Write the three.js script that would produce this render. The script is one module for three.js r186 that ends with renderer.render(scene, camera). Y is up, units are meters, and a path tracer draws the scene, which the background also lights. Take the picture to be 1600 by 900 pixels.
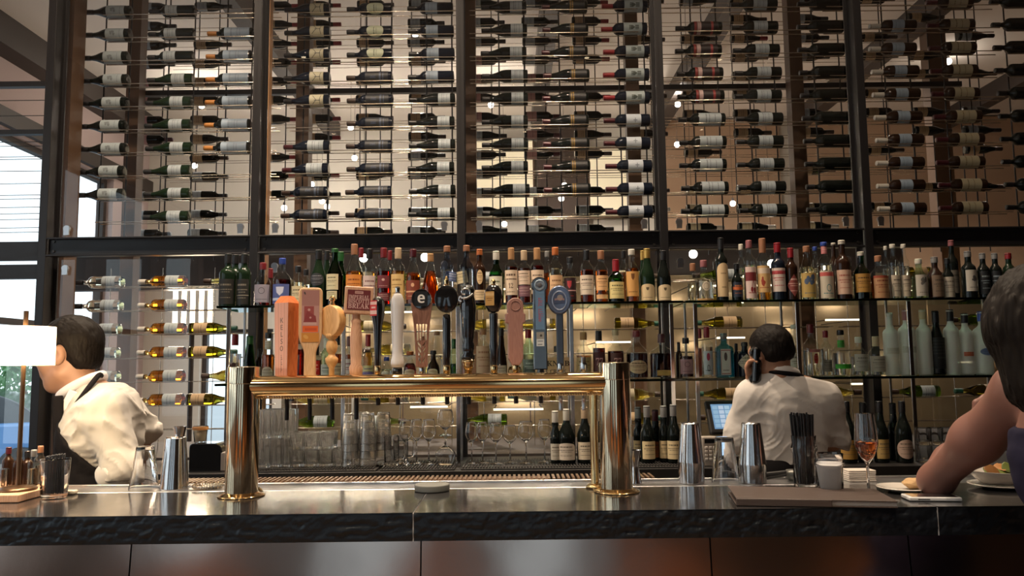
import * as THREE from 'three';
import { mergeGeometries } from 'three/addons/utils/BufferGeometryUtils.js';
import { RoundedBoxGeometry } from 'three/addons/geometries/RoundedBoxGeometry.js';
import { ImprovedNoise } from 'three/addons/math/ImprovedNoise.js';
import { RectAreaLightUniformsLib } from 'three/addons/lights/RectAreaLightUniformsLib.js';
RectAreaLightUniformsLib.init();

// ---------------------------------------------------------------- camera, sky, exposure
const EYE = 1.47;
const scene = new THREE.Scene();
const camera = new THREE.PerspectiveCamera(39.6, 16 / 9, 0.05, 200);
camera.position.set(0, EYE, 0);
camera.rotation.order = 'YXZ';
camera.rotation.set(Math.atan(0.0976), 0, -0.0115);
camera.updateMatrixWorld(true);
camera.updateProjectionMatrix();
const renderer = new THREE.WebGLRenderer({ antialias: true });
renderer.toneMapping = THREE.LinearToneMapping;
renderer.toneMappingExposure = 1.0;
renderer.shadowMap.enabled = true;
scene.background = new THREE.Color(0.80, 0.93, 1.0);
scene.backgroundIntensity = 1.9;

// large soft lights: daylight through the tall windows behind the guests, and warm ceiling spots over the bar
function spot(x, y, z, tx, ty, tz, color, intensity, angle, penumbra = 0.6, radius = 2) {
  const s = new THREE.SpotLight(color, intensity, 0, angle, penumbra, 2);
  s.position.set(x, y, z); s.target.position.set(tx, ty, tz);
  s.castShadow = true; s.shadow.radius = radius;
  scene.add(s, s.target);
  return s;
}
function point(x, y, z, color, intensity, radius = 1, parent = scene) {
  const p = new THREE.PointLight(color, intensity, 0, 2);
  p.position.set(x, y, z); p.castShadow = true; p.shadow.radius = radius;
  parent.add(p);
  return p;
}
const WARM = new THREE.Color(1.0, 0.79, 0.58), AMBER = new THREE.Color(1.0, 0.60, 0.30), DAY = new THREE.Color(0.80, 0.92, 1.0);

// ---------------------------------------------------------------- helpers
const PI = Math.PI;
function rng(seed) { let a = seed >>> 0; return () => { a = (a + 0x6d2b79f5) | 0; let t = Math.imul(a ^ (a >>> 15), 1 | a); t = (t + Math.imul(t ^ (t >>> 7), 61 | t)) ^ t; return ((t ^ (t >>> 14)) >>> 0) / 4294967296; }; }
const R = rng(77);
const noise3 = new ImprovedNoise();
const V = (x, y, z) => new THREE.Vector3(x, y, z);
const tmp = new THREE.Vector3();
// a place in the photograph at a horizontal distance D from the lens
function at(px, py, D) {
  tmp.set(px / 800 - 1, 1 - py / 450, 0.5).unproject(camera).sub(camera.position);
  const k = -D / tmp.z;
  return V(tmp.x * k, EYE + tmp.y * k, -D);
}
const perPx = (D) => D / 1250;              // metres per photograph pixel at that distance
const used = new Map();
function numbered(name) {
  const n = used.get(name) ?? 0; used.set(name, n + 1);
  return n ? name + '_' + String(n).padStart(3, '0') : name;
}
function tag(o, label, category, group) {
  o.userData.label = label; o.userData.category = category;
  if (group) o.userData.group = group;
  return o;
}
function thing(name, label, category, pos = [0, 0, 0], group, turn = 0) {
  const o = new THREE.Group(); o.name = numbered(name); scene.add(o);
  o.position.set(...(pos.isVector3 ? pos.toArray() : pos)); o.rotation.y = turn;
  return tag(o, label, category, group);
}
function part(parent, name, geo, mat, pos, label) {
  const m = new THREE.Mesh(Array.isArray(geo) ? mergeGeometries(geo) : geo, mat);
  m.name = name; parent.add(m);
  if (pos) m.position.set(...(pos.isVector3 ? pos.toArray() : pos));
  if (label) m.userData.label = label;
  return m;
}
function solo(name, geo, mat, label, category, pos, group) {
  const m = part(scene, numbered(name), geo, mat, pos);
  return tag(m, label, category, group);
}
function struct(name, geo, mat, pos, label) {
  const m = part(scene, name, geo, mat, pos); m.userData.kind = 'structure';
  if (label) m.userData.label = label;
  return m;
}
function structGroup(name) { const g = new THREE.Group(); g.name = name; g.userData.kind = 'structure'; scene.add(g); return g; }
const bx = (w, h, d, x = 0, y = 0, z = 0) => new THREE.BoxGeometry(w, h, d).translate(x, y, z);
const rbx = (w, h, d, r, x = 0, y = 0, z = 0, s = 2) => new RoundedBoxGeometry(w, h, d, s, r).translate(x, y, z);
const cyl = (r0, r1, h, n = 24, x = 0, y = 0, z = 0) => new THREE.CylinderGeometry(r0, r1, h, n).translate(x, y, z);
function rod(a, b, r, n = 8) {
  const d = b.clone().sub(a), g = new THREE.CylinderGeometry(r, r, d.length(), n);
  g.applyQuaternion(new THREE.Quaternion().setFromUnitVectors(V(0, 1, 0), d.normalize()));
  return g.translate((a.x + b.x) / 2, (a.y + b.y) / 2, (a.z + b.z) / 2);
}
function tube(points, r, seg = 40, n = 10) { return new THREE.TubeGeometry(new THREE.CatmullRomCurve3(points), seg, r, n); }
// turned profile [[radius, height] ...]; p > 2 squares the section where the radius is above rp
function lathe(pts, { n = 28, p = 2, rp = 0, flat = 1 } = {}) {
  const pos = [], idx = [], m = pts.length;
  for (const [r, y] of pts) for (let i = 0; i < n; i++) {
    const a = (i / n) * 2 * PI + PI / 4, c = Math.cos(a), s = Math.sin(a);
    const k = r > rp && p > 2 ? r / Math.pow(Math.abs(c) ** p + Math.abs(s) ** p, 1 / p) : r;
    const f = r > rp ? flat : 1;
    pos.push(c * k, y, s * k * f);
  }
  for (let j = 0; j < m - 1; j++) for (let i = 0; i < n; i++) {
    const a = j * n + i, b = j * n + (i + 1) % n, c = a + n, d = b + n;
    idx.push(a, c, b, b, c, d);
  }
  const g = new THREE.BufferGeometry();
  g.setAttribute('position', new THREE.Float32BufferAttribute(pos, 3));
  g.setAttribute('uv', new THREE.Float32BufferAttribute(new Float32Array((pos.length / 3) * 2), 2));
  g.setIndex(idx); g.computeVertexNormals();
  return g;
}
function extrude(shape, depth, bevel = 0.002, seg = 16) {
  return new THREE.ExtrudeGeometry(shape, { depth: depth - 2 * bevel, bevelEnabled: bevel > 0, bevelSize: bevel, bevelThickness: bevel, bevelSegments: 2, curveSegments: seg }).translate(0, 0, bevel - depth / 2);
}
function poly(points) { const s = new THREE.Shape(); points.forEach(([x, y], i) => (i ? s.lineTo(x, y) : s.moveTo(x, y))); s.closePath(); return s; }
const std = (o) => new THREE.MeshStandardMaterial(o);
const phy = (o) => new THREE.MeshPhysicalMaterial(o);
const rgb = (r, g, b) => new THREE.Color().setRGB(r, g, b);
function canvasTex(w, h, draw, srgb = true) {
  const c = document.createElement('canvas'); c.width = w; c.height = h;
  draw(c.getContext('2d'), w, h);
  const t = new THREE.CanvasTexture(c); if (srgb) t.colorSpace = THREE.SRGBColorSpace;
  t.wrapS = t.wrapT = THREE.RepeatWrapping; t.magFilter = THREE.LinearFilter;
  return t;
}
function noiseTex(size, fn, srgb = false) {       // fn(u, v) -> [r, g, b] 0..1
  const d = new Uint8Array(size * size * 4);
  for (let y = 0; y < size; y++) for (let x = 0; x < size; x++) {
    const c = fn(x / size, y / size), o = (y * size + x) * 4;
    for (let k = 0; k < 3; k++) d[o + k] = Math.max(0, Math.min(255, Math.round((Array.isArray(c) ? c[k] : c) * 255)));
    d[o + 3] = 255;
  }
  const t = new THREE.DataTexture(d, size, size); t.wrapS = t.wrapT = THREE.RepeatWrapping; t.magFilter = THREE.LinearFilter; t.minFilter = THREE.LinearFilter;
  if (srgb) t.colorSpace = THREE.SRGBColorSpace;
  t.needsUpdate = true; return t;
}
function tiled(u, v, f, z = 0, oct = 4) {         // tiling fractal noise, about -1..1
  let s = 0, a = 1, t = 0;
  for (let i = 0; i < oct; i++, f *= 2, a *= 0.5) {
    const c = (uu, vv) => noise3.noise(uu * f, vv * f, z + i * 7.3);
    s += a * (c(u, v) * (1 - u) * (1 - v) + c(u - 1, v) * u * (1 - v) + c(u, v - 1) * (1 - u) * v + c(u - 1, v - 1) * u * v); t += a;
  }
  return s / t * 1.6;
}
const ORD = ['first', 'second', 'third', 'fourth', 'fifth', 'sixth', 'seventh', 'eighth', 'ninth', 'tenth', 'eleventh', 'twelfth', 'thirteenth', 'fourteenth', 'fifteenth', 'sixteenth', 'seventeenth', 'eighteenth'];

// ---------------------------------------------------------------- materials
const fineNoise = noiseTex(256, (u, v) => 0.5 + 0.4 * tiled(u, v, 8, 3, 5));
const plasterBump = { bumpMap: fineNoise, bumpScale: 0.002 };
const M = {
  cream: std({ color: rgb(0.60, 0.56, 0.49), roughness: 0.85, ...plasterBump }),
  tan: std({ color: rgb(0.46, 0.30, 0.19), roughness: 0.85, ...plasterBump }),
  mauve: std({ color: rgb(0.42, 0.33, 0.31), roughness: 0.85, ...plasterBump }),
  ceilingWhite: std({ color: rgb(0.66, 0.61, 0.55), roughness: 0.9, ...plasterBump }),
  darkWall: std({ color: rgb(0.05, 0.032, 0.022), roughness: 0.7, ...plasterBump }),
  darkBeam: std({ color: rgb(0.035, 0.026, 0.022), roughness: 0.55 }),
  brownWood: std({ color: rgb(0.10, 0.052, 0.026), roughness: 0.5, bumpMap: fineNoise, bumpScale: 0.001 }),
  goldenWood: std({ color: rgb(0.26, 0.13, 0.05), roughness: 0.45, bumpMap: fineNoise, bumpScale: 0.001 }),
  steelDark: std({ color: rgb(0.012, 0.011, 0.012), roughness: 0.5, metalness: 0.2, roughnessMap: noiseTex(128, (u, v) => [1, 0.75 + 0.3 * tiled(u, v, 4, 9), 1]) }),
  bolt: std({ color: rgb(0.05, 0.045, 0.042), roughness: 0.35, metalness: 0.8 }),
  chrome: std({ color: rgb(0.72, 0.71, 0.70), roughness: 0.12, metalness: 1 }),
  steel: std({ color: rgb(0.55, 0.55, 0.56), roughness: 0.28, metalness: 1, bumpMap: fineNoise, bumpScale: 0.0002 }),
  cable: std({ color: rgb(0.78, 0.70, 0.58), roughness: 0.16, metalness: 1 }),
  paneTint: phy({ color: rgb(0.42, 0.45, 0.47), roughness: 0, transmission: 1, thickness: 0, ior: 1.5 }),
  pane: phy({ color: 0xffffff, roughness: 0, transmission: 1, thickness: 0, ior: 1.5 }),
  floor: std({ color: rgb(0.15, 0.10, 0.07), roughness: 0.13, bumpMap: fineNoise, bumpScale: 0.001 }),
  asphalt: std({ color: rgb(0.35, 0.38, 0.40), roughness: 0.9 }),
};

// ---------------------------------------------------------------- the room
const XL = -4.7, XR = 7.2, ZF = 3.6, ZB = -10.2, CEIL = 4.65, T = 0.2;
struct('floor', bx(XR - XL + 2 * T, 0.2, ZF - ZB + 2 * T, (XL + XR) / 2, -0.1, (ZF + ZB) / 2), M.floor);
struct('ceiling', bx(XR - XL + 2 * T, 0.2, ZF - ZB + 2 * T, (XL + XR) / 2, CEIL + 0.1, (ZF + ZB) / 2), M.ceilingWhite);
struct('wall_right', bx(T, CEIL, ZF - ZB + 2 * T, XR + T / 2, CEIL / 2, (ZF + ZB) / 2), M.darkWall);

// a wall along z (left) or x (front, back) with rectangular openings [from, to, bottom, top]
function wallPieces(from, to, openings) {
  const out = []; let s = from;
  for (const [a, b, lo, hi] of openings) {
    if (a > s) out.push([s, a, 0, CEIL]);
    if (lo > 0) out.push([a, b, 0, lo]);
    if (hi < CEIL) out.push([a, b, hi, CEIL]);
    s = b;
  }
  if (to > s) out.push([s, to, 0, CEIL]);
  return out;
}
const leftOpen = [[-9.3, -6.95, 0.35, 3.72], [-6.7, -4.9, 0.35, 3.72], [-3.0, -1.7, 0.7, 3.72], [-1.4, -0.1, 0.7, 3.72], [0.2, 1.5, 0.7, 3.72], [1.8, 3.1, 0.7, 3.72]];
struct('wall_left', wallPieces(ZB - T, ZF + T, leftOpen).map(([a, b, lo, hi]) => bx(T, hi - lo, b - a, XL - T / 2, (lo + hi) / 2, (a + b) / 2)), M.mauve);
const backOpen = [[-3.98, -3.05, 0.5, 1.98]];
struct('wall_back', wallPieces(XL, XR, backOpen).map(([a, b, lo, hi]) => bx(b - a, hi - lo, T, (a + b) / 2, (lo + hi) / 2, ZB - T / 2)), M.cream);
const frontOpen = [[-3.6, -2.7, 0.25, 2.7], [-1.9, -1.0, 0.25, 2.7], [-0.2, 0.7, 0.25, 2.7]];
struct('wall_front', wallPieces(XL, XR, frontOpen).map(([a, b, lo, hi]) => bx(b - a, hi - lo, T, (a + b) / 2, (lo + hi) / 2, ZF + T / 2)), M.darkWall);
let nWin = 0;
function windowUnit(a, b, lo, hi, alongZ, plane, bars, glass = M.pane) {
  const g = structGroup('window_' + (++nWin)), f = [], w = 0.06, d = 0.08;
  const put = (u0, u1, v0, v1) => f.push(alongZ ? bx(d, v1 - v0, u1 - u0, plane, (v0 + v1) / 2, (u0 + u1) / 2) : bx(u1 - u0, v1 - v0, d, (u0 + u1) / 2, (v0 + v1) / 2, plane));
  put(a, b, lo, lo + w); put(a, b, hi - w, hi); put(a, a + w, lo + w, hi - w); put(b - w, b, lo + w, hi - w);
  for (const h of bars) put(a + w, b - w, h - w / 2, h + w / 2);
  part(g, 'window_frame', f, M.darkBeam);
  const pg = new THREE.PlaneGeometry(b - a - 2 * w, hi - lo - 2 * w);
  if (alongZ) pg.rotateY(PI / 2);
  part(g, 'pane', pg, glass, alongZ ? [plane, (lo + hi) / 2, (a + b) / 2] : [(a + b) / 2, (lo + hi) / 2, plane]);
}
for (const [a, b, lo, hi] of leftOpen) windowUnit(a, b, lo, hi, true, XL - 0.12, [1.95]);
for (const [a, b, lo, hi] of backOpen) windowUnit(a, b, lo, hi, false, ZB - 0.12, []);
for (const [a, b, lo, hi] of frontOpen) windowUnit(a, b, lo, hi, false, ZF + 0.12, [2.1], M.paneTint);

// cornice and beams of the ceiling, piers and panels of the back wall
struct('trim_1', bx(0.22, 0.28, ZF - ZB, XL + 0.11, CEIL - 0.14, (ZF + ZB) / 2), M.darkBeam);
struct('trim_2', bx(0.06, 0.16, ZF - ZB, XL + 0.03, 3.82, (ZF + ZB) / 2), M.darkBeam);
[-2.3, 0.35, 1.9, 3.7, 5.6].forEach((x, i) => struct('ceiling_beam_' + (i + 1), bx(0.16, 0.2, ZB * -1 - 4.7, x, CEIL - 0.1, (ZB - 4.7) / 2), M.darkBeam));
function backPanel(x0, x1, y0, y1, mat, name, depth = 0.06) {      // photograph x at the back wall
  const D = -ZB - depth, a = at(x0, 400, D).x, b = at(x1, 400, D).x, lo = y1 ? at(800, y1, D).y : 0, hi = y0 ? at(800, y0, D).y : CEIL - 0.02;
  return struct(name, bx(b - a, hi - lo, depth - 0.005, (a + b) / 2, (lo + hi) / 2, -D - depth / 2 + 0.004), mat);
}
backPanel(842, 922, 0, 0, M.darkWall, 'wall_panel_1', 0.12);
backPanel(1046, 1225, 0, 0, M.tan, 'wall_panel_2', 0.06);
backPanel(1266, 1335, 0, 0, M.tan, 'wall_panel_3', 0.06);
backPanel(1350, 1462, 0, 0, M.tan, 'wall_panel_4', 0.06);
backPanel(1500, 1680, 0, 0, M.tan, 'wall_panel_5', 0.06);
{ const a = at(1466, 300, 7.0).x, b = at(1494, 300, 7.0).x; struct('column_8', bx(b - a, CEIL, 0.15, (a + b) / 2, CEIL / 2, -7.08), M.brownWood); }

// street outside
struct('ground', new THREE.PlaneGeometry(60, 60).rotateX(-PI / 2), M.asphalt, [-34.9, -0.3, -10]);

M.leaf = phy({ color: rgb(0.10, 0.26, 0.10), roughness: 0.6, transmission: 0.35, thickness: 0 });
{ // shrubs and a parked car beyond the window
  const leaf = new THREE.CircleGeometry(0.07, 6).scale(1, 0.55, 1), r = rng(3);
  for (const [x, z, h, w, lab] of [[-10.4, -14.2, 1.75, 1.1, 'leafy green shrub outside the window behind the lamp'], [-8.9, -15.2, 1.9, 1.2, 'taller leafy shrub outside the window beside the first post']]) {
    const s = thing('shrub', lab, 'shrub', [x, -0.3, z]);
    part(s, 'stem', [0, 1, 2].map((k) => rod(V(0, 0, 0), V((k - 1) * 0.4, h * 0.75, (k % 2) * 0.3 - 0.15), 0.03, 7)), M.brownWood);
    const n = 2200, m = new THREE.InstancedMesh(leaf, M.leaf, n), o = new THREE.Object3D(); m.name = 'foliage'; m.userData.kind = 'stuff';
    for (let i = 0; i < n; i++) { const a = r() * 2 * PI, b = Math.acos(2 * r() - 1), q = Math.cbrt(0.3 + 0.7 * r()); o.position.set(Math.sin(b) * Math.cos(a) * w * q, h * 0.62 + Math.cos(b) * h * 0.5 * q, Math.sin(b) * Math.sin(a) * w * q); o.rotation.set(r() * 6, r() * 6, r() * 6); o.updateMatrix(); m.setMatrixAt(i, o.matrix); }
    s.add(m);
  }
  const c = thing('car', 'pale blue parked car outside the window at the lamp foot', 'car', [-9.0, -0.3, -12.6], undefined, 0.35), paint = phy({ color: rgb(0.10, 0.26, 0.55), roughness: 0.25, clearcoat: 1 });
  const body = new THREE.Shape(); body.moveTo(-2.1, 0.3); body.lineTo(-2.15, 0.7); body.quadraticCurveTo(-2.0, 0.86, -1.2, 0.92); body.lineTo(1.4, 0.95); body.quadraticCurveTo(2.1, 0.9, 2.15, 0.6); body.lineTo(2.1, 0.3); body.closePath();
  part(c, 'body', extrude(body, 1.7, 0.05), paint);
  const top = new THREE.Shape(); top.moveTo(-1.25, 0.92); top.quadraticCurveTo(-0.7, 1.42, -0.3, 1.44); top.lineTo(0.7, 1.44); top.quadraticCurveTo(1.3, 1.35, 1.55, 0.94); top.closePath();
  part(c, 'cabin_glass', extrude(top, 1.5, 0.04), M.gloss0 = std({ color: rgb(0.03, 0.04, 0.05), roughness: 0.1 }));
  for (const x of [-1.35, 1.35]) for (const z of [-0.82, 0.82]) part(c, 'wheel', cyl(0.32, 0.32, 0.2, 24).rotateX(PI / 2), M.gloss0, [x, 0.32, z]);
}

// ---------------------------------------------------------------- steel frame of the glass wine wall
const DF = 4.42, DG = 4.50, DR = 4.95, DR2 = 6.0;
const beamTop = at(800, 362.5, DF).y, beamLow = at(800, 392, DF).y;
const postX = [64.5, 396, 720.5, 1039, 1360].map((p) => at(p, 400, DF).x); postX.push(postX[4] + 1.16);
const COUNTER = 0.98;
postX.forEach((x, i) => {
  const p = thing('steel_post', ['blackened steel post at the window end of the wine wall', 'second blackened steel post counted from the window', 'blackened steel post in the middle of the wine wall', 'fourth blackened steel post counted from the window', 'fifth blackened steel post behind the clear spirits', 'blackened steel post at the far end of the wine wall'][i], 'steel post', [x, 0, -DF]);
  part(p, 'front_flange', rbx(0.046, CEIL - 0.002, 0.012, 0.002, 0, CEIL / 2, -0.006), M.steelDark);
  part(p, 'web', bx(0.012, CEIL - 0.002, 0.11, 0, CEIL / 2, -0.067), M.steelDark);
  part(p, 'rear_flange', bx(0.046, CEIL - 0.002, 0.012, 0, CEIL / 2, -0.128), M.steelDark);
});
const bayX = [[postX[0], postX[1]], [postX[1], postX[2]], [postX[2], postX[3]], [postX[3], postX[4]], [postX[4], postX[5]]];
const bayName = ['first bay from the window', 'second bay', 'middle bay', 'fourth bay', 'last bay'];
function clipFitting(parent, x, y, z) { part(parent, 'clip', [cyl(0.019, 0.019, 0.014, 16).rotateX(PI / 2), bx(0.03, 0.05, 0.01, 0, -0.012, 0.004)], M.steel, [x, y, z]); }
bayX.forEach(([a, b], i) => {
  const x0 = a + 0.024, x1 = b - 0.024, w = x1 - x0, c = (x0 + x1) / 2;
  const bm = thing('steel_beam', `dark steel channel beam crossing the ${bayName[i]} of the wine wall`, 'steel beam', [c, beamLow, -DF]);
  part(bm, 'face', bx(w, beamTop - beamLow - 0.02, 0.01, 0, (beamTop - beamLow) / 2, -0.03), M.steelDark);
  part(bm, 'lip', rbx(w, 0.01, 0.06, 0.002, 0, 0.005, -0.03), M.steelDark);
  part(bm, 'lip', rbx(w, 0.01, 0.06, 0.002, 0, beamTop - beamLow - 0.005, -0.03), M.steelDark);
  for (const sx of [-1, 1]) for (const y of [0.03, 0.085]) part(bm, 'bolt', cyl(0.008, 0.008, 0.008, 6).rotateX(PI / 2), M.bolt, [sx * (w / 2 - 0.03), y, -0.022]);
  for (const up of [1, 0]) {
    const lo = up ? beamTop + 0.004 : COUNTER + 0.03, hi = up ? CEIL - 0.01 : beamLow - 0.006;
    const g = thing('glass_screen', `clear ${up ? 'tall glass screen above' : 'glass screen below'} the beam in the ${bayName[i]}`, 'glass screen', [c, lo, -DG]);
    part(g, 'glass', new THREE.PlaneGeometry(w - 0.01, hi - lo), M.pane, [0, (hi - lo) / 2, 0]);
    for (const sx of [-1, 1]) clipFitting(g, sx * (w / 2 - 0.075), up ? 0.055 : hi - lo - 0.055, 0.012);
  }
});
solo('case_plinth', bx(postX[5] - postX[0] + 0.04, COUNTER - 0.002, 1.0, 0, (COUNTER - 0.002) / 2, 0), M.darkBeam, 'dark plinth carrying the low wine racks behind the back counter', 'plinth', [(postX[0] + postX[5]) / 2, 0, -5.02 - 0.06]);
// brown columns behind the first two posts
{
  const a = at(72, 300, 4.72), b = at(104, 300, 4.72);
  struct('column_1', bx(b.x - a.x, CEIL, 0.14, (a.x + b.x) / 2, CEIL / 2, -4.79), M.brownWood);
  const c = at(404, 300, 4.72), d = at(417, 300, 4.72);
  struct('column_2', bx(d.x - c.x, CEIL, 0.06, (c.x + d.x) / 2, CEIL / 2, -4.75), M.goldenWood);
  postX.slice(0, 5).forEach((x, i) => struct('column_' + (i + 3), bx(0.09, CEIL, 0.10, x, CEIL / 2, -5.45), M.brownWood));
  const f0 = at(800, 393, 6.4).y, f1 = at(800, 446, 6.4).y;
  const r0 = at(800, 134, 5.5).y; struct('trim_4', bx(postX[5] - postX[0] + 0.1, 0.036, 0.04, (postX[5] + postX[0]) / 2, r0 - 0.018, -5.53), M.steelDark);
  struct('trim_3', bx(postX[5] - postX[0] + 1.0, f0 - f1, 0.12, (postX[5] + postX[0]) / 2 - 0.5, (f0 + f1) / 2, -6.46), M.darkBeam);
}
// the empty bay beyond the first post: rails only, seen against the windows
{
  const xe = postX[0] - 0.024, xs = xe - 0.62, c = (xe + xs) / 2, w = xe - xs;
  const r = thing('steel_beam', 'dark steel beam beyond the first post in front of the bright windows', 'steel beam', [c, beamLow - 0.02, -DF]);
  part(r, 'face', bx(w, beamTop - beamLow, 0.03, 0, (beamTop - beamLow) / 2, -0.03), M.steelDark);
  for (const [y, h, lab] of [[130, 0.03, 'upper'], [205, 0.026, 'lower'], [424, 0.08, 'door head']]) {
    const q = at(30, y, DF);
    solo('steel_rail', bx(w, h, 0.04, 0, 0, 0), M.steelDark, `slim dark ${lab} steel rail crossing the bright window bay`, 'rail', [c, q.y, -DF - 0.03]);
  }
  const rk = thing('cable_rack', 'empty rack of taut steel cables in front of the bright windows', 'wine rack', [c, 0, -DF - 0.08]);
  for (const y of [157, 181, 222, 228.5, 245, 249, 267.5, 287, 305, 311, 324, 334, 343, 356, 363]) part(rk, 'cable', cyl(0.0022, 0.0022, w, 6).rotateZ(PI / 2), M.steelDark, [0, at(30, y, DF + 0.08).y, 0]);
}

// ---------------------------------------------------------------- label prints, all on one sheet
const LC = 12, LRW = 12, LS = 160, labelCanvas = document.createElement('canvas');
labelCanvas.width = LC * LS; labelCanvas.height = LRW * LS;
const lctx = labelCanvas.getContext('2d');
let nLabel = 0; const printCache = new Map();
function print(d) {          // d: bg, ink, lines of text, bands, emblem; returns the cell's uv rectangle
  const key = JSON.stringify(d);
  if (printCache.has(key)) return printCache.get(key);
  const i = nLabel++, cx = (i % LC) * LS, cy = Math.floor(i / LC) * LS, g = lctx, S = LS;
  if (i >= LC * LRW) throw new Error('label sheet is full');
  const r = rng(i * 31 + 5);
  g.save(); g.beginPath(); g.rect(cx, cy, S, S); g.clip(); g.translate(cx, cy);
  g.fillStyle = d.bg; g.fillRect(0, 0, S, S);
  for (const [y0, y1, c] of d.bands ?? []) { g.fillStyle = c; g.fillRect(0, y0 * S, S, (y1 - y0) * S); }
  const ink = d.ink ?? '#333';
  if (d.border) { g.strokeStyle = d.border; g.lineWidth = 5; g.strokeRect(9, 9, S - 18, S - 18); }
  g.fillStyle = ink; g.strokeStyle = ink; g.lineWidth = 4;
  const ex = S / 2, ey = (d.ey ?? 0.35) * S, es = (d.es ?? 0.16) * S;
  if (d.emblem) { g.fillStyle = d.eink ?? ink; g.strokeStyle = d.eink ?? ink; }
  if (d.emblem === 'disc') { g.beginPath(); g.arc(ex, ey, es, 0, 7); g.fill(); }
  if (d.emblem === 'ring') { g.beginPath(); g.arc(ex, ey, es, 0, 7); g.stroke(); }
  if (d.emblem === 'plus') { g.fillRect(ex - 3, ey - es, 6, 2 * es); g.fillRect(ex - es, ey - 3, 2 * es, 6); }
  if (d.emblem === 'crest') { g.beginPath(); g.moveTo(ex - es, ey - es); g.lineTo(ex + es, ey - es); g.lineTo(ex + es * 0.8, ey + es * 0.4); g.lineTo(ex, ey + es * 1.2); g.lineTo(ex - es * 0.8, ey + es * 0.4); g.fill(); }
  if (d.emblem === 'branch') { g.lineWidth = 5; g.beginPath(); g.moveTo(ex, ey + 70); g.lineTo(ex, ey); g.moveTo(ex, ey + 20); g.lineTo(ex - 45, ey - 30); g.moveTo(ex, ey + 25); g.lineTo(ex + 48, ey - 20); g.moveTo(ex, ey + 60); g.lineTo(ex - 50, ey + 70); g.moveTo(ex, ey + 60); g.lineTo(ex + 50, ey + 75); g.stroke(); }
  if (d.emblem === 'blob') for (let k = 0; k < 9; k++) { g.beginPath(); g.arc(ex + (r() - 0.5) * es * 1.8, ey + (r() - 0.5) * es * 1.6, es * (0.25 + r() * 0.3), 0, 7); g.fill(); }
  if (d.emblem === 'cherries') { g.beginPath(); g.arc(ex - es * 0.5, ey + es * 0.5, es * 0.45, 0, 7); g.arc(ex + es * 0.5, ey + es * 0.6, es * 0.45, 0, 7); g.fill(); g.beginPath(); g.moveTo(ex, ey - es); g.lineTo(ex - es * 0.5, ey); g.moveTo(ex, ey - es); g.lineTo(ex + es * 0.5, ey); g.stroke(); }
  g.fillStyle = ink; g.textAlign = 'center'; g.textBaseline = 'middle';
  for (const [text, y, size, font, col] of d.text ?? []) { g.fillStyle = col ?? ink; g.font = `${font ?? 'bold'} ${size}px serif`; g.fillText(text, S / 2, y * S); }
  for (const [y, w, h] of d.rules ?? []) {        // lines of print too small to read: broken dashes
    g.fillStyle = ink; let x = (1 - w) / 2 * S; const end = (1 + w) / 2 * S;
    while (x < end) { const l = Math.min(end - x, 5 + r() * 13); g.fillRect(x, y * S, l, h * S); x += l + 4; }
  }
  g.restore();
  const rect = [cx + 2, cy + 2, cx + S - 2, cy + S - 2];
  const uv = [rect[0] / labelCanvas.width, 1 - rect[3] / labelCanvas.height, rect[2] / labelCanvas.width, 1 - rect[1] / labelCanvas.height];
  printCache.set(key, uv);
  return uv;
}
const labelTex = new THREE.CanvasTexture(labelCanvas); labelTex.colorSpace = THREE.SRGBColorSpace; labelTex.magFilter = THREE.LinearFilter;
M.label = std({ map: labelTex, roughness: 0.55 });
M.labelSheen = std({ map: labelTex, roughness: 0.35, metalness: 0.0 });
// paper wrapped round a bottle of radius r: angle a wide, from y0 to y1, facing +z; shape: rect, oval, diamond, arch
const labelGeoCache = new Map();
function labelGeo(r, y0, y1, a, uv, shape = 'rect') {
  const key = [r, y0, y1, a, uv[0], uv[1], shape].join();
  if (labelGeoCache.has(key)) return labelGeoCache.get(key);
  const pos = [], nor = [], tex = [], idx = [], N = 14, c = (y0 + y1) / 2, hh = (y1 - y0) / 2;
  const put = (s, t) => {       // s, t in -1..1
    const th = s * a / 2, x = Math.sin(th), z = Math.cos(th);
    pos.push(x * r, c + t * hh, z * r); nor.push(x, 0, z);
    tex.push(uv[0] + (uv[2] - uv[0]) * (s + 1) / 2, uv[1] + (uv[3] - uv[1]) * (t + 1) / 2);
  };
  if (shape === 'rect' || shape === 'arch') {
    for (let i = 0; i <= N; i++) { const s = i / N * 2 - 1; put(s, -1); put(s, shape === 'arch' ? 0.55 + 0.45 * Math.sqrt(Math.max(0, 1 - s * s)) : 1); }
    for (let i = 0; i < N; i++) idx.push(2 * i, 2 * i + 2, 2 * i + 1, 2 * i + 1, 2 * i + 2, 2 * i + 3);
  } else {
    const K = 28, RINGS = 4; put(0, 0);
    for (let j = 1; j <= RINGS; j++) for (let i = 0; i < K; i++) {
      const th = i / K * 2 * PI, k = shape === 'diamond' ? 1 / (Math.abs(Math.cos(th)) + Math.abs(Math.sin(th))) : 1;
      put(Math.cos(th) * k * j / RINGS, Math.sin(th) * k * j / RINGS);
    }
    for (let i = 0; i < K; i++) idx.push(0, 1 + i, 1 + (i + 1) % K);
    for (let j = 0; j < RINGS - 1; j++) for (let i = 0; i < K; i++) { const p = 1 + j * K + i, q = 1 + j * K + (i + 1) % K; idx.push(p, p + K, q, q, p + K, q + K); }
  }
  const g = new THREE.BufferGeometry();
  g.setAttribute('position', new THREE.Float32BufferAttribute(pos, 3)); g.setAttribute('normal', new THREE.Float32BufferAttribute(nor, 3));
  g.setAttribute('uv', new THREE.Float32BufferAttribute(tex, 2)); g.setIndex(idx);
  labelGeoCache.set(key, g); return g;
}

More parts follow.
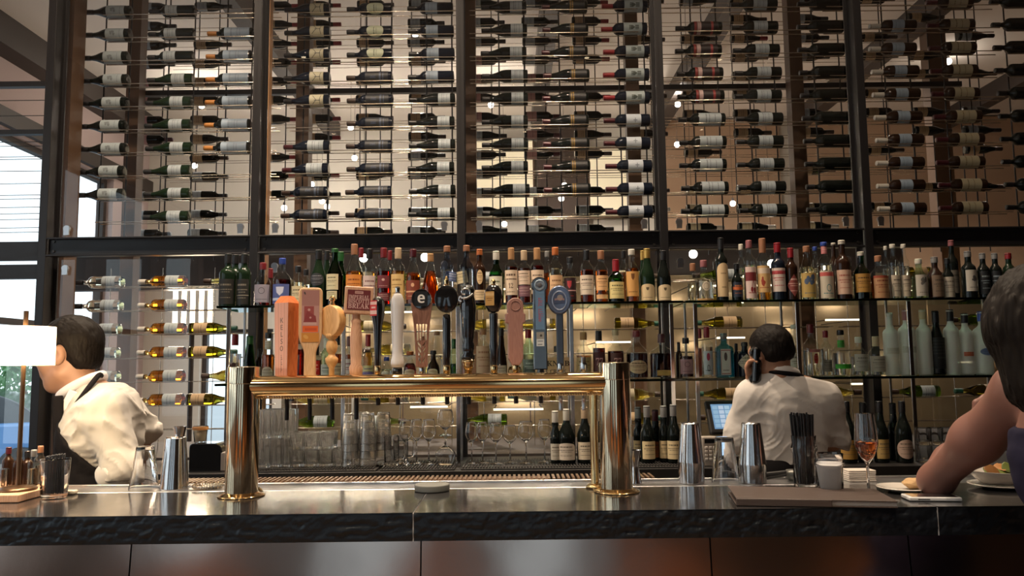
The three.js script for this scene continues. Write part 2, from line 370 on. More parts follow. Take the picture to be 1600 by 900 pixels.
// ---------------------------------------------------------------- bottles
// outlines in fractions: [radius / r, height / h]; the neck radius is absolute
function profile(kind, h, r, nr) {
  const q = (a) => a.map(([x, y]) => [typeof x === 'string' ? nr * parseFloat(x) : x * r, y * h]);
  const top = [['1', 0.955], ['1.18', 0.957], ['1.2', 0.985], ['1.05', 0.998], [0.0001, 1]];
  const base = [[0.0001, 0.004], [0.8, 0.0], [0.95, 0.008], [1, 0.03]];
  switch (kind) {
    case 'bordeaux': return q([...base, [1, 0.60], [0.985, 0.635], [0.90, 0.675], [0.70, 0.71], ['1.25', 0.74], ['1.05', 0.78], ...top]);
    case 'burgundy': return q([...base, [1, 0.46], [0.97, 0.51], [0.88, 0.57], [0.72, 0.63], [0.55, 0.69], ['1.3', 0.75], ['1.08', 0.81], ...top]);
    case 'champagne': return q([...base, [1, 0.44], [0.98, 0.49], [0.90, 0.55], [0.75, 0.62], [0.58, 0.69], ['1.25', 0.77], ['1.0', 0.86], ...top]);
    case 'spirit': return q([...base, [1, 0.62], [0.97, 0.655], [0.86, 0.69], [0.62, 0.725], ['1.2', 0.76], ['1', 0.80], ...top]);
    case 'sloped': return q([...base, [1, 0.50], [0.97, 0.54], [0.86, 0.60], [0.66, 0.67], [0.48, 0.74], ['1.1', 0.80], ...top]);
    case 'squat': return q([...base, [1, 0.50], [0.97, 0.56], [0.86, 0.62], [0.62, 0.67], ['1.25', 0.72], ['1', 0.76], ...top]);
    case 'round': return q([[0.0001, 0.004], [0.62, 0], [0.80, 0.03], [0.95, 0.14], [1, 0.28], [0.96, 0.42], [0.82, 0.53], [0.55, 0.62], ['1.2', 0.68], ['1', 0.75], ...top]);
    case 'decanter': return q([...base, [1, 0.30], [0.92, 0.42], [0.74, 0.56], [0.55, 0.68], ['1.2', 0.79], ['1', 0.85], ...top]);
    case 'cone': return q([...base, [1, 0.12], [0.9, 0.28], [0.72, 0.48], [0.52, 0.68], ['1.15', 0.85], ...top]);
    case 'tall': return q([...base, [1, 0.66], [0.97, 0.69], [0.82, 0.72], [0.58, 0.745], ['1.15', 0.775], ['1', 0.80], ...top]);
    default: throw new Error(kind);
  }
}
const glassCache = new Map();
function glassMat(key, make) { if (!glassCache.has(key)) glassCache.set(key, make()); return glassCache.get(key); }
const dark = (r, g, b, ro = 0.09) => glassMat(['dark', r, g, b, ro].join(), () => phy({ color: rgb(r, g, b), roughness: ro, specularIntensity: 0.55 }));
const tint = (r, g, b) => glassMat(['tint', r, g, b].join(), () => phy({ color: rgb(r, g, b), roughness: 0.0, transmission: 1, thickness: 0, ior: 1.5 }));
const fluid = (r, g, b, d = 0.05) => glassMat(['fluid', r, g, b, d].join(), () => phy({ color: 0xffffff, roughness: 0.0, transmission: 1, thickness: 0.05, ior: 1.36, attenuationColor: rgb(r, g, b), attenuationDistance: d }));
const capMat = (r, g, b, ro = 0.4, me = 0) => glassMat(['cap', r, g, b, ro, me].join(), () => std({ color: rgb(r, g, b), roughness: ro, metalness: me }));
M.frost = phy({ color: rgb(0.80, 0.80, 0.76), roughness: 0.55, transmission: 0.45, thickness: 0 });
const BLACKGLASS = dark(0.006, 0.008, 0.007), GREENBLACK = dark(0.008, 0.018, 0.009), BLUEBLACK = dark(0.007, 0.010, 0.018), BROWNBLACK = dark(0.020, 0.009, 0.005);

// bottle standing at the origin, label towards +z
const bodyCache = new Map();
function bottleParts(t, s) {
  const { h, r, kind = 'spirit', nr = 0.0135, glass = BLACKGLASS, liquid, fill = 0.66, cap, capH = 0.05, capR, p = 2, flat = 1, labels = [], n = 28 } = s;
  const key = [kind, h, r, nr, p, flat, n].join();
  if (!bodyCache.has(key)) bodyCache.set(key, lathe(profile(kind, h, r, nr), { n, p, rp: r * 0.75, flat }));
  part(t, 'bottle_body', bodyCache.get(key), glass);
  if (liquid) {
    const k2 = key + 'l' + fill;
    if (!bodyCache.has(k2)) {
      const pr = profile(kind, h, r, nr), inner = [], top = fill * h;
      for (let i = 0; i < pr.length; i++) {
        const [x, y] = pr[i];
        if (y <= top) { inner.push([Math.max(0.0001, x - 0.0025), Math.max(y, 0.006)]); continue; }
        const [x0, y0] = pr[i - 1], f = (top - y0) / (y - y0), xt = x0 + (x - x0) * f;
        inner.push([xt - 0.0025, top], [0.0001, top + 0.0003]); break;
      }
      bodyCache.set(k2, lathe(inner, { n, p, rp: r * 0.70, flat }));
    }
    part(t, 'liquid', bodyCache.get(k2), liquid);
  }
  if (cap) {
    const cr = capR ?? nr * 1.2, k3 = ['cap', cr, capH].join();
    if (!bodyCache.has(k3)) bodyCache.set(k3, lathe([[nr * 1.0, -capH], [cr, -capH], [cr, -0.004], [cr * 0.9, 0.0008], [0.0001, 0.001]], { n: 18 }));
    part(t, 'cap', bodyCache.get(k3), cap, [0, h, 0]);
  }
  for (const l of labels) {
    const uv = print(l.print), y0 = l.y0 * h, y1 = l.y1 * h;
    const m = l.flat
      ? part(t, 'label', planeUv(l.w ?? r * 1.6, y1 - y0, uv), M.label, [0, (y0 + y1) / 2, (l.z ?? r * flat) + 0.0012])
      : part(t, 'label', labelGeo((l.r ?? r) + 0.0008, y0, y1, l.a ?? 2.2, uv, l.shape), M.label);
    if (l.turn) m.rotation.y = l.turn;
    if (l.tilt) m.rotation.z = l.tilt;
    if (flat !== 1 && !l.flat) m.scale.z = flat;
  }
  return t;
}
const planeCache = new Map();
function planeUv(w, h, uv) {
  const key = [w, h, uv[0], uv[1]].join();
  if (!planeCache.has(key)) {
    const g = new THREE.PlaneGeometry(w, h), t = g.attributes.uv;
    for (let i = 0; i < 4; i++) t.setXY(i, uv[0] + (uv[2] - uv[0]) * t.getX(i), uv[1] + (uv[3] - uv[1]) * t.getY(i));
    planeCache.set(key, g);
  }
  return planeCache.get(key);
}

// ---------------------------------------------------------------- wine bottles lying on steel cables
const P = {
  white: { bg: '#939ca1', ink: '#5b6064', rules: [[0.3, 0.6, 0.05], [0.45, 0.7, 0.03], [0.7, 0.5, 0.03]] },
  whiteMark: { bg: '#909a9e', ink: '#6a7174', emblem: 'blob', ey: 0.4, es: 0.14, rules: [[0.75, 0.5, 0.03]] },
  bluish: { bg: '#8a9aaa', ink: '#6f7c88', rules: [[0.25, 0.5, 0.06], [0.5, 0.6, 0.03], [0.6, 0.4, 0.03]] },
  cream: { bg: '#a89e82', ink: '#6b5c3c', rules: [[0.3, 0.6, 0.05], [0.6, 0.7, 0.03]] },
  branch: { bg: '#a8a38c', ink: '#2b2b2a', emblem: 'branch', ey: 0.35, es: 0.2 },
  oval: { bg: '#b6bda4', ink: '#5d6656', rules: [[0.4, 0.5, 0.06], [0.55, 0.4, 0.03]] },
  darkPrint: { bg: '#10141c', ink: '#47546a', text: [['R', 0.35, 50, 'normal', '#3a4760']], rules: [[0.6, 0.8, 0.08], [0.75, 0.6, 0.04]] },
  goldStrip: { bg: '#0c0d10', ink: '#8d7034', rules: [[0.2, 0.9, 0.1]], bands: [[0.1, 0.16, '#8d7034']] },
  wide: { bg: '#909b9d', ink: '#39443f', rules: [[0.3, 0.25, 0.2], [0.62, 0.25, 0.2]], emblem: 'crest', es: 0.1, ey: 0.5 },
  plus: { bg: '#aab2bb', ink: '#4e565f', emblem: 'plus', ey: 0.6, es: 0.13 },
  redBand: { bg: '#1a0d0f', ink: '#9a3a34', bands: [[0, 0.12, '#7c2b28'], [0.14, 0.3, '#b49a96'], [0.7, 0.8, '#8e3030']] },
  pink: { bg: '#b58a86', ink: '#6b4644', rules: [[0.4, 0.6, 0.05]] },
  tan: { bg: '#a98f6c', ink: '#5d472c', rules: [[0.4, 0.6, 0.05], [0.6, 0.5, 0.03]] },
  grey: { bg: '#9aa09e', ink: '#55595a', rules: [[0.35, 0.6, 0.05], [0.6, 0.5, 0.03]] },
};
const CAPS = { black: capMat(0.008, 0.008, 0.010, 0.4), red: capMat(0.22, 0.008, 0.014, 0.35), wine: capMat(0.06, 0.008, 0.014, 0.3), orange: capMat(0.42, 0.16, 0.02, 0.4), brown: capMat(0.035, 0.018, 0.012, 0.4), white: capMat(0.55, 0.52, 0.46, 0.4), gold: capMat(0.55, 0.36, 0.10, 0.3, 0.6), green: capMat(0.02, 0.10, 0.07, 0.35), blue: capMat(0.02, 0.05, 0.28, 0.4) };
const protoCache = new Map();
// lying bottle with its centre at the origin, neck towards -x (dir = -1) or +x (dir = 1)
function lying(s, dir) {
  const key = JSON.stringify({ ...s, glass: s.glass?.uuid, cap: s.cap?.uuid, liquid: s.liquid?.uuid }) + dir;
  if (!protoCache.has(key)) {
    const inner = new THREE.Group();
    bottleParts(inner, { n: 20, ...s });
    const g = new THREE.Group();
    for (const c of [...inner.children]) {
      c.rotation.set(0, 0, 0);
      c.position.y -= s.h / 2;
      const m = new THREE.Matrix4().makeRotationZ(dir < 0 ? PI / 2 : -PI / 2).multiply(new THREE.Matrix4().makeTranslation(c.position.x, c.position.y, c.position.z));
      m.decompose(c.position, c.quaternion, c.scale);
      g.add(c);
    }
    protoCache.set(key, g);
  }
  return protoCache.get(key).clone();
}
let nRack = 0; const SINGLES = 286, surplus = [];
function rackBottle(s, dir, pos, label, group) {
  if (nRack >= SINGLES) { surplus.push([s, dir, pos]); return null; }
  const b = lying(s, dir); b.name = numbered('wine_bottle'); b.position.copy(pos);
  b.rotation.x = (R() - 0.5) * 0.5; b.rotation.z = (R() - 0.5) * 0.012;
  b.position.x += (R() - 0.5) * 0.012;
  scene.add(b); tag(b, label, 'wine bottle', group); nRack++;
  return b;
}
const LB = 0.292, RB = 0.0385;
const wl = (pr, y0, y1, a = 2.7, shape) => [{ print: P[pr], y0, y1, a, shape }];
const T_ = {        // kinds of lying bottle: [words, spec]
  burgWhite: ['white-labelled burgundy bottle', { h: LB, r: 0.041, kind: 'burgundy', glass: BLACKGLASS, cap: CAPS.black, labels: wl('whiteMark', 0.10, 0.50) }],
  burgWhite2: ['white-labelled burgundy bottle', { h: LB, r: 0.041, kind: 'burgundy', glass: GREENBLACK, cap: CAPS.black, labels: wl('white', 0.16, 0.44) }],
  bordWhite: ['narrow-labelled claret bottle', { h: LB, r: RB, kind: 'bordeaux', glass: BLACKGLASS, cap: CAPS.black, labels: wl('white', 0.36, 0.62) }],
  bordOrange: ['orange-capped claret bottle', { h: LB, r: RB, kind: 'bordeaux', glass: BLACKGLASS, cap: CAPS.orange, capH: 0.06, labels: wl('bluish', 0.05, 0.6) }],
  branch: ['cream-labelled bottle with branch drawing', { h: LB, r: 0.041, kind: 'burgundy', glass: BLUEBLACK, cap: CAPS.black, labels: wl('branch', 0.12, 0.42) }],
  greyBig: ['grey-labelled burgundy bottle', { h: LB, r: 0.042, kind: 'burgundy', glass: BLUEBLACK, cap: CAPS.wine, capH: 0.06, labels: wl('white', 0.12, 0.46) }],
  plainDark: ['dark-labelled bottle', { h: LB, r: RB, kind: 'bordeaux', glass: BLUEBLACK, cap: CAPS.brown, capH: 0.055, labels: wl('darkPrint', 0.08, 0.58) }],
  oval: ['oval-labelled bottle', { h: LB, r: RB, kind: 'bordeaux', glass: BLUEBLACK, cap: CAPS.black, labels: wl('oval', 0.18, 0.55, 2.4, 'oval') }],
  blueLab: ['blue-grey labelled bottle', { h: LB, r: RB, kind: 'bordeaux', glass: BLUEBLACK, cap: CAPS.black, labels: wl('bluish', 0.34, 0.6) }],
  stripLab: ['narrow-labelled burgundy bottle', { h: LB, r: 0.041, kind: 'burgundy', glass: BLACKGLASS, cap: CAPS.black, labels: wl('white', 0.10, 0.36) }],
  redNeck: ['red-capped wide-labelled bottle', { h: LB, r: 0.040, kind: 'bordeaux', glass: BLUEBLACK, cap: CAPS.red, capH: 0.07, labels: wl('wide', 0.12, 0.52) }],
  plus: ['plus-marked label bottle', { h: LB, r: 0.040, kind: 'bordeaux', glass: BLUEBLACK, cap: CAPS.wine, capH: 0.07, labels: wl('plus', 0.2, 0.52) }],
  gold: ['gold-stripped dark bottle', { h: LB, r: 0.040, kind: 'burgundy', glass: BLACKGLASS, cap: CAPS.wine, labels: wl('goldStrip', 0.06, 0.42) }],
  redBand: ['red-banded dark bottle', { h: LB, r: 0.042, kind: 'bordeaux', glass: BLACKGLASS, cap: CAPS.black, labels: wl('redBand', 0.1, 0.62) }],
  wideWhite: ['broad white-labelled bottle', { h: LB, r: 0.041, kind: 'bordeaux', glass: BLACKGLASS, cap: CAPS.black, labels: wl('white', 0.10, 0.58) }],
  midWhite: ['white-labelled claret bottle', { h: LB, r: 0.041, kind: 'bordeaux', glass: BLACKGLASS, cap: CAPS.black, labels: wl('white', 0.24, 0.54) }],
  black: ['unlabelled black bottle', { h: LB, r: 0.042, kind: 'bordeaux', glass: BLACKGLASS, cap: CAPS.black }],
  whiteNeck: ['white-capped bottle', { h: LB, r: 0.040, kind: 'bordeaux', glass: BROWNBLACK, cap: CAPS.white, capH: 0.07, labels: wl('bluish', 0.28, 0.54) }],
  creamWide: ['cream-labelled red-capped bottle', { h: LB, r: 0.041, kind: 'bordeaux', glass: BROWNBLACK, cap: CAPS.wine, capH: 0.07, labels: wl('cream', 0.14, 0.56) }],
};
// stacks of the front layer: [bay, photograph x of base end at y = 200, kinds for rows from the top; . = empty]
const K = { a: 'burgWhite', b: 'burgWhite2', c: 'bordWhite', d: 'bordOrange', e: 'branch', f: 'greyBig', g: 'plainDark', h: 'oval', i: 'blueLab', j: 'stripLab', k: 'redNeck', l: 'plus', m: 'gold', n: 'redBand', o: 'wideWhite', p: 'midWhite', q: 'black', r: 'whiteNeck', s: 'creamWide' };
const frontStacks = [
  [0, 198, 'aaaaaaaaa.'], [0, 300, 'cccbbbbbbb'], [0, 392, '.dddddd...'],
  [1, 515, 'eeeee.ffgg'], [1, 614, 'hhhggggggg'], [1, 710, 'iiiijjjjjj'],
  [2, 825, 'jjjjjjjjjj'], [2, 921, 'mmmmmmmmm.'], [2, 1016, 'kkkkklllll'],
  [3, 1132, '.nnnnooooo'], [3, 1222, 'pppppppppp'], [3, 1326, 'qqqqqqqqqq'],
  [4, 1438, '.rrrrrrrrr'], [4, 1532, 'ssssssssss'], [4, 1634, 'qqqqqqqqqq'],
];
const rowY = []; for (let k = 0; k < 10; k++) rowY.push(at(800, 19 + 35.7 * k - 7, DR).y);      // centre heights
const racks = bayX.map(([a, b], i) => thing('wine_rack', `front rack of rods and cables, ${bayName[i]}, above the beam`, 'wine rack', [(a + b) / 2, beamTop, -DR]));
const rearRacks = bayX.map(([a, b], i) => thing('wine_rack', `rear rack of steel rods and cables in the ${bayName[i]}`, 'wine rack', [(a + b) / 2, 0, -DR2]));
const lowRacks = bayX.map(([a, b], i) => thing('wine_rack', `low rack of rods and cables, ${bayName[i]}, below the beam`, 'wine rack', [(a + b) / 2, COUNTER, -DR]));
function cables(rack, i, y, D, dy, r = 0.0032) {
  const w = bayX[i][1] - bayX[i][0] - 0.06;
  for (const [dz, d2] of [[0.034, -0.0325], [-0.032, -0.0335]]) part(rack, 'cable', cableGeo(w * D / 4.6, r), M.cable, [0, y + d2 - rack.position.y, dz]);
}
const cg = new Map();
function cableGeo(w, r) { const k = w.toFixed(3) + r; if (!cg.has(k)) cg.set(k, cyl(r, r, w, 6).rotateZ(PI / 2)); return cg.get(k); }
bayX.forEach((_, i) => rowY.forEach((y) => cables(racks[i], i, y, 4.6, 0)));
for (const [bay, xb, rows] of frontStacks) {
  const base = at(xb, 200, DR).x, col = frontStacks.filter((s) => s[0] === bay).findIndex((s) => s[1] === xb);
  for (const f of [0.06, 0.62]) { const x = base - LB * f; part(racks[bay], 'rod', cyl(0.0048, 0.0048, CEIL - beamTop - 0.02, 8), M.steelDark, [x - racks[bay].position.x, (CEIL - beamTop) / 2, -0.0515]); }
  [...rows].forEach((ch, k) => {
    if (ch === '.') return;
    const [words, spec] = T_[K[ch]];
    rackBottle(spec, -1, V(base - LB / 2, rowY[k], -DR), `${words}, ${ORD[9 - k]} row above the beam, ${['near', 'middle', 'far'][col]} stack, ${bayName[bay]}`, 'wine bottles in the upper racks');
  });
}
// low racks under the beam: white and amber wine, lit from behind
const amberGlass = fluid(0.72, 0.36, 0.04, 0.05), yellowGlass = fluid(0.66, 0.60, 0.10, 0.06), greenGlass = fluid(0.20, 0.36, 0.03, 0.05), paleGlass = fluid(0.80, 0.78, 0.62, 0.08);
const lowKinds = {
  A: ['amber wine bottle', amberGlass, CAPS.white, 'grey', 'bordeaux'], Y: ['golden wine bottle', yellowGlass, CAPS.brown, 'cream', 'burgundy'],
  G: ['green glass wine bottle', greenGlass, CAPS.brown, 'white', 'burgundy'], P: ['pale wine bottle', paleGlass, CAPS.black, 'white', 'bordeaux'], O: ['olive wine bottle', fluid(0.42, 0.38, 0.06, 0.04), CAPS.green, 'tan', 'burgundy'],
};
const lowStacks = [
  [0, 187, -1, 'PPPPP..', 436], [0, 289, -1, 'AAAAAA.', 436], [0, 295, 1, '..OO.O.', 436], [0, 390, -1, 'Y...Y..', 440],
  [1, 523, -1, '....YYG', 436], [1, 640, -1, 'G..Y.O.', 440], [1, 560, 1, '..Y...G', 440],
  [2, 790, -1, 'G.Y..YG', 440], [2, 960, 1, 'Y.O..YO', 440], [2, 868, -1, '..Y..O.', 440],
  [3, 1160, -1, 'GYO..OY', 440], [3, 1240, -1, '.G..Y.O', 440], [3, 1268, 1, 'YG..GY.', 440],
  [4, 1460, -1, 'OG..YG.', 440], [4, 1560, -1, '..G.OO.', 440],
];
const lowY = []; for (let k = 0; k < 7; k++) lowY.push(at(800, 434 + 37 * k, DR).y);
bayX.forEach((_, i) => {
  lowY.forEach((y) => cables(lowRacks[i], i, y, 4.6, 0));
  for (let k = 0; k < 4; k++) part(lowRacks[i], 'rod', cyl(0.0025, 0.0025, beamLow - COUNTER, 8), M.cable, [(k / 3 - 0.5) * (bayX[i][1] - bayX[i][0] - 0.2), (beamLow - COUNTER) / 2, -0.0515]);
});
for (const [bay, xb, dir, rows] of lowStacks) {
  const base = at(xb, 540, DR).x, col = lowStacks.filter((s) => s[0] === bay).findIndex((s) => s[1] === xb && s[2] === dir);
  [...rows].forEach((ch, k) => {
    if (ch === '.') return;
    const [words, glass, cap, pr, kind] = lowKinds[ch];
    const spec = { h: LB, r: 0.0385, kind, glass, cap, capH: 0.045, labels: wl(pr, 0.12, 0.40) };
    rackBottle(spec, dir, V(base + dir * LB / 2, lowY[k], -DR), `${words}, ${ORD[k]} row below the beam, ${ORD[col]} stack, ${bayName[bay]}`, 'wine bottles in the low racks');
  });
}
// rear layer: necks the other way
const rearStacks = [
  [0, 213, 'wwwwpppp..www', 'white'], [0, 300, 'w.tttttttwwww', 'tan'],
  [1, 408, 'rrrrrrr.rrr..', 'white'], [1, 474, 'rrrr.rrr.rwtt', 'cream'], [1, 557, 't.ttttt..t.tt', 'cream'], [1, 638, 'wwwtttttww.ww', 'white'],
  [2, 733, 'gwwppppwwwwww', 'pink'], [2, 818, 'wwwwppppp.www', 'white'], [2, 897, 'rrrr.tttt.tww', 'white'], [2, 985, 't.t..t.t..tc.', 'cream'],
  [3, 1068, 'w.t.ttt.t.tcc', 'cream'], [3, 1147, 'rtrtrttt..tcc', 'white'], [3, 1244, 'wwwwwwwt.t.cc', 'cream'],
  [4, 1352, 't.tt.tt.t..t.', 'tan'], [4, 1428, '.t.tt.tt..t..', 'grey'], [4, 1505, 'w.w.t.wwt.t..', 'white'],
];
const rearKinds = {
  w: ['white-labelled', 'white', CAPS.black], p: ['pink-labelled', 'pink', CAPS.wine], t: ['tan-labelled', 'tan', CAPS.brown],
  r: ['red-capped', 'tan', CAPS.red], g: ['grey-labelled', 'grey', CAPS.white], c: ['cream-labelled', 'cream', CAPS.white],
};
const rearY = []; for (let k = 0; k < 13; k++) rearY.push(at(800, 5.5 + 29.5 * k, DR2).y);
bayX.forEach((_, i) => rearY.forEach((y, k) => k % 1 === 0 && cables(rearRacks[i], i, y, DR2 * 0.8, 0, 0.0022)));
for (const [bay, xb, rows] of rearStacks) {
  const base = at(xb, 200, DR2).x;
  const list = rearStacks.filter((s) => s[0] === bay), col = list.findIndex((s) => s[1] === xb);
  for (const f of [0.06, 0.6]) part(rearRacks[bay], 'rod', cyl(0.0045, 0.0045, CEIL - 2.3, 6), M.steelDark, [base + LB * f - rearRacks[bay].position.x, (CEIL + 2.3) / 2, -0.0515]);
  [...rows].forEach((ch, k) => {
    if (ch === '.') return;
    const [words, pr, cap] = rearKinds[ch];
    const spec = { h: 0.285, r: 0.037, kind: R() < 0.5 ? 'burgundy' : 'bordeaux', glass: BLACKGLASS, cap, capH: 0.06, labels: wl(pr, 0.08, 0.34) };
    rackBottle(spec, 1, V(base + 0.1425, rearY[k], -DR2), `${words} bottle, ${ORD[12 - k]} row of rear rack, ${ORD[col]} stack, ${bayName[bay]}`, 'wine bottles in the rear racks');
  });
}

// the smallest-looking rest of the rear bottles, as one object
{
  const g = new THREE.Group(); g.name = 'rear_wine_bottles'; g.userData.kind = 'stuff'; scene.add(g);
  tag(g, 'remaining dark wine bottles of the rear racks in the last bays', 'wine bottles', 'wine bottles in the rear racks');
  const by = new Map();
  for (const [s, dir, pos] of surplus) for (const c of lying(s, dir).children) {
    const key = c.geometry.uuid + c.material.uuid; if (!by.has(key)) by.set(key, [c, []]);
    c.updateMatrix(); by.get(key)[1].push(new THREE.Matrix4().makeTranslation(pos.x, pos.y, pos.z).multiply(c.matrix));
  }
  for (const [c, ms] of by.values()) { const m = new THREE.InstancedMesh(c.geometry, c.material, ms.length); m.name = c.name; ms.forEach((x, i) => m.setMatrixAt(i, x)); m.userData.kind = 'stuff'; g.add(m); }
}

// satin bronze backs added to darken the low case, light strips added for glints
M.satinBronze = std({ color: rgb(0.40, 0.32, 0.20), roughness: 0.22, metalness: 0.45, bumpMap: fineNoise, bumpScale: 0.0004 });
[[1, 0.16, 0], [2, 0, 0], [3, 0, 0], [4, 0, 0]].forEach(([i, cut]) => {
  const a = bayX[i][0] * 1.37 * (bayX[i][0] < 0 ? 1 : 1) + cut, b = bayX[i][1] * 1.37, n = 3, w = (b - a) / n;
  const m = thing('added_bronze_backing', `satin bronze panel added behind the low wine case, ${bayName[i]}`, 'back panel', [(a + b) / 2, 0, -6.30]);
  for (let k = 0; k < n; k++) part(m, 'bronze_sheet', rbx(w - 0.006, beamLow + 0.06, 0.02, 0.003, (k - 1) * w, (beamLow + 0.06) / 2 + 0.001, 0), M.satinBronze);
});
M.rackGlow = std({ color: 0, emissive: rgb(1, 0.83, 0.55), emissiveIntensity: 5 });  // glow of strips added for the bright dashes between the bottles
[[440, 478, 470], [470, 520, 505], [600, 648, 488], [770, 830, 452], [816, 860, 510], [905, 965, 476], [930, 990, 535], [1075, 1130, 447], [1120, 1165, 528], [1270, 1330, 452], [1290, 1345, 500], [1395, 1440, 455], [1180, 1230, 446], [640, 700, 636], [770, 850, 640], [1330, 1370, 600], [1500, 1560, 566]].forEach(([p0, p1, py], k) => {
  const D = 5.6, a = at(p0, py, D), b = at(p1, py, D), w = b.x - a.x, i = p0 < 716 ? 1 : p0 < 1035 ? 2 : p0 < 1356 ? 3 : 4;
  const s = thing('added_rack_strip', `warm light strip added in the low racks, ${bayName[i]}, ${ORD[k]} of all from the window`, 'light strip', [(a.x + b.x) / 2, a.y, -D]);
  part(s, 'channel', [bx(w, 0.003, 0.02, 0, 0.007, -0.009), bx(w, 0.003, 0.02, 0, -0.007, -0.009)], M.steel);
  part(s, 'strip', bx(w - 0.01, 0.010, 0.022, 0, 0, -0.009), M.rackGlow);
  part(s, 'bracket', [bx(0.006, 0.006, 0.68, -w / 2 + 0.01, 0, -0.352), bx(0.006, 0.006, 0.68, w / 2 - 0.01, 0, -0.352)], M.steelDark);
  const l = new THREE.RectAreaLight(WARM, i > 2 ? 68 : 88, w - 0.01, 0.010); l.position.z = -0.0225; l.castShadow = true; s.add(l);
});

// ---------------------------------------------------------------- lamps
M.bulb = std({ color: 0x000000, emissive: rgb(1, 0.78, 0.5), emissiveIntensity: 14 });
M.bulbCool = std({ color: 0x000000, emissive: rgb(1, 0.93, 0.82), emissiveIntensity: 12 });
const HALL = new THREE.Color(1.0, 0.88, 0.75);
function downlight(x, z, I, name, label, y = CEIL, mat = M.bulb, angle = 1.1, tone = WARM) {
  const g = thing('ceiling_downlight', label, 'downlight', [x, y, z], 'small ceiling downlights');
  part(g, 'trim_ring', lathe([[0.03, -0.001], [0.055, -0.001], [0.055, -0.012], [0.03, -0.018], [0.03, -0.001]], { n: 20 }), M.steel);
  part(g, 'bulb', lathe([[0.0001, -0.022], [0.024, -0.018], [0.028, -0.004], [0.0001, -0.002]], { n: 16 }), mat);
  const s = spot(x, y - 0.03, z, x, 0, z, tone, I, angle, 0.7, 1.5); s.name = name;
}
// hanging small lamps of the room beyond, where the photograph shows their points of light
const pend = [[350, 20, 8], [335, 70, 8], [315, 165, 8.5], [304, 259, 9], [661, 36, 7.2], [666, 66, 7.7], [675, 90, 8.3], [680, 112, 8.9], [487, 288, 9.3], [495, 301, 9.2], [503, 314, 9.1], [511, 323, 9.0], [548, 199, 8.6], [554, 247, 9.2], [767, 164, 8.4], [882, 290, 9], [877, 310, 9.3], [788, 350, 9.2], [1105, 12, 7.5], [1160, 38, 8], [1059, 163, 8.7], [1058, 226, 9], [1145, 318, 9.1], [444, 325, 9.0], [1410, 20, 7.2], [1393, 252, 9], [1482, 96, 8], [468, 404, 6.1], [568, 403, 6.1], [664, 402, 6.1], [1083, 397, 6.1], [1206, 412, 6.1]];
pend.forEach(([px, py, D], i) => {
  const p = at(px, py, D), bay = px < 392 ? 0 : px < 716 ? 1 : px < 1035 ? 2 : px < 1356 ? 3 : 4;
  const n = pend.slice(0, i).filter(([q]) => (q < 392 ? 0 : q < 716 ? 1 : q < 1035 ? 2 : q < 1356 ? 3 : 4) === bay).length;
  const g = thing('pendant_lamp', `tiny glowing pendant bulb far behind the ${bayName[bay]}, ${ORD[n]} of those there`, 'pendant lamp', p, 'small pendant bulbs in the room beyond');
  part(g, 'cord', cyl(0.002, 0.002, CEIL - p.y - 0.03, 5, 0, (CEIL - p.y) / 2 + 0.015, 0), M.darkBeam);
  part(g, 'socket', cyl(0.012, 0.016, 0.04, 12, 0, 0.045, 0), M.darkBeam);
  part(g, 'bulb', new THREE.SphereGeometry(0.033, 14, 10), M.bulbCool);
  if (i % 2 === 0 && D > 6.5) point(0, 0, 0, HALL, px < 1035 ? 1.3 : 0.5, 1.2, g);
});
// slatted lamp panels of vertical glowing tubes on the far wall
function tubeLamp(px0, px1, py0, py1, n, D, I, label) {
  const a = at(px0, py1, D), b = at(px1, py0, D), w = b.x - a.x, h = b.y - a.y;
  const g = thing('tube_lamp', label, 'lamp', [(a.x + b.x) / 2, a.y, -D]);
  part(g, 'frame', [bx(w + 0.06, 0.03, 0.06, 0, -0.015, 0), bx(w + 0.06, 0.03, 0.06, 0, h + 0.015, 0), cyl(0.02, 0.02, Math.max(0.05, a.y - 0.03), 12, 0, -(a.y - 0.03) / 2 - 0.03, 0), cyl(0.16, 0.16, 0.03, 24, 0, -a.y + 0.016, 0)], M.darkBeam);
  for (let k = 0; k < n; k++) part(g, 'glow_tube', cyl(w / n * 0.26, w / n * 0.26, h, 12, ((k + 0.5) / n - 0.5) * w, h / 2, 0), M.bulb);
  const l = new THREE.RectAreaLight(WARM, I, w, h); l.position.set(0, h / 2, 0.06); l.rotation.y = PI; l.castShadow = true; g.add(l);
  return g;
}
tubeLamp(266, 336, 447, 514, 5, 6.6, 18, 'lamp of five glowing vertical tubes behind the amber wine bottles');
tubeLamp(1000, 1030, 478, 520, 3, 6.6, 18, 'lamp of three glowing tubes seen under the middle shelf');
tubeLamp(1446, 1500, 476, 494, 3, 6.6, 18, 'lamp of three short glowing tubes behind the frosted vodka bottles');

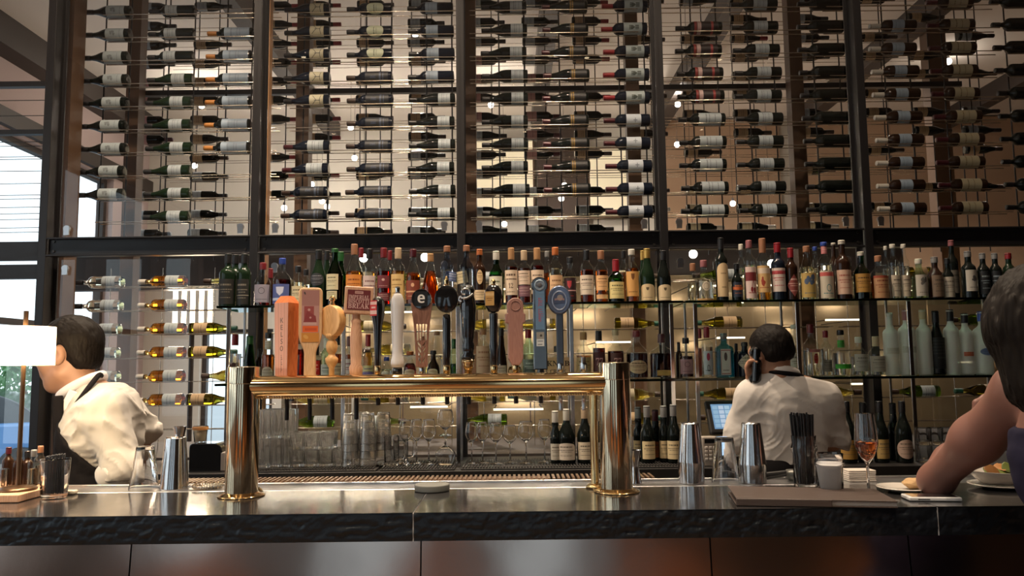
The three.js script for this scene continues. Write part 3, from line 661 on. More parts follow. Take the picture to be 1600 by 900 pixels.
// warm spots over the bar and the back counter
for (const [x, z, I, lab] of [[-2.1, -1.1, 27, 'warm downlight over the window end of the bar'], [-0.75, -1.0, 34, 'warm downlight over the beer taps'], [0.8, -1.0, 22, 'warm downlight over the middle of the bar'], [2.2, -0.9, 3, 'warm downlight over the dim end of the bar']]) downlight(x, z, I, 'bar_spot', lab, CEIL, M.bulb, 0.72);
for (const [x, z, I, lab] of [[-2.2, -3.55, 30, 'warm downlight over the window end of the bottle shelves'], [-0.9, -3.55, 36, 'warm downlight over the bourbon end of the shelves'], [0.4, -3.55, 28, 'warm downlight over the middle of the shelves'], [1.7, -3.55, 9, 'warm downlight over the clear spirits']]) downlight(x, z, I, 'shelf_spot', lab);
for (const [x, z, I, lab] of [[-2.6, -7.4, 28, 'warm downlight beyond the first bay'], [-0.9, -7.4, 58, 'warm downlight beyond the second bay'], [0.3, -8.6, 64, 'warm downlight washing the bright far wall'], [1.3, -8.4, 36, 'warm downlight beyond the middle bay'], [3.1, -8.0, 30, 'warm downlight beyond the fourth bay'], [5.2, -8.0, 26, 'warm downlight beyond the last bay']]) downlight(x, z, I, 'hall_spot', lab, CEIL, M.bulbCool, 1.1, HALL);

// ---------------------------------------------------------------- furniture of the dining room beyond
M.velvet = std({ color: rgb(0.05, 0.026, 0.034), roughness: 0.9 });
M.linen = std({ color: rgb(0.20, 0.18, 0.17), roughness: 0.9 });
for (const [x, w, lab] of [[-0.6, 3.2, 'dark banquette along the far wall behind the tumblers'], [3.6, 4.4, 'dark banquette along the far wall behind the clear spirits']]) {
  const b = thing('banquette', lab, 'banquette', [x, 0, -9.7]);
  part(b, 'seat', rbx(w, 0.46, 0.6, 0.03, 0, 0.23, 0.1), M.velvet);
  part(b, 'backrest', rbx(w, 0.78, 0.14, 0.03, 0, 0.85, -0.25), M.velvet);
}
[[-1.7, -8.2, 'second bay'], [-0.2, -8.0, 'middle post'], [1.3, -8.1, 'oval tap handle'], [2.8, -7.8, 'man on the phone'], [4.4, -7.8, 'champagne flute']].forEach(([x, z, w]) => {
  const t = thing('dining_table', `square dining table with pale top far behind the ${w}`, 'table', [x, 0, z]);
  part(t, 'table_top', rbx(0.8, 0.04, 0.8, 0.008, 0, 0.74, 0), M.linen);
  part(t, 'column', cyl(0.035, 0.035, 0.68, 12, 0, 0.38, 0), M.steelDark);
  part(t, 'base', cyl(0.25, 0.27, 0.03, 24, 0, 0.016, 0), M.steelDark);
  for (const s of [-1, 1]) {
    const c = thing('dining_chair', `dark dining chair on the ${s < 0 ? 'far' : 'near'} side of the table behind the ${w}`, 'chair', [x, 0, z + s * 0.62], undefined, s < 0 ? 0 : PI);
    part(c, 'seat', rbx(0.44, 0.07, 0.44, 0.02, 0, 0.45, 0), M.velvet);
    part(c, 'backrest', rbx(0.44, 0.45, 0.05, 0.02, 0, 0.74, -0.2 ), M.velvet);
    for (const [a, b] of [[1, 1], [1, -1], [-1, 1], [-1, -1]]) part(c, 'leg', cyl(0.016, 0.013, 0.42, 8, a * 0.19, 0.21, b * 0.19), M.brownWood);
  }
});

// warm cove strips added along the tops of the banquettes to brighten the far wall
M.wash = std({ color: 0x000000, emissive: rgb(1, 0.70, 0.38), emissiveIntensity: 5 });
for (const [x, w, I, lab] of [[-0.6, 3.1, 26, 'warm glowing cove strip added on the banquette behind the tumblers'], [3.6, 4.3, 11, 'warm glowing cove strip added on the banquette behind the clear spirits']]) {
  const c = thing('added_wash_strip', lab, 'light strip', [x, 1.262, -9.93]);
  part(c, 'housing', rbx(w, 0.03, 0.05, 0.004, 0, 0, 0), M.darkBeam);
  part(c, 'strip', bx(w - 0.04, 0.008, 0.03, 0, 0.019, 0), M.wash);
  const l = new THREE.RectAreaLight(WARM, I, w - 0.04, 0.03); l.position.set(0, 0.03, 0); l.rotation.set(PI / 2 + 0.35, 0, 0); l.castShadow = true; c.add(l);
}
// guests' side of the room: seen only mirrored in the brass, the metal front and the panes
M.cognac = std({ color: rgb(0.36, 0.14, 0.045), roughness: 0.5 });
[[-2.2, 1.3], [-0.6, 1.7], [1.0, 1.2], [2.6, 1.6]].forEach(([x, z], i) => {
  const c = thing('lounge_chair', `cognac leather lounge chair facing the bar, ${ORD[i]} from the window side`, 'chair', [x, 0, z], undefined, PI + (i - 1.5) * 0.2);
  part(c, 'seat', rbx(0.56, 0.16, 0.54, 0.05, 0, 0.36, 0), M.cognac);
  part(c, 'backrest', rbx(0.56, 0.5, 0.12, 0.05, 0, 0.66, -0.24), M.cognac);
  for (const s of [-1, 1]) part(c, 'armrest', rbx(0.09, 0.28, 0.5, 0.03, s * 0.29, 0.46, 0), M.cognac);
  for (const [a, b] of [[1, 1], [1, -1], [-1, 1], [-1, -1]]) part(c, 'leg', cyl(0.018, 0.013, 0.28, 10, a * 0.22, 0.14, b * 0.2), M.brownWood);
});
for (const [x, z, I, lab] of [[-2.4, 1.6, 26, 'added warm downlight over the lounge chairs by the window'], [0.2, 1.6, 26, 'added warm downlight over the middle lounge chairs'], [2.6, 1.6, 5, 'added warm downlight over the last lounge chair']]) downlight(x, z, I, 'added_lounge_spot', lab);  // unseen lamps added to brighten the floor mirrored in the bar front

M.wallGlow = std({ color: rgb(0.5, 0.45, 0.36), roughness: 0.6, emissive: rgb(1, 0.80, 0.48), emissiveIntensity: 0.55 });  // glowing sheets added where the far wall itself is washed with light
for (const [px0, px1, py0, py1, lab] of [[737, 832, 214, 338, 'added pale yellow glow for the lit wall right of the middle post'], [924, 985, 230, 336, 'added pale yellow glow for the lit wall left of the fourth post']]) {
  const D = 10.0, a = at(px0, py1, D), b = at(px1, py0, D), w = b.x - a.x, h = b.y - a.y, g = thing('added_wall_glow', lab, 'glowing panel', [(a.x + b.x) / 2, a.y, -D - 0.08]);
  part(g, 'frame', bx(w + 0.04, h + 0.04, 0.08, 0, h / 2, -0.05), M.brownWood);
  part(g, 'glow_sheet', rbx(w, h, 0.03, 0.004, 0, h / 2, 0), M.wallGlow);
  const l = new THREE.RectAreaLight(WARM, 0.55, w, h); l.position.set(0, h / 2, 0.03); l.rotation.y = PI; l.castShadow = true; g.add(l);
}

// ---------------------------------------------------------------- back counter and glass shelves
const DS = 3.97, DB = 4.12, SHELF2 = at(800, 472.5, DS).y, SHELF1 = at(800, 594.5, DS).y;
M.black = std({ color: rgb(0.012, 0.011, 0.011), roughness: 0.45 });
M.rubber = std({ color: rgb(0.015, 0.013, 0.012), roughness: 0.7 });
M.shelfGlass = phy({ color: rgb(0.62, 0.86, 0.78), roughness: 0.02, transmission: 1, thickness: 0.01, ior: 1.5, attenuationColor: rgb(0.06, 0.40, 0.28), attenuationDistance: 0.07 });
{
  const x0 = -2.75, x1 = XR - 1.9, c = (x0 + x1) / 2, w = x1 - x0;
  const t = thing('back_counter', 'long black back counter carrying glasses and bottles under the glass shelves', 'counter', [c, 0, -4.14]);
  part(t, 'countertop', rbx(w, 0.06, 0.58, 0.004, 0, COUNTER - 0.03, 0), M.black);
  part(t, 'cabinet_front', bx(w, COUNTER - 0.06, 0.5, 0, (COUNTER - 0.06) / 2, -0.03), M.black);
  const g0 = at(540, 727, 3.95).x, g1 = at(940, 727, 3.95).x;
  const mats = [[at(385, 727, 3.95).x, at(592, 727, 3.95).x, 'first black ribbed bar mat under the stacked tumblers'], [at(598, 727, 3.95).x, at(712, 727, 3.95).x, 'black ribbed bar mat under the stemmed glasses by the mugs'], [at(722, 727, 3.95).x, at(960, 727, 3.95).x, 'long black ribbed bar mat under the row of wine glasses'], [at(985, 727, 3.95).x, at(1075, 727, 3.95).x, 'black ribbed bar mat under the dark wine bottles']];
  for (const [a, b, label] of mats) {
    const m = thing('bar_mat', label, 'bar mat', [(a + b) / 2, COUNTER, -4.03]);
    part(m, 'base', rbx(b - a, 0.008, 0.34, 0.003, 0, 0.004, 0), M.rubber);
    const ribs = []; for (let x = -(b - a) / 2 + 0.01; x < (b - a) / 2 - 0.005; x += 0.014) ribs.push(bx(0.006, 0.006, 0.33, x, 0.011, 0));
    part(m, 'rib', ribs, M.rubber).userData.kind = 'stuff';
  }
  // two shelf units side by side, two glass boards each
  const units = [[at(338, 473, DS).x, at(1068, 473, DS).x], [at(1071, 470, DS).x, at(1071, 470, DS).x + 1.9]];
  units.forEach(([a, b], u) => {
    for (const [y, nm] of [[SHELF2, 'upper'], [SHELF1, 'lower']]) {
      const s = solo('glass_shelf', rbx(b - a, 0.012, 0.33, 0.002, 0, -0.006, 0), M.shelfGlass, `${nm} green-edged glass shelf ${u ? 'holding the clear spirits and vermouths' : 'behind the beer taps'}`, 'shelf', [(a + b) / 2, y, -DS - 0.165]);
    }
  });
  const ups = [354, 535.5, 715.5, 894, 1052, 1090, 1251, 1427, 1590];
  const upNames = ['at the window end', 'behind the biscotti tap handle', 'in line with the middle post', 'behind the oval tap handle', 'left of the post by the silver-labelled bottle', 'beside the blue square bottle', 'right of the man on the phone', 'among the frosted vodka bottles', 'at the dark end of the shelves'];
  ups.forEach((px, i) => {
    const q = at(px, 560, DS + 0.02);
    const s = thing('shelf_upright', 'polished shelf upright ' + upNames[i], 'shelf upright', [q.x, COUNTER + 0.0005, q.z - 0.02]);
    const cuts = [[0, SHELF1 - 0.012 - COUNTER], [SHELF1 - COUNTER, SHELF2 - 0.012 - COUNTER]];
    for (const [lo, hi] of cuts) { part(s, 'bar', rbx(0.02, hi - lo - 0.001, 0.012, 0.002, 0, (lo + hi) / 2, 0), M.chrome); part(s, 'bar', rbx(0.012, hi - lo - 0.001, 0.012, 0.002, 0, (lo + hi) / 2, -0.24), M.steel); }
  });
}

// ---------------------------------------------------------------- bottles on the shelves
const CLEAR = tint(0.93, 0.96, 0.94), PALEGREEN = tint(0.72, 0.88, 0.74), GREENG = tint(0.06, 0.32, 0.09), BLUEG = tint(0.25, 0.62, 0.78), SMOKE = tint(0.55, 0.60, 0.68);
const F = {
  amber: fluid(0.62, 0.20, 0.02, 0.04), honey: fluid(0.78, 0.38, 0.05, 0.05), red: fluid(0.42, 0.03, 0.02, 0.03), redbrown: fluid(0.36, 0.07, 0.02, 0.03), orange: fluid(0.85, 0.30, 0.03, 0.03), water: fluid(0.95, 0.97, 0.96, 0.5),
  pale: fluid(0.90, 0.84, 0.62, 0.08), green: fluid(0.05, 0.26, 0.06, 0.03), blue: fluid(0.10, 0.55, 0.75, 0.05), violet: fluid(0.28, 0.12, 0.16, 0.035), whisky: fluid(0.55, 0.16, 0.02, 0.03),
};
const C = { black: CAPS.black, red: CAPS.red, wine: CAPS.wine, white: CAPS.white, gold: CAPS.gold, blue: CAPS.blue, cork: capMat(0.36, 0.19, 0.08, 0.7), cream: capMat(0.46, 0.34, 0.22, 0.5), orange: capMat(0.42, 0.12, 0.03, 0.4), pink: capMat(0.26, 0.09, 0.10, 0.4), tan: capMat(0.27, 0.12, 0.06, 0.5), grey: capMat(0.2, 0.2, 0.2, 0.4), green: capMat(0.012, 0.085, 0.02, 0.4), dkred: capMat(0.14, 0.01, 0.015, 0.35) };
const L = (y0, y1, bg, ink = '#55493c', more = {}) => { const { a, shape, flat, w, r, turn, tilt, z, ...pr } = more; return { y0, y1, a, shape, flat, w, r, turn, tilt, z, print: { bg, ink, rules: pr.text || pr.emblem ? [[0.8, 0.6, 0.03]] : [[0.2, 0.6, 0.07], [0.4, 0.75, 0.04], [0.5, 0.5, 0.03], [0.72, 0.6, 0.03]], ...pr } }; };
// [x0, x1, top y, words, spec, depth offset]
const upper = [
  [343, 369, 397, 'almost black bottle with a black label, nearest the window', { kind: 'bordeaux', glass: GREENBLACK, cap: C.black, labels: [L(0.06, 0.52, '#12110f', '#6d675c')] }],
  [357, 378, 398, 'dark bottle standing behind the two black-labelled ones', { kind: 'bordeaux', glass: GREENBLACK, cap: C.black }, 0.12],
  [371, 392, 397, 'black-labelled bottle with a silver line, beside the second post', { kind: 'bordeaux', glass: GREENBLACK, cap: C.black, labels: [L(0.05, 0.52, '#131312', '#7b756b', { bands: [[0.62, 0.65, '#8e887c']] })] }],
  [398, 423, 411, 'clear bottle of brown rum with a silver-lilac label', { kind: 'squat', glass: CLEAR, liquid: F.redbrown, fill: 0.5, cap: C.dkred, capH: 0.035, labels: [L(0.10, 0.50, '#8d8795', '#3d3947', { emblem: 'ring', ey: 0.35 })] }],
  [415, 430, 420, 'small dark bottle half hidden beside the silver-lilac label', { kind: 'squat', glass: BROWNBLACK, cap: C.dkred }, 0.1],
  [427, 455, 404, 'bright red bottle with a blue and white label', { kind: 'squat', glass: CLEAR, liquid: F.red, fill: 0.56, cap: C.blue, capH: 0.03, labels: [L(0.06, 0.46, '#4d5a94', '#c8cbe0', { emblem: 'crest', es: 0.2, bands: [[0.7, 0.82, '#b9c0dd']] })] }],
  [456, 475, 416, 'pale yellow bottle with a cream label and dark cap', { kind: 'spirit', glass: CLEAR, liquid: F.pale, fill: 0.6, cap: C.black, capH: 0.03, labels: [L(0.08, 0.5, '#cdbf9a')] }],
  [470, 486, 421, 'small pale yellow bottle tucked behind the cream-labelled one', { kind: 'spirit', glass: CLEAR, liquid: F.pale, fill: 0.6, cap: C.black, capH: 0.03 }, 0.1],
  [485, 510, 391, 'black-green champagne bottle with a dark oval label', { kind: 'champagne', glass: GREENBLACK, cap: C.black, labels: [L(0.36, 0.58, '#2a2c33', '#8f8f96', { shape: 'oval', a: 1.9 })] }],
  [502, 519, 392, 'dark green bottle half behind the champagne bottle', { kind: 'champagne', glass: GREENBLACK, cap: C.black }, 0.13],
  [510, 536, 389, 'emerald green bottle with a cream label', { kind: 'sloped', glass: GREENG, liquid: F.green, fill: 0.6, cap: C.green, capH: 0.02, labels: [L(0.28, 0.55, '#cfc5a2', '#5c5640', { a: 1.7 }), L(0.12, 0.26, '#c9bf9c', '#5c5640', { a: 1.4 })] }],
  [522, 542, 394, 'second green bottle behind the emerald one', { kind: 'sloped', glass: GREENG, liquid: F.green, fill: 0.6, cap: C.green }, 0.13],
  [540, 567, 382, 'tall cognac bottle with an orange label and brown cork', { kind: 'sloped', glass: CLEAR, liquid: F.honey, fill: 0.56, cap: C.tan, capH: 0.055, labels: [L(0.14, 0.50, '#d0843a', '#7e3f12')] }],
  [556, 572, 388, 'brown-capped bottle behind the cognac', { kind: 'spirit', glass: CLEAR, liquid: F.amber, fill: 0.6, cap: C.dkred, capH: 0.05 }, 0.13],
  [566, 588, 389, 'slim clear bottle with a pinkish-white label and black cap', { kind: 'tall', glass: CLEAR, liquid: F.water, fill: 0.6, cap: C.black, capH: 0.05, labels: [L(0.10, 0.52, '#c8b6b2', '#71434a')] }],
  [589, 610, 388, 'maroon-labelled whisky with a red cap', { kind: 'spirit', glass: CLEAR, liquid: F.red, fill: 0.6, cap: C.dkred, capH: 0.05, labels: [L(0.30, 0.52, '#6a2a33', '#c9a7a0', { emblem: 'disc', es: 0.1 }), L(0.08, 0.22, '#61242d', '#b9a09a')] }],
  [602, 616, 392, 'red-capped bottle behind the maroon label', { kind: 'spirit', glass: CLEAR, liquid: F.redbrown, fill: 0.6, cap: C.dkred, capH: 0.05 }, 0.12],
  [611, 633, 388, 'yellow-labelled whisky with a cream cap', { kind: 'spirit', glass: CLEAR, liquid: F.honey, fill: 0.6, cap: C.cream, capH: 0.055, labels: [L(0.10, 0.54, '#d6b579', '#8a6430')] }],
  [634, 657, 390, 'amber rye with a brown striped label', { kind: 'sloped', glass: CLEAR, liquid: F.amber, fill: 0.58, cap: C.wine, capH: 0.04, labels: [L(0.10, 0.44, '#7c3a28', '#d8a884', { bands: [[0.55, 0.62, '#d8a884']], emblem: 'disc', es: 0.1, ey: 0.25 })] }],
  [659, 686, 397, 'orange brandy decanter with a big cork stopper', { kind: 'decanter', glass: CLEAR, liquid: F.orange, fill: 0.66, cap: C.cork, capH: 0.04, capR: 0.017 }],
  [688, 709, 385, 'blue-grey bottle with a slanted blue label, left of the middle post', { kind: 'spirit', glass: SMOKE, liquid: F.water, fill: 0.6, cap: C.tan, capH: 0.03, labels: [L(0.40, 0.56, '#55638a', '#d7dcea', { tilt: -0.16 }), L(0.16, 0.30, '#4d5a80', '#c7cde0', { tilt: -0.16 })] }],
  [718, 740, 384, 'blue-grey bottle with a slanted cream label, right of the middle post', { kind: 'spirit', glass: SMOKE, liquid: F.water, fill: 0.6, cap: C.tan, capH: 0.03, labels: [L(0.36, 0.56, '#cdbd98', '#6a5c40', { tilt: 0.16 })] }],
  [740, 759, 390, 'dark bottle with an orange cap and long oval cream label', { kind: 'spirit', glass: BROWNBLACK, cap: C.orange, capH: 0.03, labels: [L(0.36, 0.62, '#d8b98c', '#7b5a34', { shape: 'oval', a: 1.0 }), L(0.08, 0.26, '#d9bf99')] }],
  [764, 787, 393, 'green bottle with white cap and white label', { kind: 'squat', glass: GREENG, liquid: F.green, fill: 0.55, cap: C.white, capH: 0.045, labels: [L(0.08, 0.52, '#d8d4bf', '#5d6a4c')] }],
  [789, 809, 388, 'whisky with a white label printed 12', { kind: 'tall', glass: CLEAR, liquid: F.redbrown, fill: 0.66, cap: C.cork, capH: 0.06, labels: [L(0.16, 0.60, '#dcc6ae', '#5c4638', { text: [['12', 0.62, 44]], rules: [[0.16, 0.6, 0.08], [0.34, 0.8, 0.05], [0.85, 0.5, 0.03]], a: 2.5 })] }],
  [809, 829, 392, 'whisky with a white label above a mauve band', { kind: 'tall', glass: CLEAR, liquid: F.redbrown, fill: 0.66, cap: C.cream, capH: 0.05, labels: [L(0.36, 0.62, '#d8c2ae', '#5c4638', { a: 2.5 }), L(0.14, 0.34, '#77525c', '#c9a8a4', { a: 2.5 })] }],
  [829, 850, 388, 'dark sherried whisky with a white label and tan cork', { kind: 'tall', glass: CLEAR, liquid: F.red, fill: 0.68, cap: C.cork, capH: 0.06, labels: [L(0.18, 0.60, '#dac3ab', '#5c4638', { a: 2.5 })] }],
  [848, 862, 393, 'bottle half hidden behind the peach-labelled gin', { kind: 'spirit', glass: CLEAR, liquid: F.whisky, fill: 0.6, cap: C.grey, capH: 0.03 }, 0.12],
  [857, 879, 387, 'clear bottle with a peach label and orange cap', { kind: 'spirit', glass: CLEAR, liquid: F.pale, fill: 0.62, cap: C.orange, capH: 0.04, labels: [L(0.08, 0.50, '#d6ae86', '#7d5538')] }],
  [881, 901, 402, 'short bottle with a dark red label', { kind: 'squat', glass: CLEAR, liquid: F.redbrown, fill: 0.55, cap: C.black, capH: 0.03, labels: [L(0.08, 0.54, '#2a0f12', '#a8323a', { emblem: 'crest', ey: 0.3, bands: [[0.55, 0.6, '#b98a8a']] })] }],
  [906, 928, 391, 'single malt with a white label and black cap', { kind: 'spirit', glass: CLEAR, liquid: F.whisky, fill: 0.62, cap: C.black, capH: 0.05, labels: [L(0.16, 0.52, '#d3c3b0', '#5a4a42', { a: 2.5 })] }],
  [929, 950, 392, 'single malt with two peach labels', { kind: 'spirit', glass: CLEAR, liquid: F.amber, fill: 0.62, cap: C.tan, capH: 0.045, labels: [L(0.24, 0.52, '#dcae7c', '#7a4c26'), L(0.08, 0.16, '#dcae7c', '#7a4c26')] }],
  [950, 975, 406, 'squat green bottle with a cream label and red cap', { kind: 'squat', glass: GREENG, liquid: F.green, fill: 0.5, cap: C.red, capH: 0.075, labels: [L(0.10, 0.48, '#d3c184', '#5d5430', { a: 2.5 })] }],
  [968, 982, 392, 'bottle half hidden behind the tan-labelled whisky', { kind: 'spirit', glass: CLEAR, liquid: F.amber, fill: 0.6, cap: C.black, capH: 0.04 }, 0.12],
  [977, 998, 390, 'amber whisky with a tan label and white cap', { kind: 'spirit', glass: CLEAR, liquid: F.amber, fill: 0.64, cap: C.white, capH: 0.03, labels: [L(0.12, 0.58, '#cf9a58', '#70441c', { emblem: 'crest', ey: 0.22, es: 0.12 })] }],
  [998, 1011, 392, 'yellow-foiled bottle behind the cream-labelled one', { kind: 'champagne', glass: GREENBLACK, cap: C.gold, capH: 0.05 }, 0.12],
  [1000, 1023, 389, 'dark bottle with yellow foil and an arched cream label', { kind: 'champagne', glass: GREENBLACK, cap: C.gold, capH: 0.05, labels: [L(0.04, 0.34, '#cdb48c', '#5c4c36', { shape: 'arch', a: 2.2, emblem: 'crest', ey: 0.3, es: 0.09 })] }],
  [1026, 1048, 392, 'dark bottle with arched cream label, before the fourth post', { kind: 'champagne', glass: BLACKGLASS, cap: C.black, capH: 0.05, labels: [L(0.04, 0.34, '#cfb894', '#5c4c36', { shape: 'arch', a: 2.2, emblem: 'crest', ey: 0.3, es: 0.09 })] }],
  [1074, 1092, 412, 'small brown-capped bottle behind the ring-labelled one', { kind: 'squat', glass: CLEAR, liquid: F.pale, fill: 0.5, cap: C.tan, capH: 0.04 }, 0.1],
  [1086, 1114, 407, 'squat clear bottle with a round dark emblem', { kind: 'squat', glass: CLEAR, liquid: F.water, fill: 0.54, cap: C.pink, capH: 0.035, labels: [L(0.26, 0.48, '#c7b8a2', '#2c2a30', { shape: 'oval', a: 0.9, emblem: 'ring', ey: 0.5, es: 0.3 }), L(0.02, 0.08, '#b9905a')] }],
  [1118, 1137, 372, 'tall dark bottle with a long cream label', { kind: 'bordeaux', glass: BLACKGLASS, cap: C.black, capH: 0.06, labels: [L(0.08, 0.60, '#cdb189', '#6b5536', { shape: 'arch', a: 2.3, rules: [[0.3, 0.4, 0.03], [0.7, 0.3, 0.03]] })] }],
  [1143, 1160, 412, 'short dark bottle with an orange band', { kind: 'squat', glass: BLACKGLASS, cap: C.black, capH: 0.03, labels: [L(0.12, 0.5, '#1d2436', '#c86a28', { bands: [[0.3, 0.5, '#b4562a']] })] }],
  [1152, 1166, 382, 'clear bottle half hidden behind the cherry liqueur', { kind: 'spirit', glass: CLEAR, liquid: F.water, fill: 0.6, cap: C.white, capH: 0.03 }, 0.12],
  [1162, 1181, 376, 'cherry liqueur with a white label and pink cap', { kind: 'tall', glass: CLEAR, liquid: F.water, fill: 0.6, cap: C.pink, capH: 0.04, labels: [L(0.05, 0.56, '#cbb3ab', '#7c1a22', { emblem: 'cherries', ey: 0.62, es: 0.18, bands: [[0.18, 0.45, '#6e2024']], eink: '#7c1a22', a: 2.5 })] }],
  [1182, 1203, 373, 'yellow aperitif with a long tan stopper and red lettering', { kind: 'spirit', glass: CLEAR, liquid: F.honey, fill: 0.55, cap: C.tan, capH: 0.075, labels: [L(0.14, 0.56, '#bf9a66', '#8c2f1c', { bands: [[0.1, 0.3, '#c9b6a2']], emblem: 'blob', ey: 0.6 })] }],
  [1205, 1227, 380, 'red-capped vermouth with a white label', { kind: 'bordeaux', glass: BLUEBLACK, cap: C.red, capH: 0.05, labels: [L(0.16, 0.56, '#c4b3aa', '#93232a', { bands: [[0.12, 0.26, '#a8444a']] })] }],
  [1227, 1246, 388, 'red-capped bottle with a wine-red pointed label', { kind: 'bordeaux', glass: BROWNBLACK, cap: C.red, capH: 0.05, labels: [L(0.08, 0.50, '#7d3b36', '#caa69a', { shape: 'diamond', a: 2.4 })] }],
  [1249, 1274, 385, 'olive bottle with a yellow label showing a blue figure', { kind: 'sloped', glass: CLEAR, liquid: F.pale, fill: 0.62, cap: C.tan, capH: 0.03, labels: [L(0.06, 0.50, '#a88c4e', '#41506a', { emblem: 'blob', ey: 0.35, es: 0.22, eink: '#43526c' })] }],
  [1268, 1282, 386, 'blue-capped bottle half hidden behind the teal-stamped one', { kind: 'spirit', glass: CLEAR, liquid: F.water, fill: 0.6, cap: C.blue, capH: 0.02 }, 0.12],
  [1277, 1301, 379, 'white-labelled bottle with a blue cap and teal stamp', { kind: 'spirit', glass: CLEAR, liquid: F.water, fill: 0.6, cap: C.blue, capH: 0.018, labels: [L(0.04, 0.50, '#bdb2a0', '#2c6a74', { bands: [[0.06, 0.2, '#b5524e']], emblem: 'ring', ey: 0.62, es: 0.12 }), L(0.80, 0.93, '#b06a6c', '#e0c0b8', { r: 0.0145, a: 3.2 })] }],
  [1297, 1311, 380, 'dark bottle behind the swing-top one', { kind: 'bordeaux', glass: BROWNBLACK, cap: C.white, capH: 0.012 }, 0.12],
  [1305, 1329, 376, 'dark bottle with a white swing top and pink label', { kind: 'bordeaux', glass: BROWNBLACK, cap: C.white, capH: 0.02, labels: [L(0.10, 0.50, '#bb9a86', '#8e4b40')] }],
  [1334, 1359, 394, 'green bottle with a yellow-brown label and white cap', { kind: 'squat', glass: GREENG, liquid: F.green, fill: 0.5, cap: C.white, capH: 0.02, labels: [L(0.16, 0.54, '#9c7434', '#4b2f12')] }],
  [1360, 1387, 400, 'amber rum with a tan and red label, beside the fifth post', { kind: 'squat', glass: CLEAR, liquid: F.amber, fill: 0.5, cap: C.tan, capH: 0.03, labels: [L(0.04, 0.54, '#a37a55', '#6e2b1a', { bands: [[0.0, 0.12, '#8a3a24']] })] }],
  [1380, 1391, 385, 'slim clear bottle behind the first of two tall clear ones', { kind: 'tall', glass: CLEAR, liquid: F.water, fill: 0.6, cap: C.white, capH: 0.02 }, 0.12],
  [1388, 1405, 382, 'tall clear bottle with a white label, first of the two', { kind: 'tall', glass: CLEAR, liquid: F.water, fill: 0.6, cap: C.white, capH: 0.02, labels: [L(0.06, 0.44, '#b5a895', '#5a5148')] }],
  [1406, 1421, 382, 'tall clear bottle with a white label, second of the two', { kind: 'tall', glass: CLEAR, liquid: F.water, fill: 0.6, cap: C.white, capH: 0.02, labels: [L(0.06, 0.44, '#ab9d8a', '#5a5148')] }],
  [1425, 1448, 405, 'pale green bottle with a broad white label', { kind: 'squat', glass: PALEGREEN, liquid: F.pale, fill: 0.5, cap: C.white, capH: 0.025, labels: [L(0.08, 0.60, '#aaa296', '#5f5a55', { emblem: 'blob', ey: 0.3 })] }],
  [1450, 1473, 402, 'dark bottle with a brown-grey label', { kind: 'squat', glass: BROWNBLACK, cap: C.grey, capH: 0.03, labels: [L(0.06, 0.56, '#6c5a4a', '#3c3129')] }],
  [1473, 1490, 404, 'dark bottle with a plain white label, before the pink-capped one', { kind: 'squat', glass: BLACKGLASS, cap: C.black, capH: 0.03, labels: [L(0.05, 0.54, '#a89f90', '#5f574e', { a: 2.5 })] }],
  [1480, 1497, 376, 'tall dark bottle with a pink cap', { kind: 'bordeaux', glass: BLACKGLASS, cap: C.pink, capH: 0.03, labels: [L(0.12, 0.5, '#5d5850', '#2f2c28')] }, 0.09],
  [1503, 1525, 393, 'dark bottle with a white label and landscape vignette', { kind: 'bordeaux', glass: BLACKGLASS, cap: C.grey, capH: 0.03, labels: [L(0.16, 0.60, '#b2aba0', '#4b4a4a', { emblem: 'blob', ey: 0.45 })] }],
  [1528, 1546, 396, 'black bottle with white script, first of three at dim end', { kind: 'bordeaux', glass: BLACKGLASS, cap: C.grey, capH: 0.03, labels: [L(0.10, 0.6, '#12161a', '#7f8b90')] }],
  [1547, 1565, 396, 'black bottle with white script, second of three at dim end', { kind: 'bordeaux', glass: BLACKGLASS, cap: C.grey, capH: 0.03, labels: [L(0.10, 0.6, '#13171b', '#86929a')] }],
  [1568, 1587, 396, 'black bottle with white script, last of three at dim end', { kind: 'bordeaux', glass: GREENBLACK, cap: C.red, capH: 0.03, labels: [L(0.10, 0.6, '#111a18', '#8a9694')] }],
];
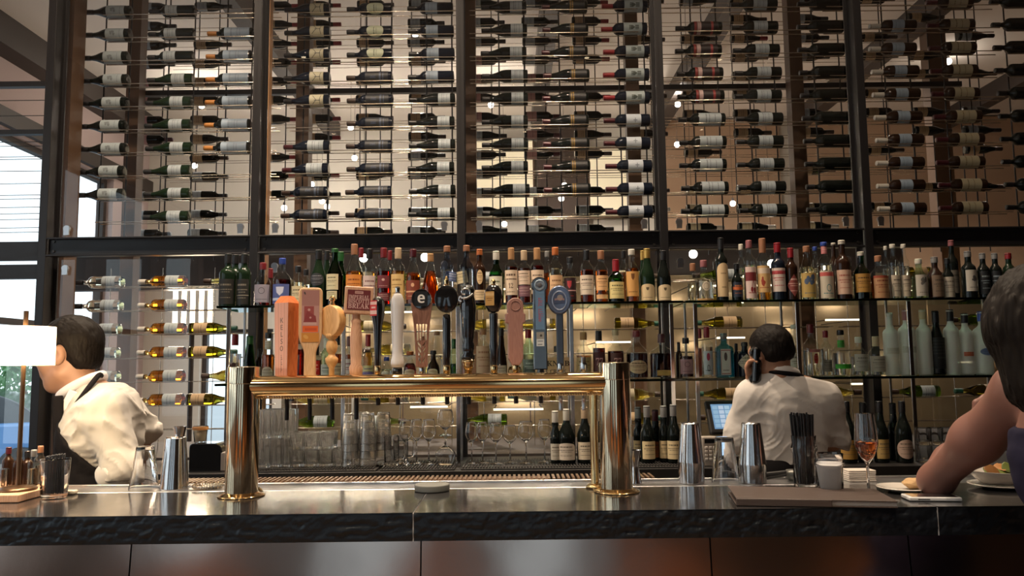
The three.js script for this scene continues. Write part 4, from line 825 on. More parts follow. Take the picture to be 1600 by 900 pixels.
const lower = [
  [357, 377, 523, 'clear bottle with a red cap and busy label, above the first brass post', { kind: 'spirit', glass: CLEAR, liquid: F.water, fill: 0.6, cap: C.red, capH: 0.055, labels: [L(0.04, 0.42, '#8b7f78', '#3b2222', { emblem: 'blob', es: 0.3, eink: '#42221f' })] }],
  [378, 402, 525, 'green cone-shaped bottle with a pale seal', { kind: 'cone', glass: GREENG, liquid: F.green, fill: 0.85, cap: C.green, labels: [L(0.05, 0.30, '#8fa79a', '#3b5a50', { shape: 'oval', a: 1.2, turn: -0.5 })] }],
  [399, 410, 546, 'small black-capped bottle beside the green cone', { kind: 'spirit', glass: BROWNBLACK, cap: C.black, capH: 0.06 }, 0.06],
  [409, 429, 520, 'amber bottle with a black cap and round white label', { kind: 'sloped', glass: CLEAR, liquid: F.amber, fill: 0.56, cap: C.black, capH: 0.03, labels: [L(0.04, 0.32, '#bdb4a4', '#77706a', { shape: 'oval', a: 1.9 }), L(0.66, 0.84, '#c9c0b4', '#77706a', { r: 0.016, a: 3 })] }],
  [432, 458, 530, 'dark brown bottle behind the first tap handle', { kind: 'spirit', glass: BROWNBLACK, cap: C.black, labels: [L(0.1, 0.4, '#b9b0a2')] }, 0.05],
  [459, 476, 515, 'red bitter with a white neck label, behind the second tap handle', { kind: 'sloped', glass: CLEAR, liquid: F.red, fill: 0.7, cap: C.black, capH: 0.05, labels: [L(0.02, 0.1, '#c9b9b2'), L(0.62, 0.72, '#cdbab0', '#7a2020', { r: 0.021, a: 2.6 })] }],
  [487, 502, 540, 'bottle with a scarlet label beside the round tap handle', { kind: 'spirit', glass: CLEAR, liquid: F.redbrown, fill: 0.6, cap: C.black, labels: [L(0.06, 0.58, '#c8201a', '#f0d0c0')] }],
  [501, 519, 529, 'pale green bottle with a white label, behind the round tap handle', { kind: 'spirit', glass: PALEGREEN, liquid: F.pale, fill: 0.6, cap: C.white, labels: [L(0.06, 0.4, '#c5cac4', '#5c6a66')] }],
  [519, 535, 524, 'brown bottle behind the baluster of the round tap handle', { kind: 'spirit', glass: CLEAR, liquid: F.whisky, fill: 0.6, cap: C.black, labels: [L(0.08, 0.4, '#b9a58a')] }],
  [538, 552, 526, 'white-labelled bottle behind the square tap sign', { kind: 'spirit', glass: CLEAR, liquid: F.whisky, fill: 0.6, cap: C.wine, labels: [L(0.05, 0.5, '#c9c3c0', '#77324a')] }],
  [567, 583, 523, 'yellow-labelled bottle with a violet band and red cap', { kind: 'sloped', glass: CLEAR, liquid: F.honey, fill: 0.62, cap: C.red, capH: 0.06, labels: [L(0.03, 0.34, '#d9cf9c', '#5b4c8e', { bands: [[0.45, 0.72, '#7d6fae']], a: 2.6 })] }],
  [583, 596, 545, 'amber bottle behind the black and red tap handle', { kind: 'spirit', glass: CLEAR, liquid: F.amber, fill: 0.6, cap: C.wine }],
  [595, 613, 558, 'squat clear tequila with a blue stopper and round label', { kind: 'round', glass: CLEAR, liquid: F.pale, fill: 0.5, cap: C.blue, capH: 0.02, capR: 0.014, nr: 0.011, labels: [L(0.02, 0.42, '#d3cdc0', '#9a948a', { shape: 'arch', a: 1.7, z: 0 })] }],
  [613, 628, 535, 'white-stoppered bottle behind the white tap handle', { kind: 'spirit', glass: CLEAR, liquid: F.water, fill: 0.6, cap: C.cream, capH: 0.03 }],
  [630, 651, 549, 'squat dark red bottle with an orange cork and cream label', { kind: 'round', glass: CLEAR, liquid: F.red, fill: 0.6, cap: C.orange, capH: 0.02, capR: 0.019, nr: 0.013, labels: [L(0.02, 0.40, '#d3bea0', '#9a8468', { shape: 'arch', a: 1.7 })] }],
  [654, 668, 526, 'clear bottle behind the wheat-cut tap handle', { kind: 'spirit', glass: CLEAR, liquid: F.pale, fill: 0.6, cap: C.tan }, 0.06],
  [667, 687, 548, 'squat black bottle with a black stopper and cream label', { kind: 'round', glass: BROWNBLACK, cap: C.black, capH: 0.02, capR: 0.016, nr: 0.012, labels: [L(0.02, 0.40, '#cdb79a', '#9a8468', { shape: 'arch', a: 1.7 })] }],
  [674, 692, 518, 'tall clear grappa with a tan cork', { kind: 'decanter', glass: CLEAR, liquid: F.water, fill: 0.5, cap: C.tan, capH: 0.02 }, 0.1],
  [702, 716, 530, 'green bottle left of the middle shelf upright', { kind: 'spirit', glass: PALEGREEN, liquid: F.green, fill: 0.4, cap: C.green }, 0.08],
  [720, 736, 534, 'amber bottle behind the carved black tap handle', { kind: 'spirit', glass: CLEAR, liquid: F.amber, fill: 0.6, cap: C.black }],
  [744, 766, 514, 'bottle with a tall pinkish-cream label, right of the carved handle', { kind: 'spirit', glass: CLEAR, liquid: F.whisky, fill: 0.6, cap: C.tan, capH: 0.03, labels: [L(0.14, 0.66, '#c9a58c', '#9a6a52', { a: 2.6 }), L(0.03, 0.13, '#cbb9b2', '#8a7a72')] }],
  [775, 792, 513, 'dark conical bottle with a white label', { kind: 'decanter', glass: BROWNBLACK, cap: C.black, capH: 0.04, labels: [L(0.05, 0.28, '#cbb6a2', '#6c5a4c')] }],
  [793, 816, 556, 'squat round bottle with a cream label behind the pink tap handle', { kind: 'round', glass: CLEAR, liquid: F.honey, fill: 0.55, cap: C.tan, capH: 0.02, labels: [L(0.03, 0.42, '#cbae7c', '#7a5c34')] }],
  [816, 836, 515, 'clear bottle with a red cap and green neck', { kind: 'spirit', glass: PALEGREEN, liquid: F.water, fill: 0.5, cap: C.red, capH: 0.045, labels: [L(0.06, 0.4, '#6f7a78', '#c9cfcc')] }, 0.05],
  [852, 891, 541, 'flat bourbon flask with a big kraft label in block capitals', { kind: 'squat', nr: 0.016, p: 5, flat: 0.6, glass: CLEAR, liquid: F.amber, fill: 0.52, cap: C.black, capH: 0.03, labels: [L(0.04, 0.66, '#d2b184', '#2a1c10', { flat: true, w: 0.112, text: [['KNOB', 0.3, 54], ['CREEK', 0.66, 34]], rules: [[0.9, 0.7, 0.03]] })] }],
  [900, 924, 519, 'round-shouldered bottle with a beige label, right of the oval handle', { kind: 'squat', glass: CLEAR, liquid: F.honey, fill: 0.5, cap: C.cork, capH: 0.04, labels: [L(0.06, 0.46, '#c3a878', '#6c5530')] }],
  [926, 946, 517, 'slim bottle with pink numerals and a black cap', { kind: 'tall', glass: CLEAR, liquid: F.redbrown, fill: 0.64, cap: C.black, capH: 0.05, labels: [L(0.12, 0.55, '#54282a', '#d9a2a0', { text: [['77', 0.45, 76]], rules: [], a: 2.2 })] }],
  [949, 975, 515, 'broader bottle with pink numerals and a pale cap', { kind: 'squat', glass: CLEAR, liquid: F.redbrown, fill: 0.56, cap: C.cream, capH: 0.03, labels: [L(0.14, 0.52, '#58302c', '#d8a39a', { text: [['77', 0.45, 76]], rules: [], a: 1.8 })] }],
  [978, 1012, 517, 'wide ruby bourbon bottle with an oval cream label', { kind: 'squat', nr: 0.017, glass: CLEAR, liquid: F.violet, fill: 0.52, cap: C.dkred, capH: 0.032, labels: [L(0.10, 0.38, '#c6a886', '#604a34', { shape: 'oval', a: 1.9 })] }],
  [1015, 1053, 522, 'broad flat whiskey flask with a small gold label', { kind: 'squat', nr: 0.016, p: 4, flat: 0.62, glass: CLEAR, liquid: F.violet, fill: 0.56, cap: C.wine, capH: 0.045, labels: [L(0.06, 0.18, '#c09a56', '#5e4318', { flat: true, w: 0.07 })] }],
  [1056, 1066, 535, 'dark slim bottle behind the shelf join', { kind: 'spirit', glass: BROWNBLACK, cap: C.black }, 0.09],
  [1061, 1083, 528, 'pink-toned bottle with a round label, at the shelf join', { kind: 'squat', glass: CLEAR, liquid: F.violet, fill: 0.54, cap: C.black, capH: 0.03, labels: [L(0.10, 0.46, '#a98084', '#4e3038', { emblem: 'ring' })] }],
  [1096, 1114, 511, 'bottle with a narrow silver label and red cap', { kind: 'tall', glass: CLEAR, liquid: F.water, fill: 0.6, cap: C.red, capH: 0.055, labels: [L(0.06, 0.52, '#b9bcc4', '#23252b', { emblem: 'disc', ey: 0.25, es: 0.16, eink: '#9c2a4a', a: 1.7, text: [['O', 0.72, 60]] })] }],
  [1088, 1100, 514, 'red-capped bottle behind the silver-labelled one', { kind: 'tall', glass: CLEAR, liquid: F.redbrown, fill: 0.6, cap: C.red, capH: 0.05 }, 0.1],
  [1118, 1145, 521, 'square sky-blue gin bottle with a tall white label', { kind: 'spirit', p: 7, flat: 0.8, glass: BLUEG, liquid: F.blue, fill: 0.6, cap: C.grey, capH: 0.03, labels: [L(0.06, 0.64, '#c4c4be', '#4a3f3f', { flat: true, w: 0.05, emblem: 'disc', ey: 0.3, es: 0.16, border: '#8c3b3b' })] }],
  [1146, 1156, 537, 'slim dark blue bottle right of the sky-blue gin', { kind: 'spirit', glass: BLUEBLACK, cap: C.black }, 0.04],
  [1153, 1175, 535, 'dark bottle with a diamond-shaped cream label', { kind: 'spirit', glass: BLUEBLACK, cap: C.black, capH: 0.02, labels: [L(0.16, 0.66, '#c2b8a2', '#6c6658', { shape: 'diamond', a: 2.9 })] }],
  [1232, 1251, 508, 'tall clear bottle with a white label, right of the man on the phone', { kind: 'tall', glass: CLEAR, liquid: F.water, fill: 0.6, cap: C.white, capH: 0.02, labels: [L(0.06, 0.46, '#aaa294', '#5a554e')] }],
  [1254, 1281, 507, 'clear gin with a small red figure and wine-red cap', { kind: 'squat', glass: CLEAR, liquid: F.water, fill: 0.5, cap: C.dkred, capH: 0.045, labels: [L(0.24, 0.44, '#a3231f', '#d8b0a8', { shape: 'oval', a: 0.55 }), L(0.46, 0.52, '#a5605c', '#e0c0b8', { a: 1.4 })] }],
  [1283, 1299, 517, 'slim clear bottle with a bright red cap', { kind: 'spirit', glass: CLEAR, liquid: F.water, fill: 0.6, cap: C.red, capH: 0.035, labels: [L(0.1, 0.36, '#847c72')] }],
  [1301, 1328, 516, 'clear bottle with a green neck band and green stripe', { kind: 'squat', glass: CLEAR, liquid: F.water, fill: 0.5, cap: C.black, capH: 0.025, labels: [L(0.16, 0.26, '#3fae2e', '#2c7a20', { a: 2.2 }), L(0.62, 0.78, '#3c8f2c', '#2c6a20', { r: 0.017, a: 3.2 })] }],
  [1330, 1355, 527, 'clear bottle with a white label, right of the green stripe', { kind: 'squat', glass: CLEAR, liquid: F.water, fill: 0.5, cap: C.white, capH: 0.03, labels: [L(0.12, 0.56, '#b4aca2', '#77716a')] }],
  [1357, 1382, 526, 'clear bottle with a broad white label in front of the fifth post', { kind: 'squat', glass: CLEAR, liquid: F.water, fill: 0.5, cap: C.cream, capH: 0.05, labels: [L(0.10, 0.50, '#a99d8e', '#6a6258')] }],
  [1381, 1403, 489, 'tall frosted vodka bottle, first of the frosted row', { kind: 'tall', glass: M.frost, cap: C.white, capH: 0.02, labels: [L(0.34, 0.44, '#b6b2a6', '#8f8f8c', { a: 2.2 })] }],
  [1405, 1430, 484, 'tall frosted vodka bottle with a pinkish neck', { kind: 'tall', glass: M.frost, cap: C.pink, capH: 0.055, labels: [L(0.34, 0.44, '#b1ada2', '#8f8f8c', { a: 2.2 })] }],
  [1433, 1455, 484, 'tall frosted vodka bottle right of the shelf upright', { kind: 'tall', glass: M.frost, cap: C.cream, capH: 0.05 }],
  [1453, 1475, 486, 'black bottle with a woven pattern among the frosted ones', { kind: 'sloped', glass: BLACKGLASS, cap: C.black, capH: 0.06, labels: [L(0.10, 0.58, '#141412', '#3c3a34', { rules: [[0.1, 0.9, 0.03], [0.2, 0.9, 0.03], [0.3, 0.9, 0.03], [0.4, 0.9, 0.03], [0.5, 0.9, 0.03], [0.62, 0.5, 0.05]], a: 2.8 })] }],
  [1476, 1498, 484, 'frosted vodka bottle with a black cap, beside the woven black bottle', { kind: 'tall', glass: M.frost, cap: C.black, capH: 0.06 }],
  [1499, 1520, 490, 'frosted vodka bottle with an orange mark', { kind: 'tall', glass: M.frost, cap: C.black, capH: 0.05, labels: [L(0.30, 0.37, '#b4583a', '#c98a6a', { a: 1.5 })] }],
  [1522, 1549, 487, 'frosted vodka bottle with a blue bird mark', { kind: 'tall', glass: M.frost, cap: C.blue, capH: 0.05, labels: [L(0.30, 0.42, '#5d6d8c', '#3a4a72', { shape: 'oval', a: 1.7 })] }],
];
function shelve(list, y, baseY, where, group) {
  for (const [x0, x1, top, words, spec, dz = 0] of list) {
    const D = DB + dz, c = at((x0 + x1) / 2, (baseY + top) / 2, D);
    const h = at((x0 + x1) / 2, top, D).y - y, r = (x1 - x0) / 2 * perPx(D);
    const t = thing('liquor_bottle', words + where, 'bottle', [c.x, y + 0.0005, -D], group);
    bottleParts(t, { h, r, nr: Math.min(0.0145, r * 0.42), ...spec });
    t.rotation.y = -Math.atan2(c.x, D) * -1 * 0 + (R() - 0.5) * 0.5 * (spec.p ? 0.3 : 1);
  }
}
shelve(upper, SHELF2, 474, ', on the upper shelf', 'bottles on the upper glass shelf');
shelve(lower, SHELF1, 594, ', lower shelf', 'bottles on the lower glass shelf');
// dark wine bottles standing on the back counter
const standing = [
  [862, 874, 642, 3.98, 'dark wine bottle at the edge of the group of three under the pipe', '#b9b2a4', C.white], [872, 899, 639, 3.98, 'dark wine bottle with an oval-cornered white label under the pipe', '#cfc3b4', C.white], [902, 926, 636, 3.98, 'dark wine bottle with a square cream label under the pipe', '#d8cab2', C.cream], [926, 941, 640, 4.0, 'dark wine bottle with a white label against the second brass post', '#a9a3a0', C.cream],
  [990, 1006, 636, 4.05, 'dark wine bottle hugging the second brass post', '#c4aa7c', C.grey], [1001, 1023, 634, 3.97, 'dark wine bottle with a cream label right of the second brass post', '#d2be94', C.grey], [1016, 1034, 640, 4.05, 'dark wine bottle with an orange label', '#b0622c', C.wine], [1030, 1046, 634, 3.99, 'dark wine bottle with a cream label and grey cap, left of the last one', '#cdb78c', C.grey], [1043, 1064, 632, 3.95, 'dark wine bottle with a cream label, nearest the steel shaker', '#cfbb92', C.grey],
  [1313, 1338, 622, 3.97, 'dark wine bottle with an ochre label beside the rolled sleeve', '#9a7434', C.black], [1340, 1362, 624, 4.0, 'black wine bottle behind the champagne flute', '#1a1a18', C.black], [1366, 1388, 622, 3.98, 'black wine bottle with a small yellow label right of the flute', '#a78a52', C.black], [1388, 1408, 625, 4.06, 'unlabelled black wine bottle before the disc-labelled one', '#191714', C.black], [1400, 1425, 622, 3.97, 'black wine bottle with a round pinkish label', '#a28a7c', C.black],
];
standing.forEach(([x0, x1, top, D, words, col, cap], i) => {
  const c = at((x0 + x1) / 2, 700, D), h = at((x0 + x1) / 2, top, D).y - COUNTER - 0.015, r = (x1 - x0) / 2 * perPx(D);
  const t = thing('wine_bottle', words, 'wine bottle', [c.x, COUNTER + (x0 < 1070 ? 0.0145 : 0.0005), -D], 'wine bottles standing on the back counter');
  bottleParts(t, { h, r: Math.max(0.026, r), kind: 'burgundy', glass: BLACKGLASS, cap, capH: 0.055, labels: col === '#191714' ? [] : [L(0.07, 0.38, col, '#5d5244', { a: 2.4, shape: i === 13 ? 'oval' : i === 1 ? 'arch' : 'rect' })] });
  t.rotation.y = (R() - 0.5) * 0.6;
});

// slim light strips added under the lower shelf to brighten the stacked glasses
for (const [px0, px1, I, lab] of [[402, 620, 75, 'slim light strip added under the lower shelf over the tumblers and pint glasses'], [726, 890, 28, 'slim light strip added under the lower shelf over the wine glasses']]) {
  const a = at(px0, 600, 4.2).x, b = at(px1, 600, 4.2).x, w = b - a, s = thing('added_shelf_strip', lab, 'light strip', [(a + b) / 2, SHELF1 - 0.0125, -4.2]);
  part(s, 'housing', rbx(w, 0.010, 0.022, 0.002, 0, -0.005, 0), M.steel);
  part(s, 'strip', bx(w - 0.02, 0.002, 0.012, 0, -0.0115, 0), std({ color: 0, emissive: rgb(1, 0.85, 0.62), emissiveIntensity: 4 }));
  const l = new THREE.RectAreaLight(new THREE.Color(1, 0.84, 0.62), I, w - 0.02, 0.012); l.position.y = -0.0135; l.rotation.x = -PI / 2; l.castShadow = true; s.add(l);
}

// ---------------------------------------------------------------- the bar in front
const D1 = 2.10, BAR = at(800, 800, D1).y, SLAB = 0.072;
const slateBump = noiseTex(512, (u, v) => 0.5 + 0.30 * tiled(u, v, 5, 21, 5) + 0.12 * tiled(u, v, 40, 4, 3));
M.slate = phy({ color: rgb(0.020, 0.019, 0.020), roughness: 0.22, roughnessMap: noiseTex(256, (u, v) => [1, 0.75 + 0.35 * tiled(u, v, 6, 31, 5), 1]), clearcoat: 0.55, clearcoatRoughness: 0.10, bumpMap: slateBump, bumpScale: 0.0016 });
M.slateEdge = phy({ color: rgb(0.006, 0.007, 0.009), roughness: 0.34, bumpMap: slateBump, bumpScale: 0.0022, specularIntensity: 0.9, specularColor: new THREE.Color(0.75, 0.88, 1.0) });
M.copper = std({ color: rgb(0.50, 0.41, 0.36), roughness: 0.17, metalness: 1, bumpMap: noiseTex(256, (u, v) => 0.5 + 0.4 * tiled(u, v, 3, 51, 3)), bumpScale: 0.006 });
M.brass = std({ color: rgb(0.84, 0.60, 0.30), roughness: 0.10, metalness: 1 });
M.brassPale = std({ color: rgb(0.80, 0.66, 0.46), roughness: 0.10, metalness: 1 });
M.grout = std({ color: rgb(0.30, 0.30, 0.31), roughness: 0.8 });
{
  const x0 = -3.0, x1 = 2.6, joints = [x0, at(645, 805, D1).x, at(1467, 795, D1).x, x1];
  const t = thing('bar_counter', 'long dark slate bar counter with a rough chiselled front edge and coppery metal front', 'bar', [0, 0, -D1]);
  const back = 0.40;
  for (let i = 0; i < 3; i++) {
    const a = joints[i] + 0.0015, b = joints[i + 1] - 0.0015, w = b - a;
    const top = new THREE.PlaneGeometry(w, back - 0.004, 1, 1).rotateX(-PI / 2); { const u = top.attributes.uv; for (let k = 0; k < u.count; k++) u.setXY(k, u.getX(k) * w / 0.5, u.getY(k) * back / 0.5); }
    // chiselled face: a grid pushed in and out
    const nx = Math.round(w / 0.006), ny = 12, face = new THREE.PlaneGeometry(w, SLAB, nx, ny), p = face.attributes.position;
    for (let k = 0; k < p.count; k++) {
      const X = p.getX(k) + (a + b) / 2, Y = p.getY(k), e = Math.min(1, (SLAB / 2 - Math.abs(Y)) / 0.008);
      const n = noise3.noise(X * 16 + Y * 22, Y * 75, 3.1) * 0.6 + noise3.noise(X * 42, Y * 150 + X * 20, 8.2) * 0.5 + noise3.noise(X * 130, Y * 260, 1.7) * 0.35;
      p.setZ(k, (n - 0.35) * 0.007 * e - 0.004 * (1 - e));
    }
    { const u = face.attributes.uv; for (let k = 0; k < u.count; k++) u.setXY(k, u.getX(k) * w / 0.3, u.getY(k) * SLAB / 0.3); }
    face.computeVertexNormals();
    const s = part(t, 'slab', top, M.slate, [(a + b) / 2, BAR, -back / 2 - 0.004]);
    part(s, 'rough_edge', face, M.slateEdge, [0, -SLAB / 2, back / 2]);
    part(s, 'underside', bx(w, SLAB - 0.004, back - 0.02, 0, -SLAB / 2 - 0.001, -0.006), M.slateEdge);
  }
  for (const j of [joints[1], joints[2]]) part(t, 'joint', bx(0.003, SLAB - 0.002, back - 0.01, j, BAR - SLAB / 2 - 0.0015, -back / 2 - 0.003), M.grout);
  // coppery panels under the overhang
  const pj = [x0, at(205, 870, 2.2).x, at(658, 870, 2.2).x, at(1110, 870, 2.2).x, at(1420, 870, 2.2).x, x1];
  for (let i = 0; i < 5; i++) {
    const w = pj[i + 1] - pj[i] - 0.004, g = new THREE.PlaneGeometry(w, BAR - SLAB - 0.1, 1, 1), u = g.attributes.uv;
    for (let k = 0; k < u.count; k++) u.setXY(k, u.getX(k) * w / 1.2 + i * 0.37, u.getY(k) * 0.8);
    part(t, 'metal_panel', g, M.copper, [(pj[i] + pj[i + 1]) / 2, (BAR - SLAB + 0.1) / 2, -0.055]).rotation.x = -0.10;
  }
  part(t, 'carcass', bx(x1 - x0, BAR - SLAB - 0.01, 0.26, (x0 + x1) / 2, (BAR - SLAB - 0.01) / 2, -0.24), M.black);
}
// stainless rail and drip ledge behind the slate
{
  const zf = -D1 - 0.402, t = thing('drip_rail', 'stainless steel rail with a ribbed drip ledge along the back of the bar', 'drip rail', [0, BAR - 0.012, zf]);
  part(t, 'rail', rbx(5.5, 0.014, 0.12, 0.004, -0.2, 0.006, -0.062), M.steel);
  part(t, 'lip', rbx(5.5, 0.010, 0.012, 0.003, -0.2, 0.016, -0.115), M.steel);
  const rib = []; for (let x = -1.2; x < 0.42; x += 0.016) rib.push(bx(0.008, 0.006, 0.10, x, 0.003, 0));
  const a = at(405, 760, 2.66).x, b = at(860, 757, 2.66).x;
  part(t, 'drip_tray', bx(b - a, 0.02, 0.10, (a + b) / 2, 0.008, -0.175), M.brownWood);
  part(t, 'drip_rib', rib.map((g) => g.translate((a + b) / 2 + 0.4 - 0.01, 0.018, -0.175)), M.dripRib = std({ color: rgb(0.30, 0.20, 0.13), roughness: 0.35, metalness: 0.8 })).userData.kind = 'stuff';
  part(t, 'support', bx(5.4, BAR - 0.02, 0.10, -0.2, -(BAR - 0.02) / 2, -0.06), M.black);
}

// ---------------------------------------------------------------- brass tap tower
const DT = 2.41, TR = 24.5 * perPx(DT);
const tl = at(377, 777, DT).x, tr = at(964, 771, DT).x, PIPE = at(670, 600.5, DT).y, PR = 16 * perPx(DT), POSTTOP = at(377, 573, DT).y;
const tower = thing('tap_tower', 'polished brass beer tap tower of two thick posts and a horizontal pipe', 'beer tower', [0, BAR + 0.0005, -DT]);
for (const [x, m] of [[tl, M.brassPale], [tr, M.brassPale]]) {
  const h = POSTTOP - BAR, p = part(tower, 'post', lathe([[0.0001, 0], [TR, 0], [TR, h - 0.052], [TR - 0.0008, h - 0.0515], [TR - 0.0008, h - 0.0505], [TR, h - 0.05], [TR, h - 0.003], [TR - 0.003, h], [0.0001, h + 0.001]], { n: 64 }), m, [x, 0, 0]);
  part(p, 'flange', lathe([[TR - 0.001, 0.012], [TR + 0.004, 0.010], [TR + 0.012, 0.006], [TR + 0.020, 0.004], [TR + 0.021, 0.0], [TR - 0.001, 0]], { n: 64 }), M.brass);
}
{
  const g = new THREE.CylinderGeometry(PR, PR, tr - tl - 0.02, 64, 1, true).rotateZ(PI / 2);
  part(tower, 'pipe', g, M.brass, [(tl + tr) / 2, PIPE - BAR, 0.006]);
  const beads = []; for (let x = tl + TR; x < tr - TR; x += 0.0075) beads.push(new THREE.SphereGeometry(0.0042, 8, 6).translate(x, 0, 0));
  part(tower, 'beaded_trim', mergeGeometries(beads), M.brass, [0, PIPE - BAR - PR - 0.004, 0.0]).userData.kind = 'stuff';
  const s = at(400, 700, 2.52), th = PIPE - BAR - PR - 0.004;
  for (const px of [399, 928]) {
    const q = at(px, 700, 2.50), k = part(tower, 'rear_leg', cyl(0.013, 0.013, th, 24, 0, th / 2, 0), M.brass, [q.x, 0, 0.0 - 0.075]);
    part(k, 'flange', lathe([[0.0001, 0.014], [0.02, 0.013], [0.026, 0.008], [0.03, 0.0], [0.0001, 0]], { n: 32 }), M.brass);
  }
}
// faucets behind the pipe, one under each handle
const tapPx = [447, 483, 518, 556, 590, 621, 660, 698, 732, 772, 806, 845, 876, 912];
const HB = at(670, 584, DT).y + 0.0, DH = DT + PR + 0.018;
tapPx.forEach((px, i) => {
  const x = at(px, 590, DH).x;
  const f = thing('beer_faucet', ['brass-necked beer faucet under the wooden lettered handle, nearest the window', 'beer faucet under the paddle handle', 'beer faucet under the round wooden handle', 'beer faucet under the square sign handle', 'beer faucet under the black and red handle', 'beer faucet under the white handle', 'beer faucet under the letter e handle', 'beer faucet under the plain black disc handle', 'beer faucet under the carved black handle', 'beer faucet under the black and gold handle', 'beer faucet under the pink wooden handle', 'beer faucet under the blue strip handle', 'beer faucet under the blue oval handle', 'bare chrome beer faucet without a handle'][i], 'faucet', [x, PIPE, -DT]);
  part(f, 'shank', cyl(0.011, 0.011, 0.03, 16).rotateX(PI / 2), M.chrome, [0, 0, -PR - 0.006]);
  part(f, 'collar', lathe([[0.0001, -0.022], [0.012, -0.02], [0.015, -0.006], [0.015, 0.006], [0.011, 0.016], [0.008, 0.026], [0.0001, 0.027]], { n: 20 }), i === 13 ? M.chrome : M.brass, [0, 0, -PR - 0.018]);
  const len = i < 4 ? 0.105 : i > 11 ? 0.085 : 0.062;
  part(f, 'spout', tube([V(0, -0.01, -PR - 0.018), V(0, -0.03, -PR - 0.022), V(0, -0.05, -PR - 0.03), V(0, -len, -PR - 0.032)], 0.007, 16, 12), i > 11 ? M.chrome : M.steelDark);
  if (i >= 12) { part(f, 'lever', lathe([[0.0001, 0], [0.011, 0], [0.011, 0.03], [0.007, 0.034], [0.007, 0.05], [0.0001, 0.052]], { n: 20 }), M.chrome, [0, 0.026, -PR - 0.018]); }
});

// ---------------------------------------------------------------- tap handles
function woodTex(base, dark, seed, freq = 3) {
  return canvasTex(256, 512, (g, w, h) => {
    const d = g.createImageData(w, h);
    for (let y = 0; y < h; y++) for (let x = 0; x < w; x++) {
      const n = noise3.noise(x / 40 * freq / 3, y / 300, seed) * 1.2 + x / w * freq, k = 0.5 + 0.5 * Math.sin(n * 18 + noise3.noise(x / 9, y / 120, seed + 4) * 2.5), f = noise3.noise(x / 3, y / 60, seed + 9) * 0.12;
      const o = (y * w + x) * 4; for (let c = 0; c < 3; c++) d.data[o + c] = Math.max(0, Math.min(255, base[c] + (dark[c] - base[c]) * (k * 0.5 + f))); d.data[o + 3] = 255;
    }
    g.putImageData(d, 0, 0);
  });
}
const wood = (map, ro = 0.42) => std({ map, roughness: ro });
const wPink = wood(woodTex([196, 142, 126], [172, 114, 98], 2)), wOrange = wood(woodTex([214, 124, 70], [180, 88, 42], 3)), wLight = wood(woodTex([226, 188, 144], [202, 158, 112], 5)), wHoney = wood(woodTex([230, 182, 120], [200, 146, 84], 6)), wTan = wood(woodTex([216, 172, 140], [190, 140, 108], 7)), wBrown = wood(woodTex([140, 100, 82], [96, 62, 48], 8)), wRose = wood(woodTex([166, 124, 112], [146, 104, 94], 9));
M.gloss = phy({ color: rgb(0.008, 0.008, 0.009), roughness: 0.12, clearcoat: 1, clearcoatRoughness: 0.03 });
M.ceramic = phy({ color: rgb(0.66, 0.64, 0.63), roughness: 0.14, clearcoat: 1, clearcoatRoughness: 0.04 });
const HY = (py, px = 670) => at(px, py, DH).y;
function handle(px, words, top, bottom) {
  const x = at(px, 590, DH).x, y0 = PIPE + 0.027, t = thing('beer_tap', words, 'beer tap', [x, y0, -DT - PR - 0.018]);
  return { t, y: (py) => HY(py, px) - y0, w: (n) => n * perPx(DH), x: (p) => at(p, 520, DH).x - x };
}
function decal(parent, name, w, h, draw, pos, turn = 0, label, cw = 256) {
  const tx = canvasTex(cw, Math.round(cw * h / w), draw); tx.wrapS = tx.wrapT = THREE.ClampToEdgeWrapping;
  const m = part(parent, name, new THREE.PlaneGeometry(w, h), std({ map: tx, roughness: 0.45 }), pos, label);
  m.rotation.y = turn; return m;
}
const ferrule = (h, r, m = M.brass) => [lathe([[0.0001, 0], [r, 0], [r, h * 0.7], [r * 0.8, h], [0.0001, h]], { n: 20 }), m];
function uvFit(g) { g.computeBoundingBox(); const b = g.boundingBox, p = g.attributes.position, n = p.count, u = new Float32Array(n * 2); for (let i = 0; i < n; i++) { u[2 * i] = (p.getX(i) - b.min.x + (p.getZ(i) - b.min.z) * 0.7) / 0.1; u[2 * i + 1] = (p.getY(i) - b.min.y) / 0.2; } g.setAttribute('uv', new THREE.BufferAttribute(u, 2)); return g; }
